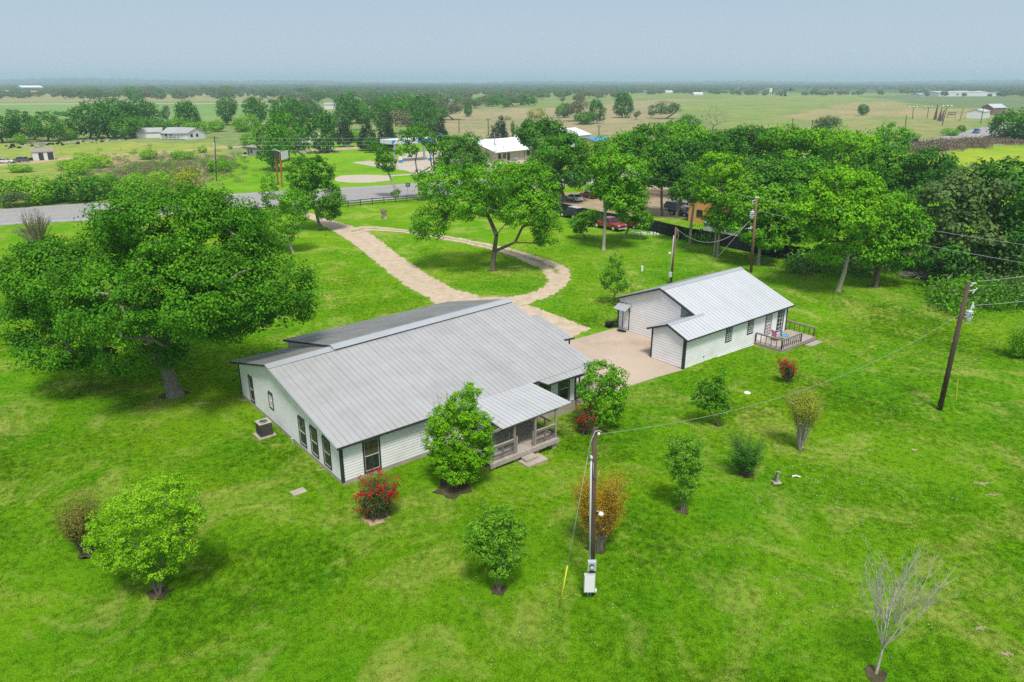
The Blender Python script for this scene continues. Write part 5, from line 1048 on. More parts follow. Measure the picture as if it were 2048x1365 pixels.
o = MB().tube([Vector((0, 0, 0)), k_ * 0.27], 0.035, 8).build('guy_guard', M['yellow'], smooth=True); o.location = gy0 - k_ * 0.003; tag(o, 'yellow plastic guard on the stay wire beside the service pole', 'guy guard')
# transformer poles
def transformer(parent, c, s=1.0, digits=True):
    tr = MB().lathe([(0.0, 0), (0.20 * s, 0.0), (0.23 * s, 0.05), (0.235 * s, 0.75 * s), (0.20 * s, 0.82 * s), (0.0, 0.86 * s)], c[0], c[1], c[2], 18).build('transformer', M['grey_metal'], parent, smooth=True)
    MB().lathe([(0.245 * s, 0.70 * s), (0.255 * s, 0.72 * s), (0.255 * s, 0.76 * s), (0.245 * s, 0.78 * s)], c[0], c[1], c[2], 18).build('lid_band', M['grey_metal'], tr)
    for k, (dx, dz) in enumerate(((-0.26, 0.6), (-0.26, 0.35), (0.26, 0.6), (0.26, 0.35))): MB().lathe([(0.03, -0.03), (0.045, 0), (0.03, 0.04)], c[0] + dx * s, c[1] - 0.05, c[2] + dz * s, 8).build('lug', M['white_flat'], tr)
    MB().lathe([(0.05, 0), (0.065, 0.03), (0.04, 0.06), (0.06, 0.09), (0.035, 0.12), (0.055, 0.15), (0.02, 0.24)], c[0] + 0.05, c[1], c[2] + 0.84 * s, 9).build('bushing', M['white_flat'], tr, smooth=True)
    if digits:
        for i, ch in enumerate('37'):
            cu = bpy.data.curves.new('digit', 'FONT'); cu.body = ch; cu.size = 0.30; cu.extrude = 0.004; cu.align_x = 'CENTER'; o = bpy.data.objects.new('digit', cu); COL.objects.link(o); o.parent = tr
            o.location = (c[0] - 0.075 + i * 0.15, c[1] - 0.243 * s, c[2] + 0.42 * s); o.rotation_euler = (math.pi / 2, 0, (-0.32 + 0.64 * i)); cu.materials.append(M['trim'])
            me_ = bpy.data.meshes.new_from_object(o); o2 = link_mesh('digit', me_, tr); o2.location = o.location; o2.rotation_euler = o.rotation_euler; bpy.data.objects.remove(o)
    return tr
def cutout(parent, c, d=(0.3, 0, -0.35)):
    c = Vector(c); d = Vector(d); q = MB().tube([c, c + d * 0.15, c + d * 0.85, c + d], [0.05, 0.035, 0.035, 0.055], 8).build('fuse_cutout', M['white_flat'], parent, smooth=True)
    MB().tube([c + Vector((0.1, 0, 0.04)), c + d + Vector((0.1, 0, 0.0))], 0.018, 6).build('fuse_tube', M['dark_metal'], q)
B2 = G(1879, 820); P2 = thing('utility_pole', 'leaning utility pole with grey transformer on the right lawn', 'utility pole', B2); t2 = loc_(B2, 1937, 567)
MB().tube([(0, 0, -0.2), t2 * 0.5, t2], [0.19, 0.17, 0.14], 14).build('pole', M['pole_wood'], P2, smooth=True)
q = loc_(B2, 1935, 643, -0.05); transformer(P2, (q.x, q.y, q.z), 0.98)
q = loc_(B2, 1945, 613); MB().lathe([(0.09, 0), (0.12, 0.03), (0.12, 0.22), (0.06, 0.3), (0.02, 0.5)], q.x, q.y, q.z - 0.2, 10).build('lightning_arrester', M['grey_metal'], P2, smooth=True)
e = loc_(B2, 1948, 568); MB().tube([t2 * 0.965, e], 0.035, 6).build('bracket_arm', M['white_flat'], P2); MB().tube([t2 * 0.94, loc_(B2, 1950, 580)], 0.025, 6).build('bracket_arm', M['white_flat'], P2)
for k in range(3): MB().lathe([(0.04, 0), (0.08, 0.02), (0.04, 0.05)], e.x - 0.12 + 0.11 * k, e.y, e.z + 0.03, 9).build('insulator', M['white_flat'], P2)
cutout(P2, loc_(B2, 1955, 576), (-0.28, 0, -0.42))
wa = loc_(B2, 1957, 563); wb = loc_(B2, 1948, 611)
MB().tube([loc_(B2, 1922, 628), loc_(B2, 1912, 640), loc_(B2, 1916, 650), loc_(B2, 1924, 652)], 0.02, 6).build('drip_loop', M['rubber_black'], P2, smooth=True)
s1 = B1 + Vector((t1.x + 0.2, -0.05, H_ - 0.3)); s2 = B2 + loc_(B2, 1921, 628)
wire('service_cable', 'long twisted service cable sagging from service pole to leaning pole', s1, s2, 1.55, 0.012, n=40)
wire('power_line', 'upper wire leaving the leaning pole to the right', B2 + wa, on_plane(2500, 425, B2.y + 2)[0], 0.9, 0.018); wire('power_line', 'lower wire leaving the leaning pole to the right, above the transformer', B2 + wb, on_plane(2500, 490, B2.y + 2)[0], 0.9, 0.018)
gm = G(1912, 801); o = MB().tube([(0, 0, 0), loc_(gm, 1916, 759)], 0.035, 7).build('marker_post', M['yellow']); o.location = gm; tag(o, 'yellow marker post in the grass right of the leaning pole', 'marker')
B3 = G(1502, 545); P3 = thing('utility_pole', 'reddish utility pole with transformer behind the guest house', 'utility pole', B3); t3 = loc_(B3, 1513, 398)
MB().tube([(0, 0, -0.2), t3], [0.19, 0.14], 12).build('pole', M['pole_red'], P3, smooth=True)
q = loc_(B3, 1503, 438, -0.1); transformer(P3, (q.x, q.y, q.z), 1.15)
q = loc_(B3, 1505, 402); MB().tube([t3 * 0.985, q], 0.04, 6).build('bracket_arm', M['white_flat'], P3); cutout(P3, q, (0.1, 0, -0.45))
for du in (-1, 3): q = loc_(B3, 1513 + du, 397); MB().lathe([(0.07, 0), (0.12, 0.04), (0.12, 0.14), (0.05, 0.2)], q.x, q.y, q.z, 9).build('insulator', M['white_flat'], P3)
l1, l2 = B3 + loc_(B3, 1514, 397), B3 + loc_(B3, 1510, 421)
far = on_plane(1010, 268, 215)[0]; far2 = on_plane(1010, 280, 215)[0]
wire('power_line', 'upper wire running from the red pole over the wood to the left', l1, far, 1.4, 0.018); wire('power_line', 'lower wire running from the red pole over the wood to the left', l2, far2, 1.6, 0.018)
wire('power_line', 'upper wire crossing the right-hand trees to the frame edge', l1, on_plane(2450, 545, 70)[0], 0.5, 0.022); wire('power_line', 'lower wire crossing the right-hand trees to the frame edge', l2, on_plane(2450, 590, 70)[0], 0.5, 0.022)
B4 = G(1342, 568); P4 = thing('service_pole', 'short pole with grey conduit behind the guest house roof', 'utility pole', B4); t4 = loc_(B4, 1352, 455)
MB().tube([(0, 0, -0.2), t4], [0.13, 0.11], 12).build('pole', M['pole_red'], P4, smooth=True); MB().tube([(-0.2, -0.1, 0.3), (t4.x * 0.86 - 0.2, -0.1, t4.z * 0.86)], 0.05, 8).build('conduit', M['grey_metal'], P4, smooth=True)
MB().box(-0.42, -0.02, -0.3, -0.12, 0.9, 1.5).build('meter_box', M['grey_metal'], P4, bevel=0.01)
MB().tube([(t4.x - 0.15, -0.1, t4.z * 0.84), (t4.x - 0.3, -0.1, t4.z * 0.78), (t4.x + 0.1, -0.2, t4.z * 0.76), (t4.x + 0.35, -0.1, t4.z * 0.84), (t4.x + 0.2, 0, t4.z * 0.97)], 0.022, 6).build('drip_loop', M['cable'], P4, smooth=True)
q = loc_(B4, 1339, 507); MB().lathe([(0.0, -0.1), (0.12, -0.06), (0.18, 0.02), (0.1, 0.13), (0.03, 0.16)], q.x, q.y - 0.1, q.z, 12).build('lamp_head', M['white_flat'], P4, smooth=True)
wire('service_cable', 'drooping service cable between the short pole and the red pole', B4 + t4 + Vector((0.15, 0, -0.2)), B3 + loc_(B3, 1506, 436), 2.3, 0.03, n=30)
wire('guy_wire', 'stay wire from the red pole down to the grass behind the house', G(1408, 545), B3 + loc_(B3, 1494, 448), 0.0, 0.02, n=2)
def far_pole(label, u, vb, ut, vt, arms=1, lamps=0, r=0.16, mat='pole_wood', armw=2.2, name='utility_pole'):
    b = G(u, vb); t = thing(name, label, 'utility pole' if not lamps else 'lamp post', b); q = loc_(b, ut, vt); MB().tube([(0, 0, -0.3), q], [r, r * 0.7], 8).build('pole', M[mat], t)
    for k in range(arms): bar('crossarm', t, M['wood_brown'], (q.x - armw / 2, 0, q.z - 0.4 - k * 0.9), (q.x + armw / 2, 0, q.z - 0.4 - k * 0.9), 0.12, 0.14)
    for k in range(lamps): MB().lathe([(0.1, -0.2), (0.55, -0.1), (0.45, 0.3), (0.1, 0.4)], q.x + (k - (lamps - 1) / 2) * armw / max(1, lamps - 1), 0, q.z - 0.1, 8).build('lamp_head', M['white_flat'], t)
    return b, q
b5, q5 = far_pole('dark roadside pole left of the tall billboard, beyond the highway', 433, 363, 429, 273, 1, 0, 0.17)
MB().lathe([(0.0, 0), (0.28, 0), (0.30, 0.8), (0.1, 1.0)], b5.x + q5.x - 0.45, b5.y, q5.z - 2.6, 10).build('pole_transformer', M['grey_metal'], None).location = (0, 0, 0)
b6, q6 = far_pole('roadside pole with crossarms before the white-roofed building', 991, 322, 989, 264, 2, 0, 0.17, 'wood_grey')
for k, (dz, dv) in enumerate(((-0.2, 0), (-1.1, 0), (-2.0, 0), (-3.2, 0))):
    wire('road_wire', ['uppermost', 'second from top', 'third from top', 'lowest'][k] + ' of the four thin wires along the far side of the highway', b5 + q5 + Vector((0, 0, dz)), b6 + q6 + Vector((0, 0, dz)), 0.9, 0.03, group='wires along the highway')
bpy.data.objects['pole_transformer'].parent = bpy.data.objects[[o.name for o in bpy.data.objects if o.get('label', '').startswith('dark roadside pole left')][0]]; bpy.data.objects['pole_transformer'].location = -b5
for i, (lb, u, vb, ut, vt, ar, la) in enumerate([('thin pole left of two on the brown pasture edge', 918, 266, 918, 238, 1, 0), ('thin pole right of two on the brown pasture edge', 977, 272, 976, 237, 1, 0), ('pole rising behind the blue and yellow sign', 1198, 283, 1198, 251, 1, 0),
        ('plain pole in the pasture above the wood, left of two', 1583, 268, 1586, 236, 0, 0), ('pole with crossarm in the pasture above the wood', 1622, 268, 1626, 240, 1, 0), ('pole beside the round tree near the far highway', 1809, 272, 1813, 231, 0, 0), ('pole close to the white sheds by the far highway', 1961, 249, 1968, 211, 1, 0),
        ('slanted bare pole among the tilted masts', 1919, 243, 1927, 216, 0, 0)]): far_pole(lb, u, vb, ut, vt, ar, la, 0.22)
for lb, u, vb, ut, vt in [('leftmost of three tall yard light masts', 1825, 238, 1827, 214), ('middle of three tall yard light masts', 1854, 237, 1858, 213), ('leaning light mast nearest the tilted masts', 1884, 252, 1895, 212)]: far_pole(lb, u, vb, ut, vt, 1, 3, 0.25, armw=4.5, name='light_mast')
for k, (u0, v0, u1, v1) in enumerate([(1870, 240, 1876, 209), (1878, 242, 1884, 216), (1882, 243, 1890, 218)]):
    b = G(u0, v0); o = MB().tube([(0, 0, 0), loc_(b, u1, v1)], [1.1, 0.15], 5).build('tilted_mast', M['wood_brown']); o.location = b; tag(o, 'dark tilted lattice mast among the far yard lights', 'mast', 'tilted masts beside the yard lights')
b = G(1900, 236); o = thing('goal_frame', 'low wooden sign frame right of the tilted masts', 'frame', b); 
for x_ in (-1.8, 3.2): bar('post', o, M['wood_brown'], (x_, 0, 0), (x_, 0, 3.6), 0.3, 0.3, (0, 1, 0))
bar('crossbar', o, M['wood_brown'], (-1.9, 0, 3.5), (3.3, 0, 3.5), 0.3, 0.5); bar('crossbar', o, M['wood_brown'], (-1.0, 0, 2.2), (2.4, 0, 2.2), 0.2, 0.8)

# ------------------------------------------------------------ fences
def run(pts, step):
    P = [G(*q) for q in pts]; out = []
    for a, b in zip(P, P[1:]):
        k = max(1, round((b - a).length / step)); out += [a.lerp(b, i / k) for i in range(k)]
    return out + [P[-1]]
def rail_fence(label, px, h=1.3, rails=3, step=2.4, mat='trim', pr=0.07, group=None):
    Q = run(px, step); t = thing('rail_fence', label, 'fence', Q[0], group=group); o_ = Q[0]
    for a, b in zip(Q, Q[1:]):
        for k in range(rails): z = h * (k + 0.75) / rails; bar('rail', t, M[mat], a - o_ + Vector((0, 0, z)), b - o_ + Vector((0, 0, z)), 0.05, 0.15)
    for a in Q: bar('post', t, M[mat], a - o_ + Vector((0, 0, -0.1)), a - o_ + Vector((0, 0, h + 0.08)), pr * 2, pr * 2, (0, 1, 0))
rail_fence('black three-rail fence along the highway, right of the drive gate', [(644, 431), (672, 418), (745, 410), (836, 402.5), (930, 396), (1112, 396)])
rail_fence('black three-rail fence along the highway, left of the drive gate', [(470, 434), (520, 429), (590, 423)])
g1, g2_ = G(606, 440), G(596, 428); t = thing('entrance_gate', 'open dark tube gate beside the driveway entrance', 'gate', g1)
for z in (0.3, 0.6, 0.9, 1.2): MB().tube([(0, 0, z), (g2_ - g1) + Vector((0, 0, z))], 0.035, 6).build('gate_bar', M['trim'], t)
for k in (0, 1): MB().tube([(g2_ - g1) * k, (g2_ - g1) * k + Vector((0, 0, 1.4))], 0.08, 8).build('gate_post', M['trim'], t)
Q = run([(1108, 424), (1190, 444), (1300, 463), (1376, 482), (1446, 494), (1560, 517), (1600, 524), (1700, 540)], 2.4); t = thing('screen_fence', 'tall black screened fence between the lawn and the neighbour\'s yard', 'fence', Q[0])
for a, b in zip(Q, Q[1:]):
    d = (b - a); n_ = Vector((-d.y, d.x, 0)).normalized() * 0.02
    a_, b_ = a - Q[0], b - Q[0]; MB().hexa([a_ - n_ + d * 0.02, b_ - n_ - d * 0.02, b_ + n_ - d * 0.02, a_ + n_ + d * 0.02], [a_ - n_ + d * 0.02 + Vector((0, 0, 1.95)), b_ - n_ - d * 0.02 + Vector((0, 0, 1.95)), b_ + n_ - d * 0.02 + Vector((0, 0, 1.95)), a_ + n_ + d * 0.02 + Vector((0, 0, 1.95))]).build('screen_panel', M['black'], t)
for a in Q: MB().tube([a - Q[0] + Vector((0, 0, -0.2)), a - Q[0] + Vector((0, 0, 2.1))], 0.04, 6).build('fence_post', M['trim'], t)
Q = run([(430, 290), (300, 298), (180, 305), (0, 317)], 9); t = thing('wire_fence', 'thin post and wire fence across the left pasture', 'fence', Q[0])
for a in Q: MB().tube([a - Q[0], a - Q[0] + Vector((0, 0, 1.5))], 0.09, 5).build('post', M['wood_grey'], t)
Q = run([(1976, 282), (2008, 274.5), (2060, 264)], 4); t = thing('guard_rail', 'dark guard rail on the far highway under the round tree', 'guard rail', Q[0])
for a, b in zip(Q, Q[1:]): bar('rail', t, M['wood_brown'], a - Q[0] + Vector((0, 0, 0.9)), b - Q[0] + Vector((0, 0, 0.9)), 0.15, 0.6)
for a in Q: bar('post', t, M['wood_brown'], a - Q[0], a - Q[0] + Vector((0, 0, 0.9)), 0.2, 0.2, (0, 1, 0))

# ------------------------------------------------------------ vehicles
def car(name, label, buv, head, paint_, kind='sedan', cat='car', scale=1.0, group=None, L=None):
    b = G(*buv); t = thing(name, label, cat, b, head, group); pm = M[paint_]
    Ln, W = {'sedan': (4.7, 1.82), 'suv': (4.8, 1.9), 'pickup': (5.7, 1.98), 'jeep': (4.4, 1.85)}[kind]; h = W / 2
    if kind == 'sedan': low = [(-2.32, .35), (-2.3, .88), (-2.1, .98), (-1.5, 1.0), (.75, .98), (1.9, .86), (2.28, .72), (2.34, .35)]; top = [(-1.75, .98), (-1.05, 1.42), (.05, 1.45), (1.0, .98)]; zr = 0.35
    elif kind == 'suv': low = [(-2.35, .4), (-2.38, 1.0), (-2.2, 1.1), (.9, 1.1), (2.1, .98), (2.36, .8), (2.38, .4)]; top = [(-2.2, 1.1), (-1.95, 1.66), (.1, 1.7), (1.05, 1.1)]; zr = 0.38
    elif kind == 'jeep': low = [(-2.1, .5), (-2.12, 1.1), (.7, 1.12), (2.0, 1.08), (2.1, .95), (2.12, .5)]; top = [(-2.05, 1.12), (-2.0, 1.8), (.35, 1.82), (.75, 1.12)]; zr = 0.42
    else: low = [(-2.8, .5), (-2.82, 1.12), (-2.7, 1.16), (-.75, 1.16), (1.2, 1.14), (2.5, 1.04), (2.8, .9), (2.84, .5)]; top = [(-.85, 1.15), (-.62, 1.78), (.55, 1.8), (1.35, 1.14)]; zr = 0.42
    mb = MB(); mb.prism([(x, -h, z) for x, z in low], (0, 2 * h, 0)); body = mb.build('body', pm, t, bevel=0.07)
    n = len(top); mb = MB(); a = [(x, -h * 0.95, z) for x, z in top]; c_ = [(x, h * 0.95, z) for x, z in top]
    for q in (a, c_):
        for i in (1, 2): q[i] = (q[i][0], q[i][1] * 0.80, q[i][2])
    mb.add(a + c_, [(3, 2, 1, 0), (4, 5, 6, 7), (0, 1, 5, 4), (1, 2, 6, 5), (2, 3, 7, 6), (3, 0, 4, 7)]); mb.build('cabin', pm, t, bevel=0.04)
    def lerp2(p, q, s_): return tuple(p[i] * (1 - s_) + q[i] * s_ for i in range(3))
    for q, sg in ((a, -1), (c_, 1)):
        mb = MB(); lo0, hi0, hi1, lo1 = q; cc = [sum(p[i] for p in q) / 4 for i in range(3)]
        w = [lerp2(p, cc, 0.13) for p in q]; w = [(p[0], p[1] + sg * 0.055, p[2] + 0.01) for p in w]
        mid0, mid1 = lerp2(w[0], w[3], 0.52), lerp2(w[1], w[2], 0.52); g = 0.03
        for quad in ((w[0], w[1], mid1, mid0), ((mid0[0] + .07, mid0[1], mid0[2]), (mid1[0] + .07, mid1[1], mid1[2]), w[2], w[3])): mb.prism(quad, (0, -sg * 0.03, 0))
        mb.build('side_window', M['glass'], t)
    for i0, i1, nm in ((2, 3, 'windscreen'), (0, 1, 'rear_window')):
        q = [a[i0], a[i1], c_[i1], c_[i0]]; cc = [sum(p[i] for p in q) / 4 for i in range(3)]; q = [lerp2(p, cc, 0.12) for p in q]; dx = 0.03 if i0 == 2 else -0.03
        MB().prism([(p[0] + dx, p[1], p[2] + 0.03) for p in q], (-dx * 0.8, 0, -0.02)).build(nm, M['glass'], t)
    wb = Ln * 0.295
    for x_ in (-wb, wb * 1.08):
        for sg in (-1, 1):
            y_ = sg * (h - 0.1); wl = MB().tube([(x_, y_ - 0.12, zr), (x_, y_ - 0.1, zr), (x_, y_ + 0.1, zr), (x_, y_ + 0.12, zr)], [zr * 0.85, zr, zr, zr * 0.85], 16).build('wheel', M['tyre'], t, smooth=False)
            MB().tube([(x_, y_ + sg * 0.121, zr), (x_, y_ + sg * 0.135, zr)], zr * 0.62, 12).build('rim', M['grey_metal'], wl)
            MB().tube([(x_, sg * (h - 0.02), zr), (x_, sg * (h + 0.012), zr)], zr * 1.22, 14).build('wheel_arch', M['rubber_black'], wl)
    fx = max(p[0] for p in low); bz = 0.68 if kind == 'sedan' else 0.88
    for sg in (-1, 1):
        MB().box(fx - 0.12, fx + 0.02, sg * h * 0.78 - 0.16, sg * h * 0.78 + 0.16, bz - 0.07, bz + 0.08).build('headlight', M['white_flat'], t); MB().box(-fx - 0.03, -fx + 0.1, sg * h * 0.82 - 0.12, sg * h * 0.82 + 0.12, bz, bz + 0.2).build('tail_light', M['car_red'], t)
    MB().box(fx - 0.05, fx + 0.06, -h * 0.9, h * 0.9, 0.36, 0.52).build('front_bumper', M['grey_metal'] if kind == 'pickup' else pm, t, bevel=0.02); MB().box(-fx - 0.06, -fx + 0.05, -h * 0.9, h * 0.9, 0.38, 0.54).build('rear_bumper', M['grey_metal'] if kind == 'pickup' else pm, t, bevel=0.02)
    MB().box(fx - 0.02, fx + 0.03, -h * 0.5, h * 0.5, 0.6, 0.82).build('grille', M['dark_metal'], t)
    if kind == 'pickup': MB().box(-2.7, -0.95, -h * 0.86, h * 0.86, 1.14, 1.172).build('cargo_bed', M['rubber_black'], t)
    if kind == 'jeep': MB().box(-1.9, 0.3, -h * 0.7, h * 0.7, 1.83, 1.87).build('roof_rack', M['grey_metal'], t)
    t.scale = (scale,) * 3; return t
def heading(u0, v0, u1, v1):
    a, b = G(u0, v0), G(u1, v1); return math.atan2(b.y - a.y, b.x - a.x)
hp = R(-52)
car('pickup_truck', 'red pickup truck parked on the grass under the boundary trees', (1218, 458), hp, 'car_red', 'pickup', 'pickup truck', 1.1)
car('parked_car', 'black off-road wagon parked by the fence, left of the red pickup', (1144, 436), hp + math.pi, 'car_black', 'jeep', 'car', 1.1)
car('parked_car', 'dark red car half hidden behind the red pickup\'s front', (1262, 455), hp, 'car_rust', 'suv', 'car')
car('parked_car', 'white sedan in the neighbour\'s yard behind the black fence', (1147, 402), heading(1127, 395, 1162, 403) + math.pi, 'car_white', 'sedan')
car('parked_car', 'dark red car parked right behind the white sedan', (1178, 396), heading(1127, 395, 1162, 403) + math.pi, 'car_rust', 'sedan')
car('parked_car', 'pale silver car farthest back beyond the dark red sedan', (1186, 388), heading(1127, 395, 1162, 403) + math.pi, 'car_silver', 'sedan')
car('parked_car', 'dark grey wagon beside the orange building', (1352, 422), hp, 'car_grey', 'suv')
car('parked_car', 'navy blue car parked next to the orange building, nearest the fence', (1362, 431), hp, 'car_navy', 'sedan')
car('parked_car', 'silver car under the eave of the orange building', (1372, 409), hp, 'car_silver', 'suv')
car('moving_car', 'blue car driving on the far highway bend', (1952, 267), heading(1900, 282, 1975, 262) + math.pi, 'car_blue', 'suv', scale=1.25)
car('parked_car', 'silver car in front of the white-roofed building', (1019, 322), R(10), 'car_silver', 'suv')
car('abandoned_car', 'grey wagon left beside the white shed in the left field', (42, 325), R(165), 'car_grey', 'suv')
car('abandoned_car', 'pale low car at the left edge of the junk row', (12, 327), R(5), 'car_white', 'sedan')
car('parked_car', 'dark car beneath the twin dark trees by the mobile home', (652, 305), R(15), 'car_black', 'sedan')
tr = thing('tractor', 'red tractor standing beside the brown hedge of the highway', 'tractor', G(1822, 295), R(200)); 
MB().box(-0.3, 2.3, -0.5, 0.5, 0.9, 1.9).build('bonnet', M['car_red'], tr, bevel=0.1); MB().prism([(-2.2, -0.9, 1.0), (-0.3, -0.9, 1.0), (-0.5, -0.8, 3.2), (-2.0, -0.8, 3.2)], (0, 1.7, 0)).build('cab', M['glass'], tr, bevel=0.08); MB().box(-2.2, -0.4, -0.95, 0.95, 3.2, 3.35).build('cab_roof', M['car_red'], tr)
for x_, r_ in ((-1.5, 0.95), (1.7, 0.55)):
    for sg in (-1, 1): MB().tube([(x_, sg * 1.0, r_), (x_, sg * 1.45, r_)], r_, 16).build('wheel', M['tyre'], tr)

# ------------------------------------------------------------ buildings beyond the highway and next door
def hut(name, label, px0, px1, depth, wall_h, roof_h, wall, roof, wins=(), over=0.4, cat='house', axis='x', doors=(), group=None, up=0.0, panel=True):
    a, b = G(*px0), G(*px1); L = (b - a).length; t = thing(name, label, cat, a, math.atan2(b.y - a.y, b.x - a.x), group)
    mb = MB()
    if axis == 'x':
        ends = lambda x: [(x, 0, 0), (x, depth, 0), (x, depth, wall_h), (x, depth / 2, wall_h + roof_h - 0.05), (x, 0, wall_h)]
        mb.prism(ends(0), (L, 0, 0)); mb.build('wall', M[wall], t); o = over; s_ = roof_h / (depth / 2)
        for sg, nm in ((0, 'roof'), (1, 'roof')):
            y0, y1 = (-o, depth / 2) if sg == 0 else (depth + o, depth / 2); q = [(-o, y0, wall_h - o * s_), (L + o, y0, wall_h - o * s_), (L + o, y1, wall_h + roof_h), (-o, y1, wall_h + roof_h)]
            if sg: q = q[::-1]
            mb = MB(); mb.hexa([(x, y, z - 0.0) for x, y, z in q], [(x, y, z + 0.1) for x, y, z in q]); mb.build(nm, M[roof], t)
    else:
        mb.prism([(0, 0, 0), (L, 0, 0), (L, 0, wall_h), (L / 2, 0, wall_h + roof_h - 0.05), (0, 0, wall_h)], (0, depth, 0)); mb.build('wall', M[wall], t); o = over; s_ = roof_h / (L / 2)
        for x0, x1 in ((-o, L / 2), (L + o, L / 2)):
            q = [(x0, -o, wall_h - o * s_), (x1, -o, wall_h + roof_h), (x1, depth + o, wall_h + roof_h), (x0, depth + o, wall_h - o * s_)]
            if x0 > x1: q = q[::-1]
            MB().hexa(q, [(x, y, z + 0.1) for x, y, z in q]).build('roof', M[roof], t)
    for (s0, s1, z0, z1) in wins:
        w = MB().box(s0, s1, -0.08, -0.002, z0, z1).build('window', M['trim'], t); MB().box(s0 + 0.12, s1 - 0.12, -0.1, -0.081, z0 + 0.12, (z0 + z1) / 2 - 0.04).box(s0 + 0.12, s1 - 0.12, -0.1, -0.081, (z0 + z1) / 2 + 0.04, z1 - 0.12).build('pane', M['glass'], w)
    for (s0, s1, z1) in doors: MB().box(s0, s1, -0.06, -0.002, 0.05, z1).build('door', M['dark_metal'], t)
    return t, L
hut('mobile_home', 'white mobile home with long roof, left of the pair beyond the pasture', (275, 277), (324, 276), 7, 2.6, 1.5, 'white_flat', 'roof_metal', [(9.5, 11.0, 1.2, 2.2)], doors=[(13.5, 14.2, 2.1)])
hut('mobile_home', 'annex with dark doorways at the left end of the paired mobile homes', (258, 276), (274, 277), 5, 2.4, 0.9, 'white_flat', 'roof_white', doors=[(2.6, 3.3, 2.0), (4.0, 4.6, 2.0)])
mh, L_ = hut('mobile_home', 'larger white mobile home with veranda, right of the pair', (327, 278), (375, 279), 8, 2.7, 1.8, 'white_flat', 'roof_metal', [(0.5, 2, 1, 2.1), (4, 5.2, 1, 2.1), (7, 8.2, 1, 2.1), (10, 11.2, 1, 2.1)], doors=[(8.8, 9.6, 2.1)])
for k in range(7): MB().box(0.4 + k * 2.0, 0.55 + k * 2.0, -2.4, -2.25, 0, 2.5).build('veranda_post', M['white_flat'], mh)
MB().box(0.2, 13, -2.4, -0.01, 0.3, 0.55).build('veranda_floor', M['white_flat'], mh); MB().box(0.4, 12.6, -2.38, -2.32, 1.2, 1.3).build('veranda_rail', M['white_flat'], mh)
MB().hexa([(0, -2.6, 2.35), (13, -2.6, 2.35), (13, -0.3, 2.62), (0, -0.3, 2.62)], [(0, -2.6, 2.42), (13, -2.6, 2.42), (13, -0.3, 2.69), (0, -0.3, 2.69)]).build('veranda_roof', M['roof_metal'], mh)
hut('mobile_home', 'gabled white end wing of the right mobile home', (376, 280), (411, 277), 9, 2.7, 1.9, 'white_flat', 'roof_metal', [(1.6, 2.8, 1.0, 2.2), (4.6, 5.8, 1.0, 2.2)], axis='y')
hut('shed', 'white shed with two open dark doorways in the left pasture', (67, 322), (110, 320), 4, 2.6, 1.0, 'white_flat', 'wood_grey', doors=[(1.6, 2.9, 2.3), (4.0, 5.6, 2.3)], over=0.2, cat='shed')
hut('container_home', 'dark boarded shack with scaffold at the edge of the pasture', (494, 311), (524, 314), 5, 2.8, 0.4, 'wood_grey', 'wood_grey', [(2.2, 3.4, 0.9, 2.2)], doors=[(0.8, 1.5, 2.2)], cat='shack')
hut('mobile_home', 'white trailer behind the twin dark trees, window facing us', (597, 286), (640, 285), 4, 3.0, 0.4, 'white_flat', 'roof_metal', [(1.3, 2.6, 1.3, 2.5)], cat='trailer')
hut('shed', 'tan metal shed below the white trailer', (584, 309), (613, 308), 4, 2.9, 0.5, 'tan_paint', 'roof_metal', cat='shed')
hut('mobile_home', 'low white house glimpsed between the far dark trees', (640, 240), (682, 239), 10, 3.0, 1.6, 'white_flat', 'roof_metal', [(4, 6, 1, 2.2)]); hut('mobile_home', 'small pale house glimpsed above the low white one', (648, 219), (672, 219), 12, 4.0, 1.5, 'white_flat', 'roof_metal')
hut('small_store', 'small white hut beneath the cedar by the dirt lane', (690, 294), (698, 294), 2, 2.2, 0.3, 'white_flat', 'roof_metal', cat='hut')
hut('shop_building', 'long shop with a bright white metal roof beyond the highway', (992, 326), (1048, 320), 20, 3.4, 2.6, 'tan_paint', 'sign_white', [(1, 2.2, 1, 2.6), (3, 4.2, 1, 2.6), (5, 6, .4, 2.6)], cat='shop', over=1.2)
hut('shop_building', 'second white-roofed shop half hidden by dark trees', (1050, 318), (1090, 312), 16, 3.6, 2.4, 'tan_paint', 'sign_white', [(1, 3, 1, 2.6), (4, 6, 1, 2.6)], cat='shop', over=1.0)
hut('shop_building', 'small white gable roof showing behind the dark corner trees', (1150, 294), (1180, 290), 14, 4.0, 2.2, 'white_flat', 'sign_white', cat='shop')
hut('pool_shed', 'bright blue roofed stand with yellow trim behind the fence trees', (1190, 300), (1222, 297), 8, 3.0, 0.9, 'can_yellow', 'can_blue', cat='stand')
ob, _ = hut('orange_building', 'orange building with brown shingle roof behind the black fence', (1376, 443), (1450, 452), 12, 3.4, 2.6, 'orange_wall', 'shingle', [(1.5, 2.6, 1.0, 2.2)], cat='building', over=0.6, axis='y'); hut('white_trailer', 'low white trailer roof behind the black fence below the orange building', (1405, 478), (1500, 498), 3.0, 2.5, 0.3, 'white_flat', 'roof_white', over=0.1, cat='trailer')
hut('barn', 'distant open barn with pale roof left of the brown pasture', (880, 214), (905, 213), 14, 5.5, 3.0, 'roof_metal', 'roof_metal', doors=[(5, 12, 4)], cat='barn')
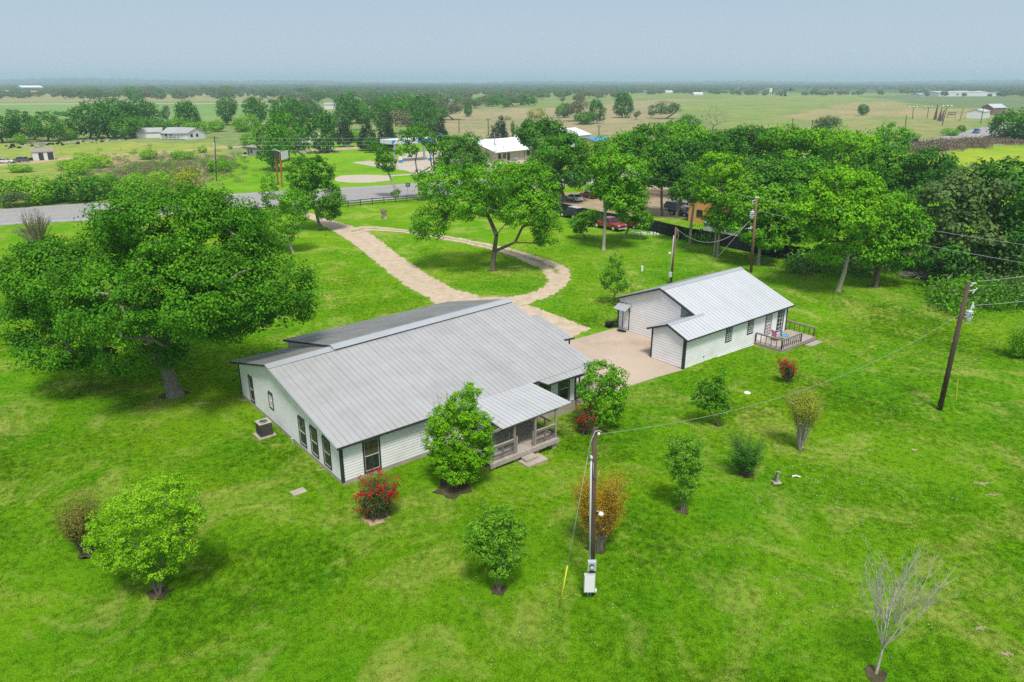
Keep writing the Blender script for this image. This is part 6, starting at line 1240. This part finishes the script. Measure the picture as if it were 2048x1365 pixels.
hut('warehouse', 'long low white warehouse on the right horizon', (1877, 193.6), (1978, 192.8), 40, 6.5, 2.0, 'white_flat', 'roof_white', [(18, 22, 2, 4.5), (40, 44, 2, 4.5)], cat='warehouse'); hut('warehouse', 'lower white annex right of the long warehouse', (1979, 192.8), (2006, 192.4), 30, 4.5, 1.0, 'white_flat', 'roof_white', cat='warehouse')
hut('shed', 'small grey shed left of the long warehouse', (1838, 195), (1850, 194.6), 14, 4, 2, 'roof_metal', 'roof_metal', cat='shed')
hut('industrial_hall', 'teal-walled hall with bright white roof on the left horizon', (45, 182), (88, 181.6), 30, 9, 5, 'teal', 'sign_white', cat='hall')
for i, (u0, u1, vv) in enumerate([(0, 18, 188.5), (20, 46, 190.5), (48, 74, 189.5)]): hut('yellow_trailer', ['leftmost of three long yellow trailers at the left horizon', 'middle of three long yellow trailers at the left horizon', 'rightmost of three long yellow trailers at the left horizon'][i], (u0, vv), (u1, vv), 6, 6, 0.8, 'school_yellow', 'can_yellow', cat='trailer', over=0.1)
hut('shed', 'pair of white sheds beside the far highway, nearer one', (1966, 238), (1978, 236), 10, 4.5, 1.4, 'white_flat', 'roof_white', cat='shed'); hut('shed', 'white and red arched stall behind the far white shed', (1984, 230), (2010, 229), 9, 5, 2.5, 'shingle', 'roof_white', cat='stall')
for i, (u0, u1, vv) in enumerate([(1290, 1305, 186.5), (1330, 1345, 186.5), (1388, 1406, 191)]): hut('farm_shed', ['leftmost tiny white roof among the far trees, centre right', 'tiny white roof right of the leftmost one among far trees', 'long thin white roof at the far field edge'][i], (u0, vv), (u1, vv), 16, 3.0, 2, 'white_flat', 'sign_white', cat='shed')
tw = thing('water_tower', 'small white tower on the horizon right of centre', 'tower', G(1540, 192)); MB().box(-2.2, 2.2, -2, 2, 6, 13).box(-2, -1.4, -2, -1.4, 0, 6).box(1.4, 2, -2, -1.4, 0, 6).build('tower', M['white_flat'], tw)
pj = thing('pump_jack', 'black oil pump jack on the horizon beside the white tower', 'pump jack', G(1570, 193)); MB().prism([(-3, 0, 0), (3, 0, 0), (0.4, 0, 9), (-0.4, 0, 9)], (0, 1, 0)).build('samson_post', M['rubber_black'], pj); bar('walking_beam', pj, M['rubber_black'], (-7, 0.5, 6.5), (8, 0.5, 11.5), 1, 1.2); MB().prism([(7, 0, 8), (9.5, 0, 9), (9.0, 0, 14), (7.5, 0, 14)], (0, 1, 0)).build('horse_head', M['rubber_black'], pj); MB().box(-8, -5, 0, 2, 0, 4).build('motor', M['rubber_black'], pj)
# filling station canopy
ca = G(786, 327); cb = G(875, 320); cw = (cb - ca).length; FC = thing('fuel_canopy', 'filling station canopy with blue, white and yellow fascia beyond the road', 'canopy', ca, math.atan2(cb.y - ca.y, cb.x - ca.x)); zt = height(ca, 281); zb_ = height(ca, 290)
MB().box(0.05, cw, 0.05, 7, zb_ + 0.05, zt - 0.05).build('canopy', M['can_white'], FC)
for x0_, x1_, m_ in ((0, 1.6, 'can_blue'), (1.6, 2.4, 'can_yellow'), (2.4, 9.2, 'can_white'), (9.2, cw * 0.97, 'can_blue')): MB().box(x0_, x1_ - 0.01, -0.02, 0.04, zb_, zt).build('fascia_panel', M[m_], FC)
MB().prism([(0.5, -0.04, zb_ + 0.1), (1.2, -0.04, zb_ + 0.1), (2.2, -0.04, zt - 0.1), (1.5, -0.04, zt - 0.1)], (0, 0.015, 0)).build('fascia_stripe', M['can_white'], FC)
for x_ in (2.6, cw - 3): MB().box(x_, x_ + 0.5, 3, 3.5, 0, zb_).build('column', M['can_white'], FC)
for i, x_ in enumerate((3.0, cw - 2.6)):
    fp = thing('fuel_pump', ['left blue and white fuel pump under the canopy', 'right blue and white fuel pump under the canopy'][i], 'fuel pump', FC.location + Vector((math.cos(FC.rotation_euler.z) * x_, math.sin(FC.rotation_euler.z) * x_, 0)) - Vector((0, 1.0, 0)))
    MB().box(-0.6, 0.5, -0.3, 0.3, 0, 0.9).build('base', M['can_blue'], fp); MB().box(-0.6, 0.5, -0.3, 0.3, 0.901, 1.9).build('head', M['can_white'], fp); MB().box(-1.0, -0.65, -0.2, 0.2, 0, 1.7).build('pipe_guard', M['can_yellow'], fp)
# billboard on rusty legs
bb = G(564, 375); SG = thing('billboard', 'tall two-sided dark billboard on rusty legs beyond the highway', 'billboard', bb)
p0 = loc_(bb, 546, 300, 4); p1_ = loc_(bb, 560, 304); p2_ = loc_(bb, 564, 303, 1.5); zl = loc_(bb, 560, 319).z; z0_ = p1_.z
for x_, y_ in ((0, 0), (p0.x + 0.3, 4.2)): MB().tube([(x_ + 0.0, y_, 0), (p1_.x if x_ == 0 else x_, y_, z0_)], 0.2, 8).build('leg', M['rust_metal'], SG)
MB().prism([(p0.x, 4.3, zl + 0.3), (p1_.x, -0.25, zl - 0.2), (p1_.x, -0.25, z0_), (p0.x, 4.3, z0_ + 0.1)], (0.12, 0.03, 0)).build('sign_face', M['dark_metal'], SG)
MB().prism([(p1_.x + 0.25, -0.3, zl - 0.2), (p1_.x + 0.6, 3.8, zl - 0.1), (p1_.x + 0.6, 3.8, z0_), (p1_.x + 0.25, -0.3, z0_)], (0.1, 0.0, 0)).build('sign_face', M['white_flat'], SG)
MB().prism([(p0.x, 4.3, z0_ + 0.12), (p1_.x, -0.25, z0_ + 0.02), (p1_.x + 0.1, -0.2, z0_ + 0.02), (p0.x + 0.12, 4.3, z0_ + 0.12)], (0, 0, 0.15)).build('sign_edge', M['white_flat'], SG)
gs = G(816, 394); t = thing('road_sign', 'green road sign on a post beside the highway fence', 'road sign', gs); q0, q1 = loc_(gs, 811, 366), loc_(gs, 820.5, 374); MB().tube([(0, 0, 0), (0, 0, q0.z)], 0.05, 6).build('post', M['grey_metal'], t); MB().box(q0.x, q1.x, -0.09, -0.06, q1.z, q0.z).build('sign_plate', M['sign_green'], t)
MB().box(q0.x + .15, q1.x - .15, -0.10, -0.091, q0.z - 0.32, q0.z - 0.2).box(q0.x + .25, q1.x - .3, -0.10, -0.091, q0.z - 0.62, q0.z - 0.5).build('legend', M['sign_white'], t)
gs = G(691, 401); t = MB().tube([(0, 0, 0), (0, 0, height(gs, 373))], 0.05, 6).build('marker_post', M['grey_metal']); t.location = gs; tag(t, 'thin grey marker post at the near road edge left of the leaning tree', 'marker')
gs = G(402, 387); t = MB().box(-0.08, 0.08, -0.05, 0.05, 0, 2.0).build('marker_post', M['sign_white']); t.location = gs; tag(t, 'pale short post at the road edge above the big oak', 'marker')
# odds and ends on the lawn
b = G(768, 437); t = thing('garden_stump', 'carved dark stump with pale foot on the lawn by the fence', 'stump', b); MB().tube([(0, 0, 0), (0.1, 0, 0.7), (-0.15, 0, 1.3), (0.05, 0, 1.65)], [0.55, 0.38, 0.45, 0.22], 9).build('stump', M['bark'], t); MB().tube([(0.1, 0, 0.9), (0.6, 0, 1.5)], [0.2, 0.12], 7).tube([(-.1, 0, 1.0), (-0.5, 0, 1.65)], [0.2, 0.12], 7).build('branch_stub', M['bark'], t); MB().tube([(0.35, -0.3, -0.05), (0.3, -0.25, 0.35)], [0.35, 0.2], 8).build('stone', M['bark_pale'], t)
b = G(1553, 966); t = thing('old_post', 'short weathered post with hose on a small stone pad', 'post', b, R(10)); MB().box(-0.08, 0.08, -0.07, 0.07, 0, 0.78).build('post', M['wood_grey'], t, bevel=0.01); MB().box(-0.26, 0.26, -0.2, 0.2, -0.05, 0.07).build('stone_pad', M['concrete'], t, bevel=0.02)
MB().tube([(-0.08, -0.05, 0.7), (-0.2, -0.1, 0.4), (-0.45, -0.2, 0.03), (-0.2, -0.35, 0.02), (0.3, -0.3, 0.02), (0.4, 0.0, 0.02)], 0.018, 5).build('hose', M['rubber_black'], t, smooth=True); MB().tube([(0.06, -0.1, 0.8), (-0.06, -0.12, 0.8)], 0.025, 6).build('tap', M['grey_metal'], t)
b = G(1590, 955); t = MB().tube([(-0.15, 0, 0.06), (0.05, 0, 0.12), (0.3, -0.05, 0.05)], [0.05, 0.045, 0.04], 7).tube([(-0.15, 0, 0.0), (-0.15, 0, 0.13)], 0.05, 7).build('pvc_pipe', M['sign_white']); t.location = b; tag(t, 'short white plastic pipe lying right of the old post', 'pipe')
b = G(1032, 535); t = MB().tube([(-0.9, -0.3, 0.05), (0, 0, 0.1), (0.8, 0.4, 0.08)], [0.07, 0.06, 0.05], 6).tube([(-0.9, -0.3, 0.05), (-1.1, 0.1, 0.05)], 0.06, 6).build('fallen_branch', M['bark_pale']); t.location = b; tag(t, 'pale fallen branch on the grass right of the elm trunk', 'branch')
b = G(1284, 543); t = MB().box(-0.12, 0.12, -0.05, 0.05, 0, 0.75).build('marker_board', M['sign_white']); t.location = b; tag(t, 'small white marker board in the lawn behind the guest house', 'marker')
b = G(1836, 556); t = thing('brush_pile', 'heap of pale cut branches under the right-hand trees', 'brush pile', b); mb = MB()
for k in range(90):
    a = random.uniform(0, 3.14); l = random.uniform(0.6, 1.7); c = Vector((random.gauss(0, 0.9), random.gauss(0, 0.4), random.uniform(0.05, 0.7))); d = Vector((math.cos(a) * l, math.sin(a) * 0.5 * l, random.uniform(-0.25, 0.3) * l)); mb.tube([c - d, c + d * 0.2, c + d], [0.035, 0.028, 0.012], 4)
mb.build('branches', M['bark_pale'], t)
for u, v in ((1886, 580), (1990, 0)):
    if v: b = G(u, v); t = MB().tube([(0, 0, -0.1), (0.3, 0, 1.3), (0.75, 0, 2.1)], [0.12, 0.09, 0.05], 7).build('dead_snag', M['bark_pale']); t.location = b; tag(t, 'leaning dead snag right of the brush pile', 'snag')
b = G(1870, 562); t = MB().tube([(0, 0, 0), (0.1, 0, 1.9)], 0.03, 5).build('steel_post', M['sign_green']); t.location = b; tag(t, 'thin green steel post between brush pile and snag', 'post')
b = G(1290, 470); mb = MB()
for k in range(9): mb.box(-2.2 + k * 0.5 + random.uniform(-.1, .1), -1.8 + k * 0.5, random.uniform(-.3, 0), random.uniform(0.2, .4), 0, random.uniform(0.15, 0.45))
t = mb.build('rubble_row', M['white_flat']); t.location = b; t['kind'] = 'stuff'; t['label'] = 'pale blocks and planks lying along the fence foot'
pts = []; jm = []
for nm, mt_, sz in (('junk', 'sash', (1.2, 0.8, 0.35)), ('junk', 'rubber_black', (1.0, 1.2, 0.8)), ('junk', 'concrete', (1.4, 0.7, 0.4)), ('junk', 'wood_grey', (2.2, 0.5, 0.4))):
    jm.append(bpy.data.objects.new(nm, MB().box(-sz[0] / 2, sz[0] / 2, -sz[1] / 2, sz[1] / 2, 0, sz[2]).tube([(0, 0, sz[2]), (sz[0], 0.2, sz[2] * 0.3)], 0.12, 5).mesh(nm, M[mt_])))
for k in range(150):
    u = random.uniform(0, 255); pts.append(tuple(G(u, 297 - u * 0.075 + random.gauss(0, 2.2))))
for k in range(26): pts.append(tuple(G(random.uniform(-5, 66), random.uniform(319, 327))))
for k in range(20): pts.append(tuple(G(random.uniform(585, 680), random.uniform(303, 310))))
for k in range(12): pts.append(tuple(G(random.uniform(485, 500), random.uniform(309, 315))))
scatter('scrap_litter', pts, RNG.uniform(0.3, 1.0, len(pts)), RNG.uniform(0, 6.28, len(pts)), jm, label='scattered scrap and junk strewn across the left field edge', cat='scrap')

# ------------------------------------------------------------ trees and bushes beyond: templates copied one by one
def template(kind, seed, leafm, barkm, n=900):
    """unit tree 1 m high, 1 m wide"""
    if kind == 'round': lob = [((0, 0, .54), (.42, .42, .42)), ((-.25, .1, .4), (.25, .25, .32)), ((.26, -.05, .42), (.24, .24, .34)), ((.05, -.2, .66), (.30, .30, .28))]
    elif kind == 'wide': lob = [((-.28, 0, .55), (.24, .24, .24)), ((.25, .1, .58), (.26, .26, .24)), ((0, -.15, .7), (.3, .3, .22)), ((.05, .15, .5), (.32, .32, .22))]
    elif kind == 'cone': lob = [((0, 0, .3), (.46, .46, .2)), ((0, 0, .5), (.36, .36, .22)), ((0, 0, .72), (.22, .22, .2)), ((0, 0, .9), (.10, .10, .12))]
    elif kind == 'bush': lob = [((0, 0, .45), (.46, .46, .42)), ((-.25, .1, .4), (.26, .26, .34)), ((.22, -.1, .5), (.28, .28, .36)), ((.0, -.2, .3), (.35, .3, .3))]
    else: lob = [((0, 0, .6), (.36, .36, .36)), ((.1, 0, .75), (.2, .2, .2)), ((-.12, .1, .5), (.2, .2, .2))]
    lob = [((c[0] + random.uniform(-.07, .07), c[1] + random.uniform(-.07, .07), c[2] + random.uniform(-.04, .04)), r_) for c, r_ in lob]
    c, nn = crown_points(lob, 0.11, 1.1); k = max(3, n // len(c)); m = len(c)
    d = sph(m * k); p = np.repeat(c, k, axis=0) + d * (RNG.uniform(0.2, 1, (m * k, 1)) ** 0.5) * 0.115; ti = np.clip(np.repeat(RNG.uniform(0, .75, m), k) + RNG.normal(.12, .15, m * k), 0, 1)
    v, f, t = leaf_arrays(p, d * 0.7 + np.repeat(nn, k, axis=0) * 0.5 + [0, 0, .5], 0.085 if n < 1500 else 0.06, t_ if False else ti)
    cm = np_mesh('crown', v, f, M[leafm], t); mb = MB()
    if kind != 'bush': skeleton(mb, (0, 0, 0), [Vector(q) for q in c[:10]], 0.028, 0.5, sides=5)
    else: mb.tube([(0, 0, 0), (0.02, 0, .4)], [0.03, 0.01], 5)
    return cm, mb.mesh('trunk', M[barkm])
TP = {}
for key, kind, lm, bm_, n in (('dark', 'round', 'oak_dark', 'bark', 2600), ('green', 'round', 'oak', 'bark', 2600), ('elm', 'wide', 'elm', 'bark', 2600), ('brightb', 'bush', 'bright', 'bark', 2600), ('limeb', 'bush', 'lime', 'bark', 2200), ('cedar', 'cone', 'cedar', 'bark', 2600),
        ('olive', 'wide', 'olive', 'bark_grey', 1800), ('bud', 'wide', 'budding', 'bark_grey', 1500), ('yellow', 'bush', 'yellowgreen', 'bark', 1500), ('slim', 'slim', 'olive', 'bark', 700), ('darkb', 'bush', 'oak', 'bark', 2600)): TP[key] = [template(kind, i, lm, bm_, n) for i in range(2)]
PROTO = {}
def far_tree(key, label, u, v, hpx, wpx, name='tree', cat='tree', group=None, jit=0.0):
    b = G(u, v); s_ = b.y / F_PX * 1.02; i = random.randrange(2); cm, tm = TP[key][i]
    t = thing(name, label, cat, b, random.uniform(0, 6.28), group)
    W_, H2_ = wpx * s_, hpx * s_ * 1.03
    for nm, me in (('crown', cm), ('trunk', tm)):
        if (key, i, nm) in PROTO: o = PROTO[(key, i, nm)].copy(); COL.objects.link(o)
        else: o = link_mesh(nm, me); PROTO[(key, i, nm)] = o
        o.parent = t
    t.scale = (W_ * 1.05, W_ * 1.05, H2_); return t
FT = [('dark', 'dark tree cut by the left edge above the junk row', 6, 286, 56, 62), ('dark', 'dark tree second from the left edge in the pasture row', 46, 281, 50, 48), ('green', 'bushy tree third in the left pasture row', 96, 283, 52, 60), ('brightb', 'small light sapling before the second pasture tree', 42, 288, 22, 20),
    ('brightb', 'low bright tree between the pasture row and the big clump', 138, 280, 32, 34), ('dark', 'big dark tree at the left of the large clump', 180, 279, 66, 72), ('dark', 'dark tree at the middle of the large clump', 218, 277, 56, 60), ('dark', 'tallest rear tree of the large clump, left half', 236, 252, 50, 74), ('dark', 'rear tree of the large clump, right half', 285, 252, 50, 66),
    ('green', 'front tree of the large clump touching the annex', 252, 278, 42, 60), ('green', 'mid green tree behind the left mobile home', 292, 272, 36, 48), ('green', 'low tree behind the gap between mobile homes', 322, 268, 30, 38), ('slim', 'slender crooked tree standing alone above the clump', 336, 250, 36, 18), ('dark', 'dark ragged tree behind the right mobile home', 376, 262, 54, 50), ('brightb', 'bright low tree left behind the right mobile home', 358, 266, 30, 36),
    ('brightb', 'bright low tree right behind the right mobile home', 392, 268, 26, 44), ('dark', 'upright dark tree on the far field edge', 454, 251, 52, 38), ('brightb', 'bright bushy tree below the upright dark tree', 436, 264, 24, 34), ('brightb', 'bright green tree right of the upright dark tree', 492, 264, 36, 46), ('dark', 'dark tree above the shack', 516, 252, 52, 48), ('brightb', 'round light tree beside the shack', 506, 296, 34, 42),
    ('green', 'large bright tree just behind the billboard', 553, 342, 92, 70), ('green', 'tall tree rising behind the billboard tree', 578, 322, 96, 64), ('dark', 'dark twin-trunked tree in front of the white trailer', 642, 307, 76, 62), ('cedar', 'single cedar above the small white hut', 688, 294, 46, 42), ('cedar', 'left of the two tall cedars by the canopy', 736, 302, 56, 42), ('cedar', 'right of the two tall cedars by the canopy', 777, 303, 62, 44), ('dark', 'small dark tree in front of the left tall cedar', 740, 306, 30, 26),
    ('bud', 'pale budding oak behind the cedars', 803, 268, 44, 60), ('dark', 'dark round tree right of the budding oak', 852, 272, 52, 46), ('dark', 'tall blue-green tree behind the budding oak', 850, 252, 56, 52), ('green', 'broad tree left of the blue-green tree', 815, 248, 46, 50), ('dark', 'dark upright tree above the trailer', 692, 262, 66, 46), ('dark', 'dark tree left of the upright one above the trailer', 600, 262, 58, 46), ('dark', 'tall narrow tree left of the budding oak', 760, 262, 60, 34), ('green', 'bushy low tree between shack and trailer', 655, 268, 40, 50),
    ('dark', 'dark tree above the tall billboard', 565, 254, 54, 46), ('brightb', 'light low tree between the cedars and trailer', 710, 285, 26, 34), ('bud', 'pale low crown at the brown pasture edge', 908, 240, 32, 52), ('dark', 'small dark tree next to the pale low crown', 937, 234, 26, 18), ('green', 'green tree in the brown pasture, left of the group', 1127, 236, 27, 32), ('green', 'front bush of the brown pasture group', 1168, 249, 24, 42), ('dark', 'taller right tree of the brown pasture group', 1194, 248, 44, 30), ('bud', 'reddish budding tree behind the pasture group', 1155, 243, 40, 48),
    ('yellow', 'yellowish bush left of the brown pasture group', 1073, 237, 22, 36), ('dark', 'big lone dark tree in the pasture', 1244, 236, 46, 40), ('bud', 'small bare bush right of the lone dark tree', 1273, 240, 18, 15), ('olive', 'spreading olive oak in the open pasture', 1330, 238, 32, 52), ('bud', 'small bush at the left foot of the spreading oak', 1303, 236, 16, 15), ('green', 'light tree at the wood\'s edge near the bare tree', 1378, 262, 30, 40), ('olive', 'pale light crown at the pasture edge', 1652, 268, 34, 46), ('dark', 'low dark bush in front of the pale light crown', 1640, 268, 18, 38),
    ('dark', 'small dark lone tree in the right pasture', 1726, 232, 21, 22), ('green', 'large round tree overhanging the far highway', 2020, 284, 58, 80), ('dark', 'dark tree at the right edge over the highway', 2075, 286, 60, 80), ('yellow', 'small yellow bush in the brown pasture left', 1016, 240, 8, 14),
    ('brightb', 'bush on the far highway verge, left one', 1830, 278, 12, 16), ('brightb', 'bush on the far highway verge, middle pair', 1900, 272, 16, 28), ('green', 'bush on the far highway verge, right one', 1922, 266, 14, 16),
    ('cedar', 'dark bush behind the road pole, left of white roof', 1000, 285, 44, 40), ('slim', 'thin bare poplar beside the white-roofed shop', 1026, 285, 38, 12), ('cedar', 'dark grey tree right of the fuel canopy', 880, 282, 40, 38)]
for q in FT: far_tree(*q)
BUSH = [('limeb', 'low lime bush at the left of the left field', 43, 345, 18, 42), ('limeb', 'left lime bush of the cluster by the shed', 142, 340, 22, 46), ('limeb', 'middle lime bush of the cluster by the shed', 176, 330, 24, 50), ('limeb', 'right lime bush of the cluster by the shed', 198, 336, 24, 44), ('limeb', 'front lime bush of the cluster by the shed', 160, 350, 28, 48), ('limeb', 'round lime bush alone in mid field', 297, 319, 22, 36),
    ('limeb', 'wide lime bush on the farm lane', 370, 319, 20, 48), ('limeb', 'tiny lime bush above the wide one', 406, 306, 13, 16), ('limeb', 'tiny lime bush by the shack', 461, 299, 9, 10), ('brightb', 'lime bush behind the roadside pole', 437, 344, 28, 50), ('yellow', 'tall yellow-green willow bush at the road', 382, 388, 58, 58), ('limeb', 'bright lime bush above the big oak\'s top', 322, 378, 36, 52),
    ('brightb', 'roadside bush cut by the left edge', 8, 412, 58, 62), ('olive', 'olive scrub between the left edge bush and the bright one', 30, 416, 34, 50), ('brightb', 'big bright bush second from the left along the road', 75, 409, 60, 84), ('darkb', 'dark lush bush along the road, left of middle', 152, 404, 58, 78), ('brightb', 'bright bush in the middle of the roadside row', 118, 402, 46, 56), ('darkb', 'green bush right of the dark lush one', 192, 400, 50, 60), ('darkb', 'darkest bush of the roadside row', 230, 396, 46, 42), ('brightb', 'last bright bush of the roadside row', 262, 398, 44, 56), ('limeb', 'lime bush behind the roadside row, centre', 205, 372, 24, 50), ('limeb', 'lime bush above the oak crown\'s left shoulder', 270, 376, 30, 40)]
for q in BUSH: far_tree(*q, name='bush', cat='bush', group=None)
bare_tree('bare_tree', 'wide leafless tree above the middle of the wood', (1425, 268), [(1405, 232, 18, 16), (1425, 226, 18, 16), (1445, 235, 16, 14), (1425, 245, 24, 12)], 'bark_grey', 0.35, 150, 3.0)
def belt(n, u0, u1, v0, v1, keys, h, label, group, power=1.0, name='tree', cond=None, cat='tree'):
    k = 0
    while k < n:
        u = random.uniform(u0, u1); v = v0 + (v1 - v0) * random.random() ** power
        if cond and not cond(u, v): continue
        b = G(u, v); key = random.choice(keys); hh_ = random.uniform(0.65, 1.25); hp_ = hh_ * h / b.y * F_PX
        w_ = {'dark': 'dark', 'green': 'green', 'olive': 'grey-green', 'bud': 'brownish', 'darkb': 'deep green'}[key]; s_ = 'tall' if hh_ > 1.05 else 'low' if hh_ < 0.85 else 'middling'; f_ = (u - u0) / (u1 - u0); p_ = ('left end', 'left third', 'left of middle', 'right of middle', 'right third', 'right end')[min(5, int(f_ * 6))]; d_ = 'nearer' if (v - v0) / (v1 - v0) > 0.66 else 'farther' if (v - v0) / (v1 - v0) < 0.33 else 'middle'
        far_tree(key, '%s %s %s, %s row, %s' % (s_, w_, label, d_, p_), u, v, hp_, hp_ * random.uniform(1.0, 1.6), name, cat, group); k += 1
belt(80, 580, 900, 182, 248, ['dark', 'dark', 'green', 'olive', 'olive', 'bud'], 11, 'tree in the belt behind the trailers', 'trees of the dense belt behind the trailers')
belt(52, 130, 620, 184, 206, ['olive', 'olive', 'bud', 'green'], 14, 'oak along the far left field', 'pale oaks along the far left field', cond=lambda u, v: v < 204)
belt(14, 0, 170, 186, 196, ['olive', 'bud', 'green'], 8, 'tree around the yellow trailers', 'trees around the yellow trailers')
belt(46, 880, 1240, 188, 222, ['olive', 'olive', 'bud', 'green'], 9.5, 'oak of the savanna', 'pale savanna oaks behind the brown pasture', cond=lambda u, v: v < 222 - (u - 880) * 0.04)
belt(26, 1230, 1760, 177, 190, ['olive', 'dark', 'bud', 'green'], 9, 'tree on the far pasture edge', 'trees on the far pasture edge')
belt(18, 1720, 2060, 178, 192, ['olive', 'green', 'olive'], 9, 'tree by the long warehouse', 'trees around the long warehouse')
belt(14, 0, 560, 196, 258, ['olive', 'green'], 4.5, 'bush of the far left fields', 'scrub bushes of the far left fields', name='bush', cat='bush')
belt(22, 0, 260, 226, 238, ['olive', 'darkb'], 3.0, 'hedge bush between the left fields', 'hedge bushes between the far left fields', name='bush', cat='bush', cond=lambda u, v: abs(v - (227 + max(0, u) * 0.045)) < 1.6)
# the far woods: one mass to the horizon
fm = []
for k, (lm, bk) in enumerate((('olive', 0), ('farleaf', 0), ('budding', 0))):
    lob = [((0, 0, 5.5), (5.5, 5.5, 3.6)), ((-3, 1, 4.5), (3.4, 3.4, 2.6)), ((3, -1, 4.6), (3.4, 3.4, 2.8))]; c, nn = crown_points(lob, 1.5, 0.8); kk = 5; m = len(c); d = sph(m * kk)
    v, f, t = leaf_arrays(np.repeat(c, kk, axis=0) + d * 1.1, d * .5 + np.repeat(nn, kk, axis=0) + [0, 0, .4], 1.7, np.clip(RNG.uniform(0, .8, m * kk), 0, 1)); fm.append(bpy.data.objects.new('far_tree', np_mesh('far_tree', v, f, M[lm], t)))
n = 26000; rr = 1150 * (10500 / 1150) ** (RNG.random(n) ** 0.85); th = np.radians(RNG.uniform(-44, 44, n)); x, y = rr * np.sin(th), rr * np.cos(th)
dens = noise2(x, y, 0.0016) + 0.5 * noise2(x, y, 0.006, 3.0); right = np.clip((th - 0.05) / 0.15, 0, 1) * (rr < 2300); k_ = (dens > -0.16 + right * 0.40) & (RNG.random(n) < np.clip((rr - 900) / 2600, 0.22, 1)); x, y, rr, th = x[k_], y[k_], rr[k_], th[k_]
hill = 26 * np.exp(-((th + 0.50) / 0.09) ** 2) + 17 * np.exp(-((th + 0.30) / 0.12) ** 2) + 22 * np.exp(-((th - 0.62) / 0.2) ** 2) + 8 * np.sin(th * 9) + 6 * np.sin(th * 23 + 1)
zz = np.clip((rr - 5200) / 3500, 0, 1) ** 2 * (14 + hill)
scatter('far_woodland', np.stack([x, y, zz - 0.5], 1), RNG.uniform(0.6, 1.25, len(x)) * (1 + np.clip((rr - 2500) / 6000, 0, 1) * 0.9), RNG.uniform(0, 6.28, len(x)), fm, label='far pale woodland spreading to the hazy horizon', cat='woodland', pick=RNG.choice(3, len(x), p=[.45, .3, .25]))
# the dry brown hedge along the far highway, weeds in the left field
wd = []
for k in range(2):
    mb_v = RNG.normal(0, 1, (120, 3)) * [0.7, 0.7, 0.3] + [0, 0, 0.8]; v, f, t = leaf_arrays(mb_v, sph(120) + [0, 0, .3], 0.32, RNG.uniform(0, 1, 120)); wd.append(bpy.data.objects.new('weed', np_mesh('weed', v, f, M['brownweed'], t)))
pts = [tuple(G(u, 300.5 - (u - 1815) * 0.075 + random.gauss(0, 3.2))) for u in [random.uniform(1812, 1975) for _ in range(700)]] + [tuple(G(u, 284 + random.gauss(0, 3))) for u in [random.uniform(1975, 2200) for _ in range(500)]]
scatter('dry_hedge', pts, RNG.uniform(0.8, 1.6, len(pts)), RNG.uniform(0, 6.28, len(pts)), wd, label='dry brown brush growing along the far highway', cat='brush')
pts = [tuple(G(random.gauss(320, 75), random.gauss(345, 18))) for _ in range(900)] + [tuple(G(random.gauss(440, 22), random.gauss(330, 10))) for _ in range(160)]
pts = [p for p in pts if p[1] > 165 and p[1] < 300]
wd2 = []
for lm in ('brownweed', 'budding', 'elm'):
    p_ = RNG.normal(0, 1, (60, 3)) * [0.45, 0.45, 0.18] + [0, 0, 0.4]; v, f, t = leaf_arrays(p_, sph(60) + [0, 0, .3], 0.22, RNG.uniform(0, 1, 60)); wd2.append(bpy.data.objects.new('weed', np_mesh('weed', v, f, M[lm], t)))
scatter('field_weeds', pts, RNG.uniform(0.5, 1.4, len(pts)), RNG.uniform(0, 6.28, len(pts)), wd2, label='dry and green weeds scattered over the left field', cat='weeds')
# undergrowth along the fence and in the shaded right corner
un = []
for lm in ('oak', 'elm', 'olive'):
    p_ = RNG.normal(0, 1, (160, 3)) * [0.7, 0.7, 0.35] + [0, 0, 0.7]; v, f, t = leaf_arrays(p_, sph(160) + [0, 0, .5], 0.24, RNG.uniform(0, 1, 160)); un.append(bpy.data.objects.new('undergrowth_bush', np_mesh('undergrowth_bush', v, f, M[lm], t)))
pts = [tuple(G(random.uniform(1880, 2300), random.gauss(590, 16))) for _ in range(420)] + [tuple(G(random.uniform(1580, 1900), random.gauss(535, 8))) for _ in range(200)] + [tuple(G(random.uniform(1440, 1600), random.uniform(395, 440))) for _ in range(90)] + [tuple(G(random.uniform(1380, 1620), 480 + random.gauss(0, 5))) for _ in range(70)]
scatter('undergrowth', pts, RNG.uniform(0.5, 1.5, len(pts)), RNG.uniform(0, 6.28, len(pts)), un, label='leafy undergrowth along the fence and beneath the right-hand wood', cat='undergrowth')

# ------------------------------------------------------------ the air
hz, nt, out = new_mat('air'); pv = nt.nodes.new('ShaderNodeVolumePrincipled'); pv.inputs['Color'].default_value = (0.66, 0.84, 1.0, 1); pv.inputs['Density'].default_value = 0.00021; pv.inputs['Anisotropy'].default_value = 0.2
nt.links.new(pv.outputs[0], out.inputs['Volume'])
hb = MB().box(-9500, 9500, -400, 12500, -3, 95).build('haze', hz); hb['kind'] = 'stuff'
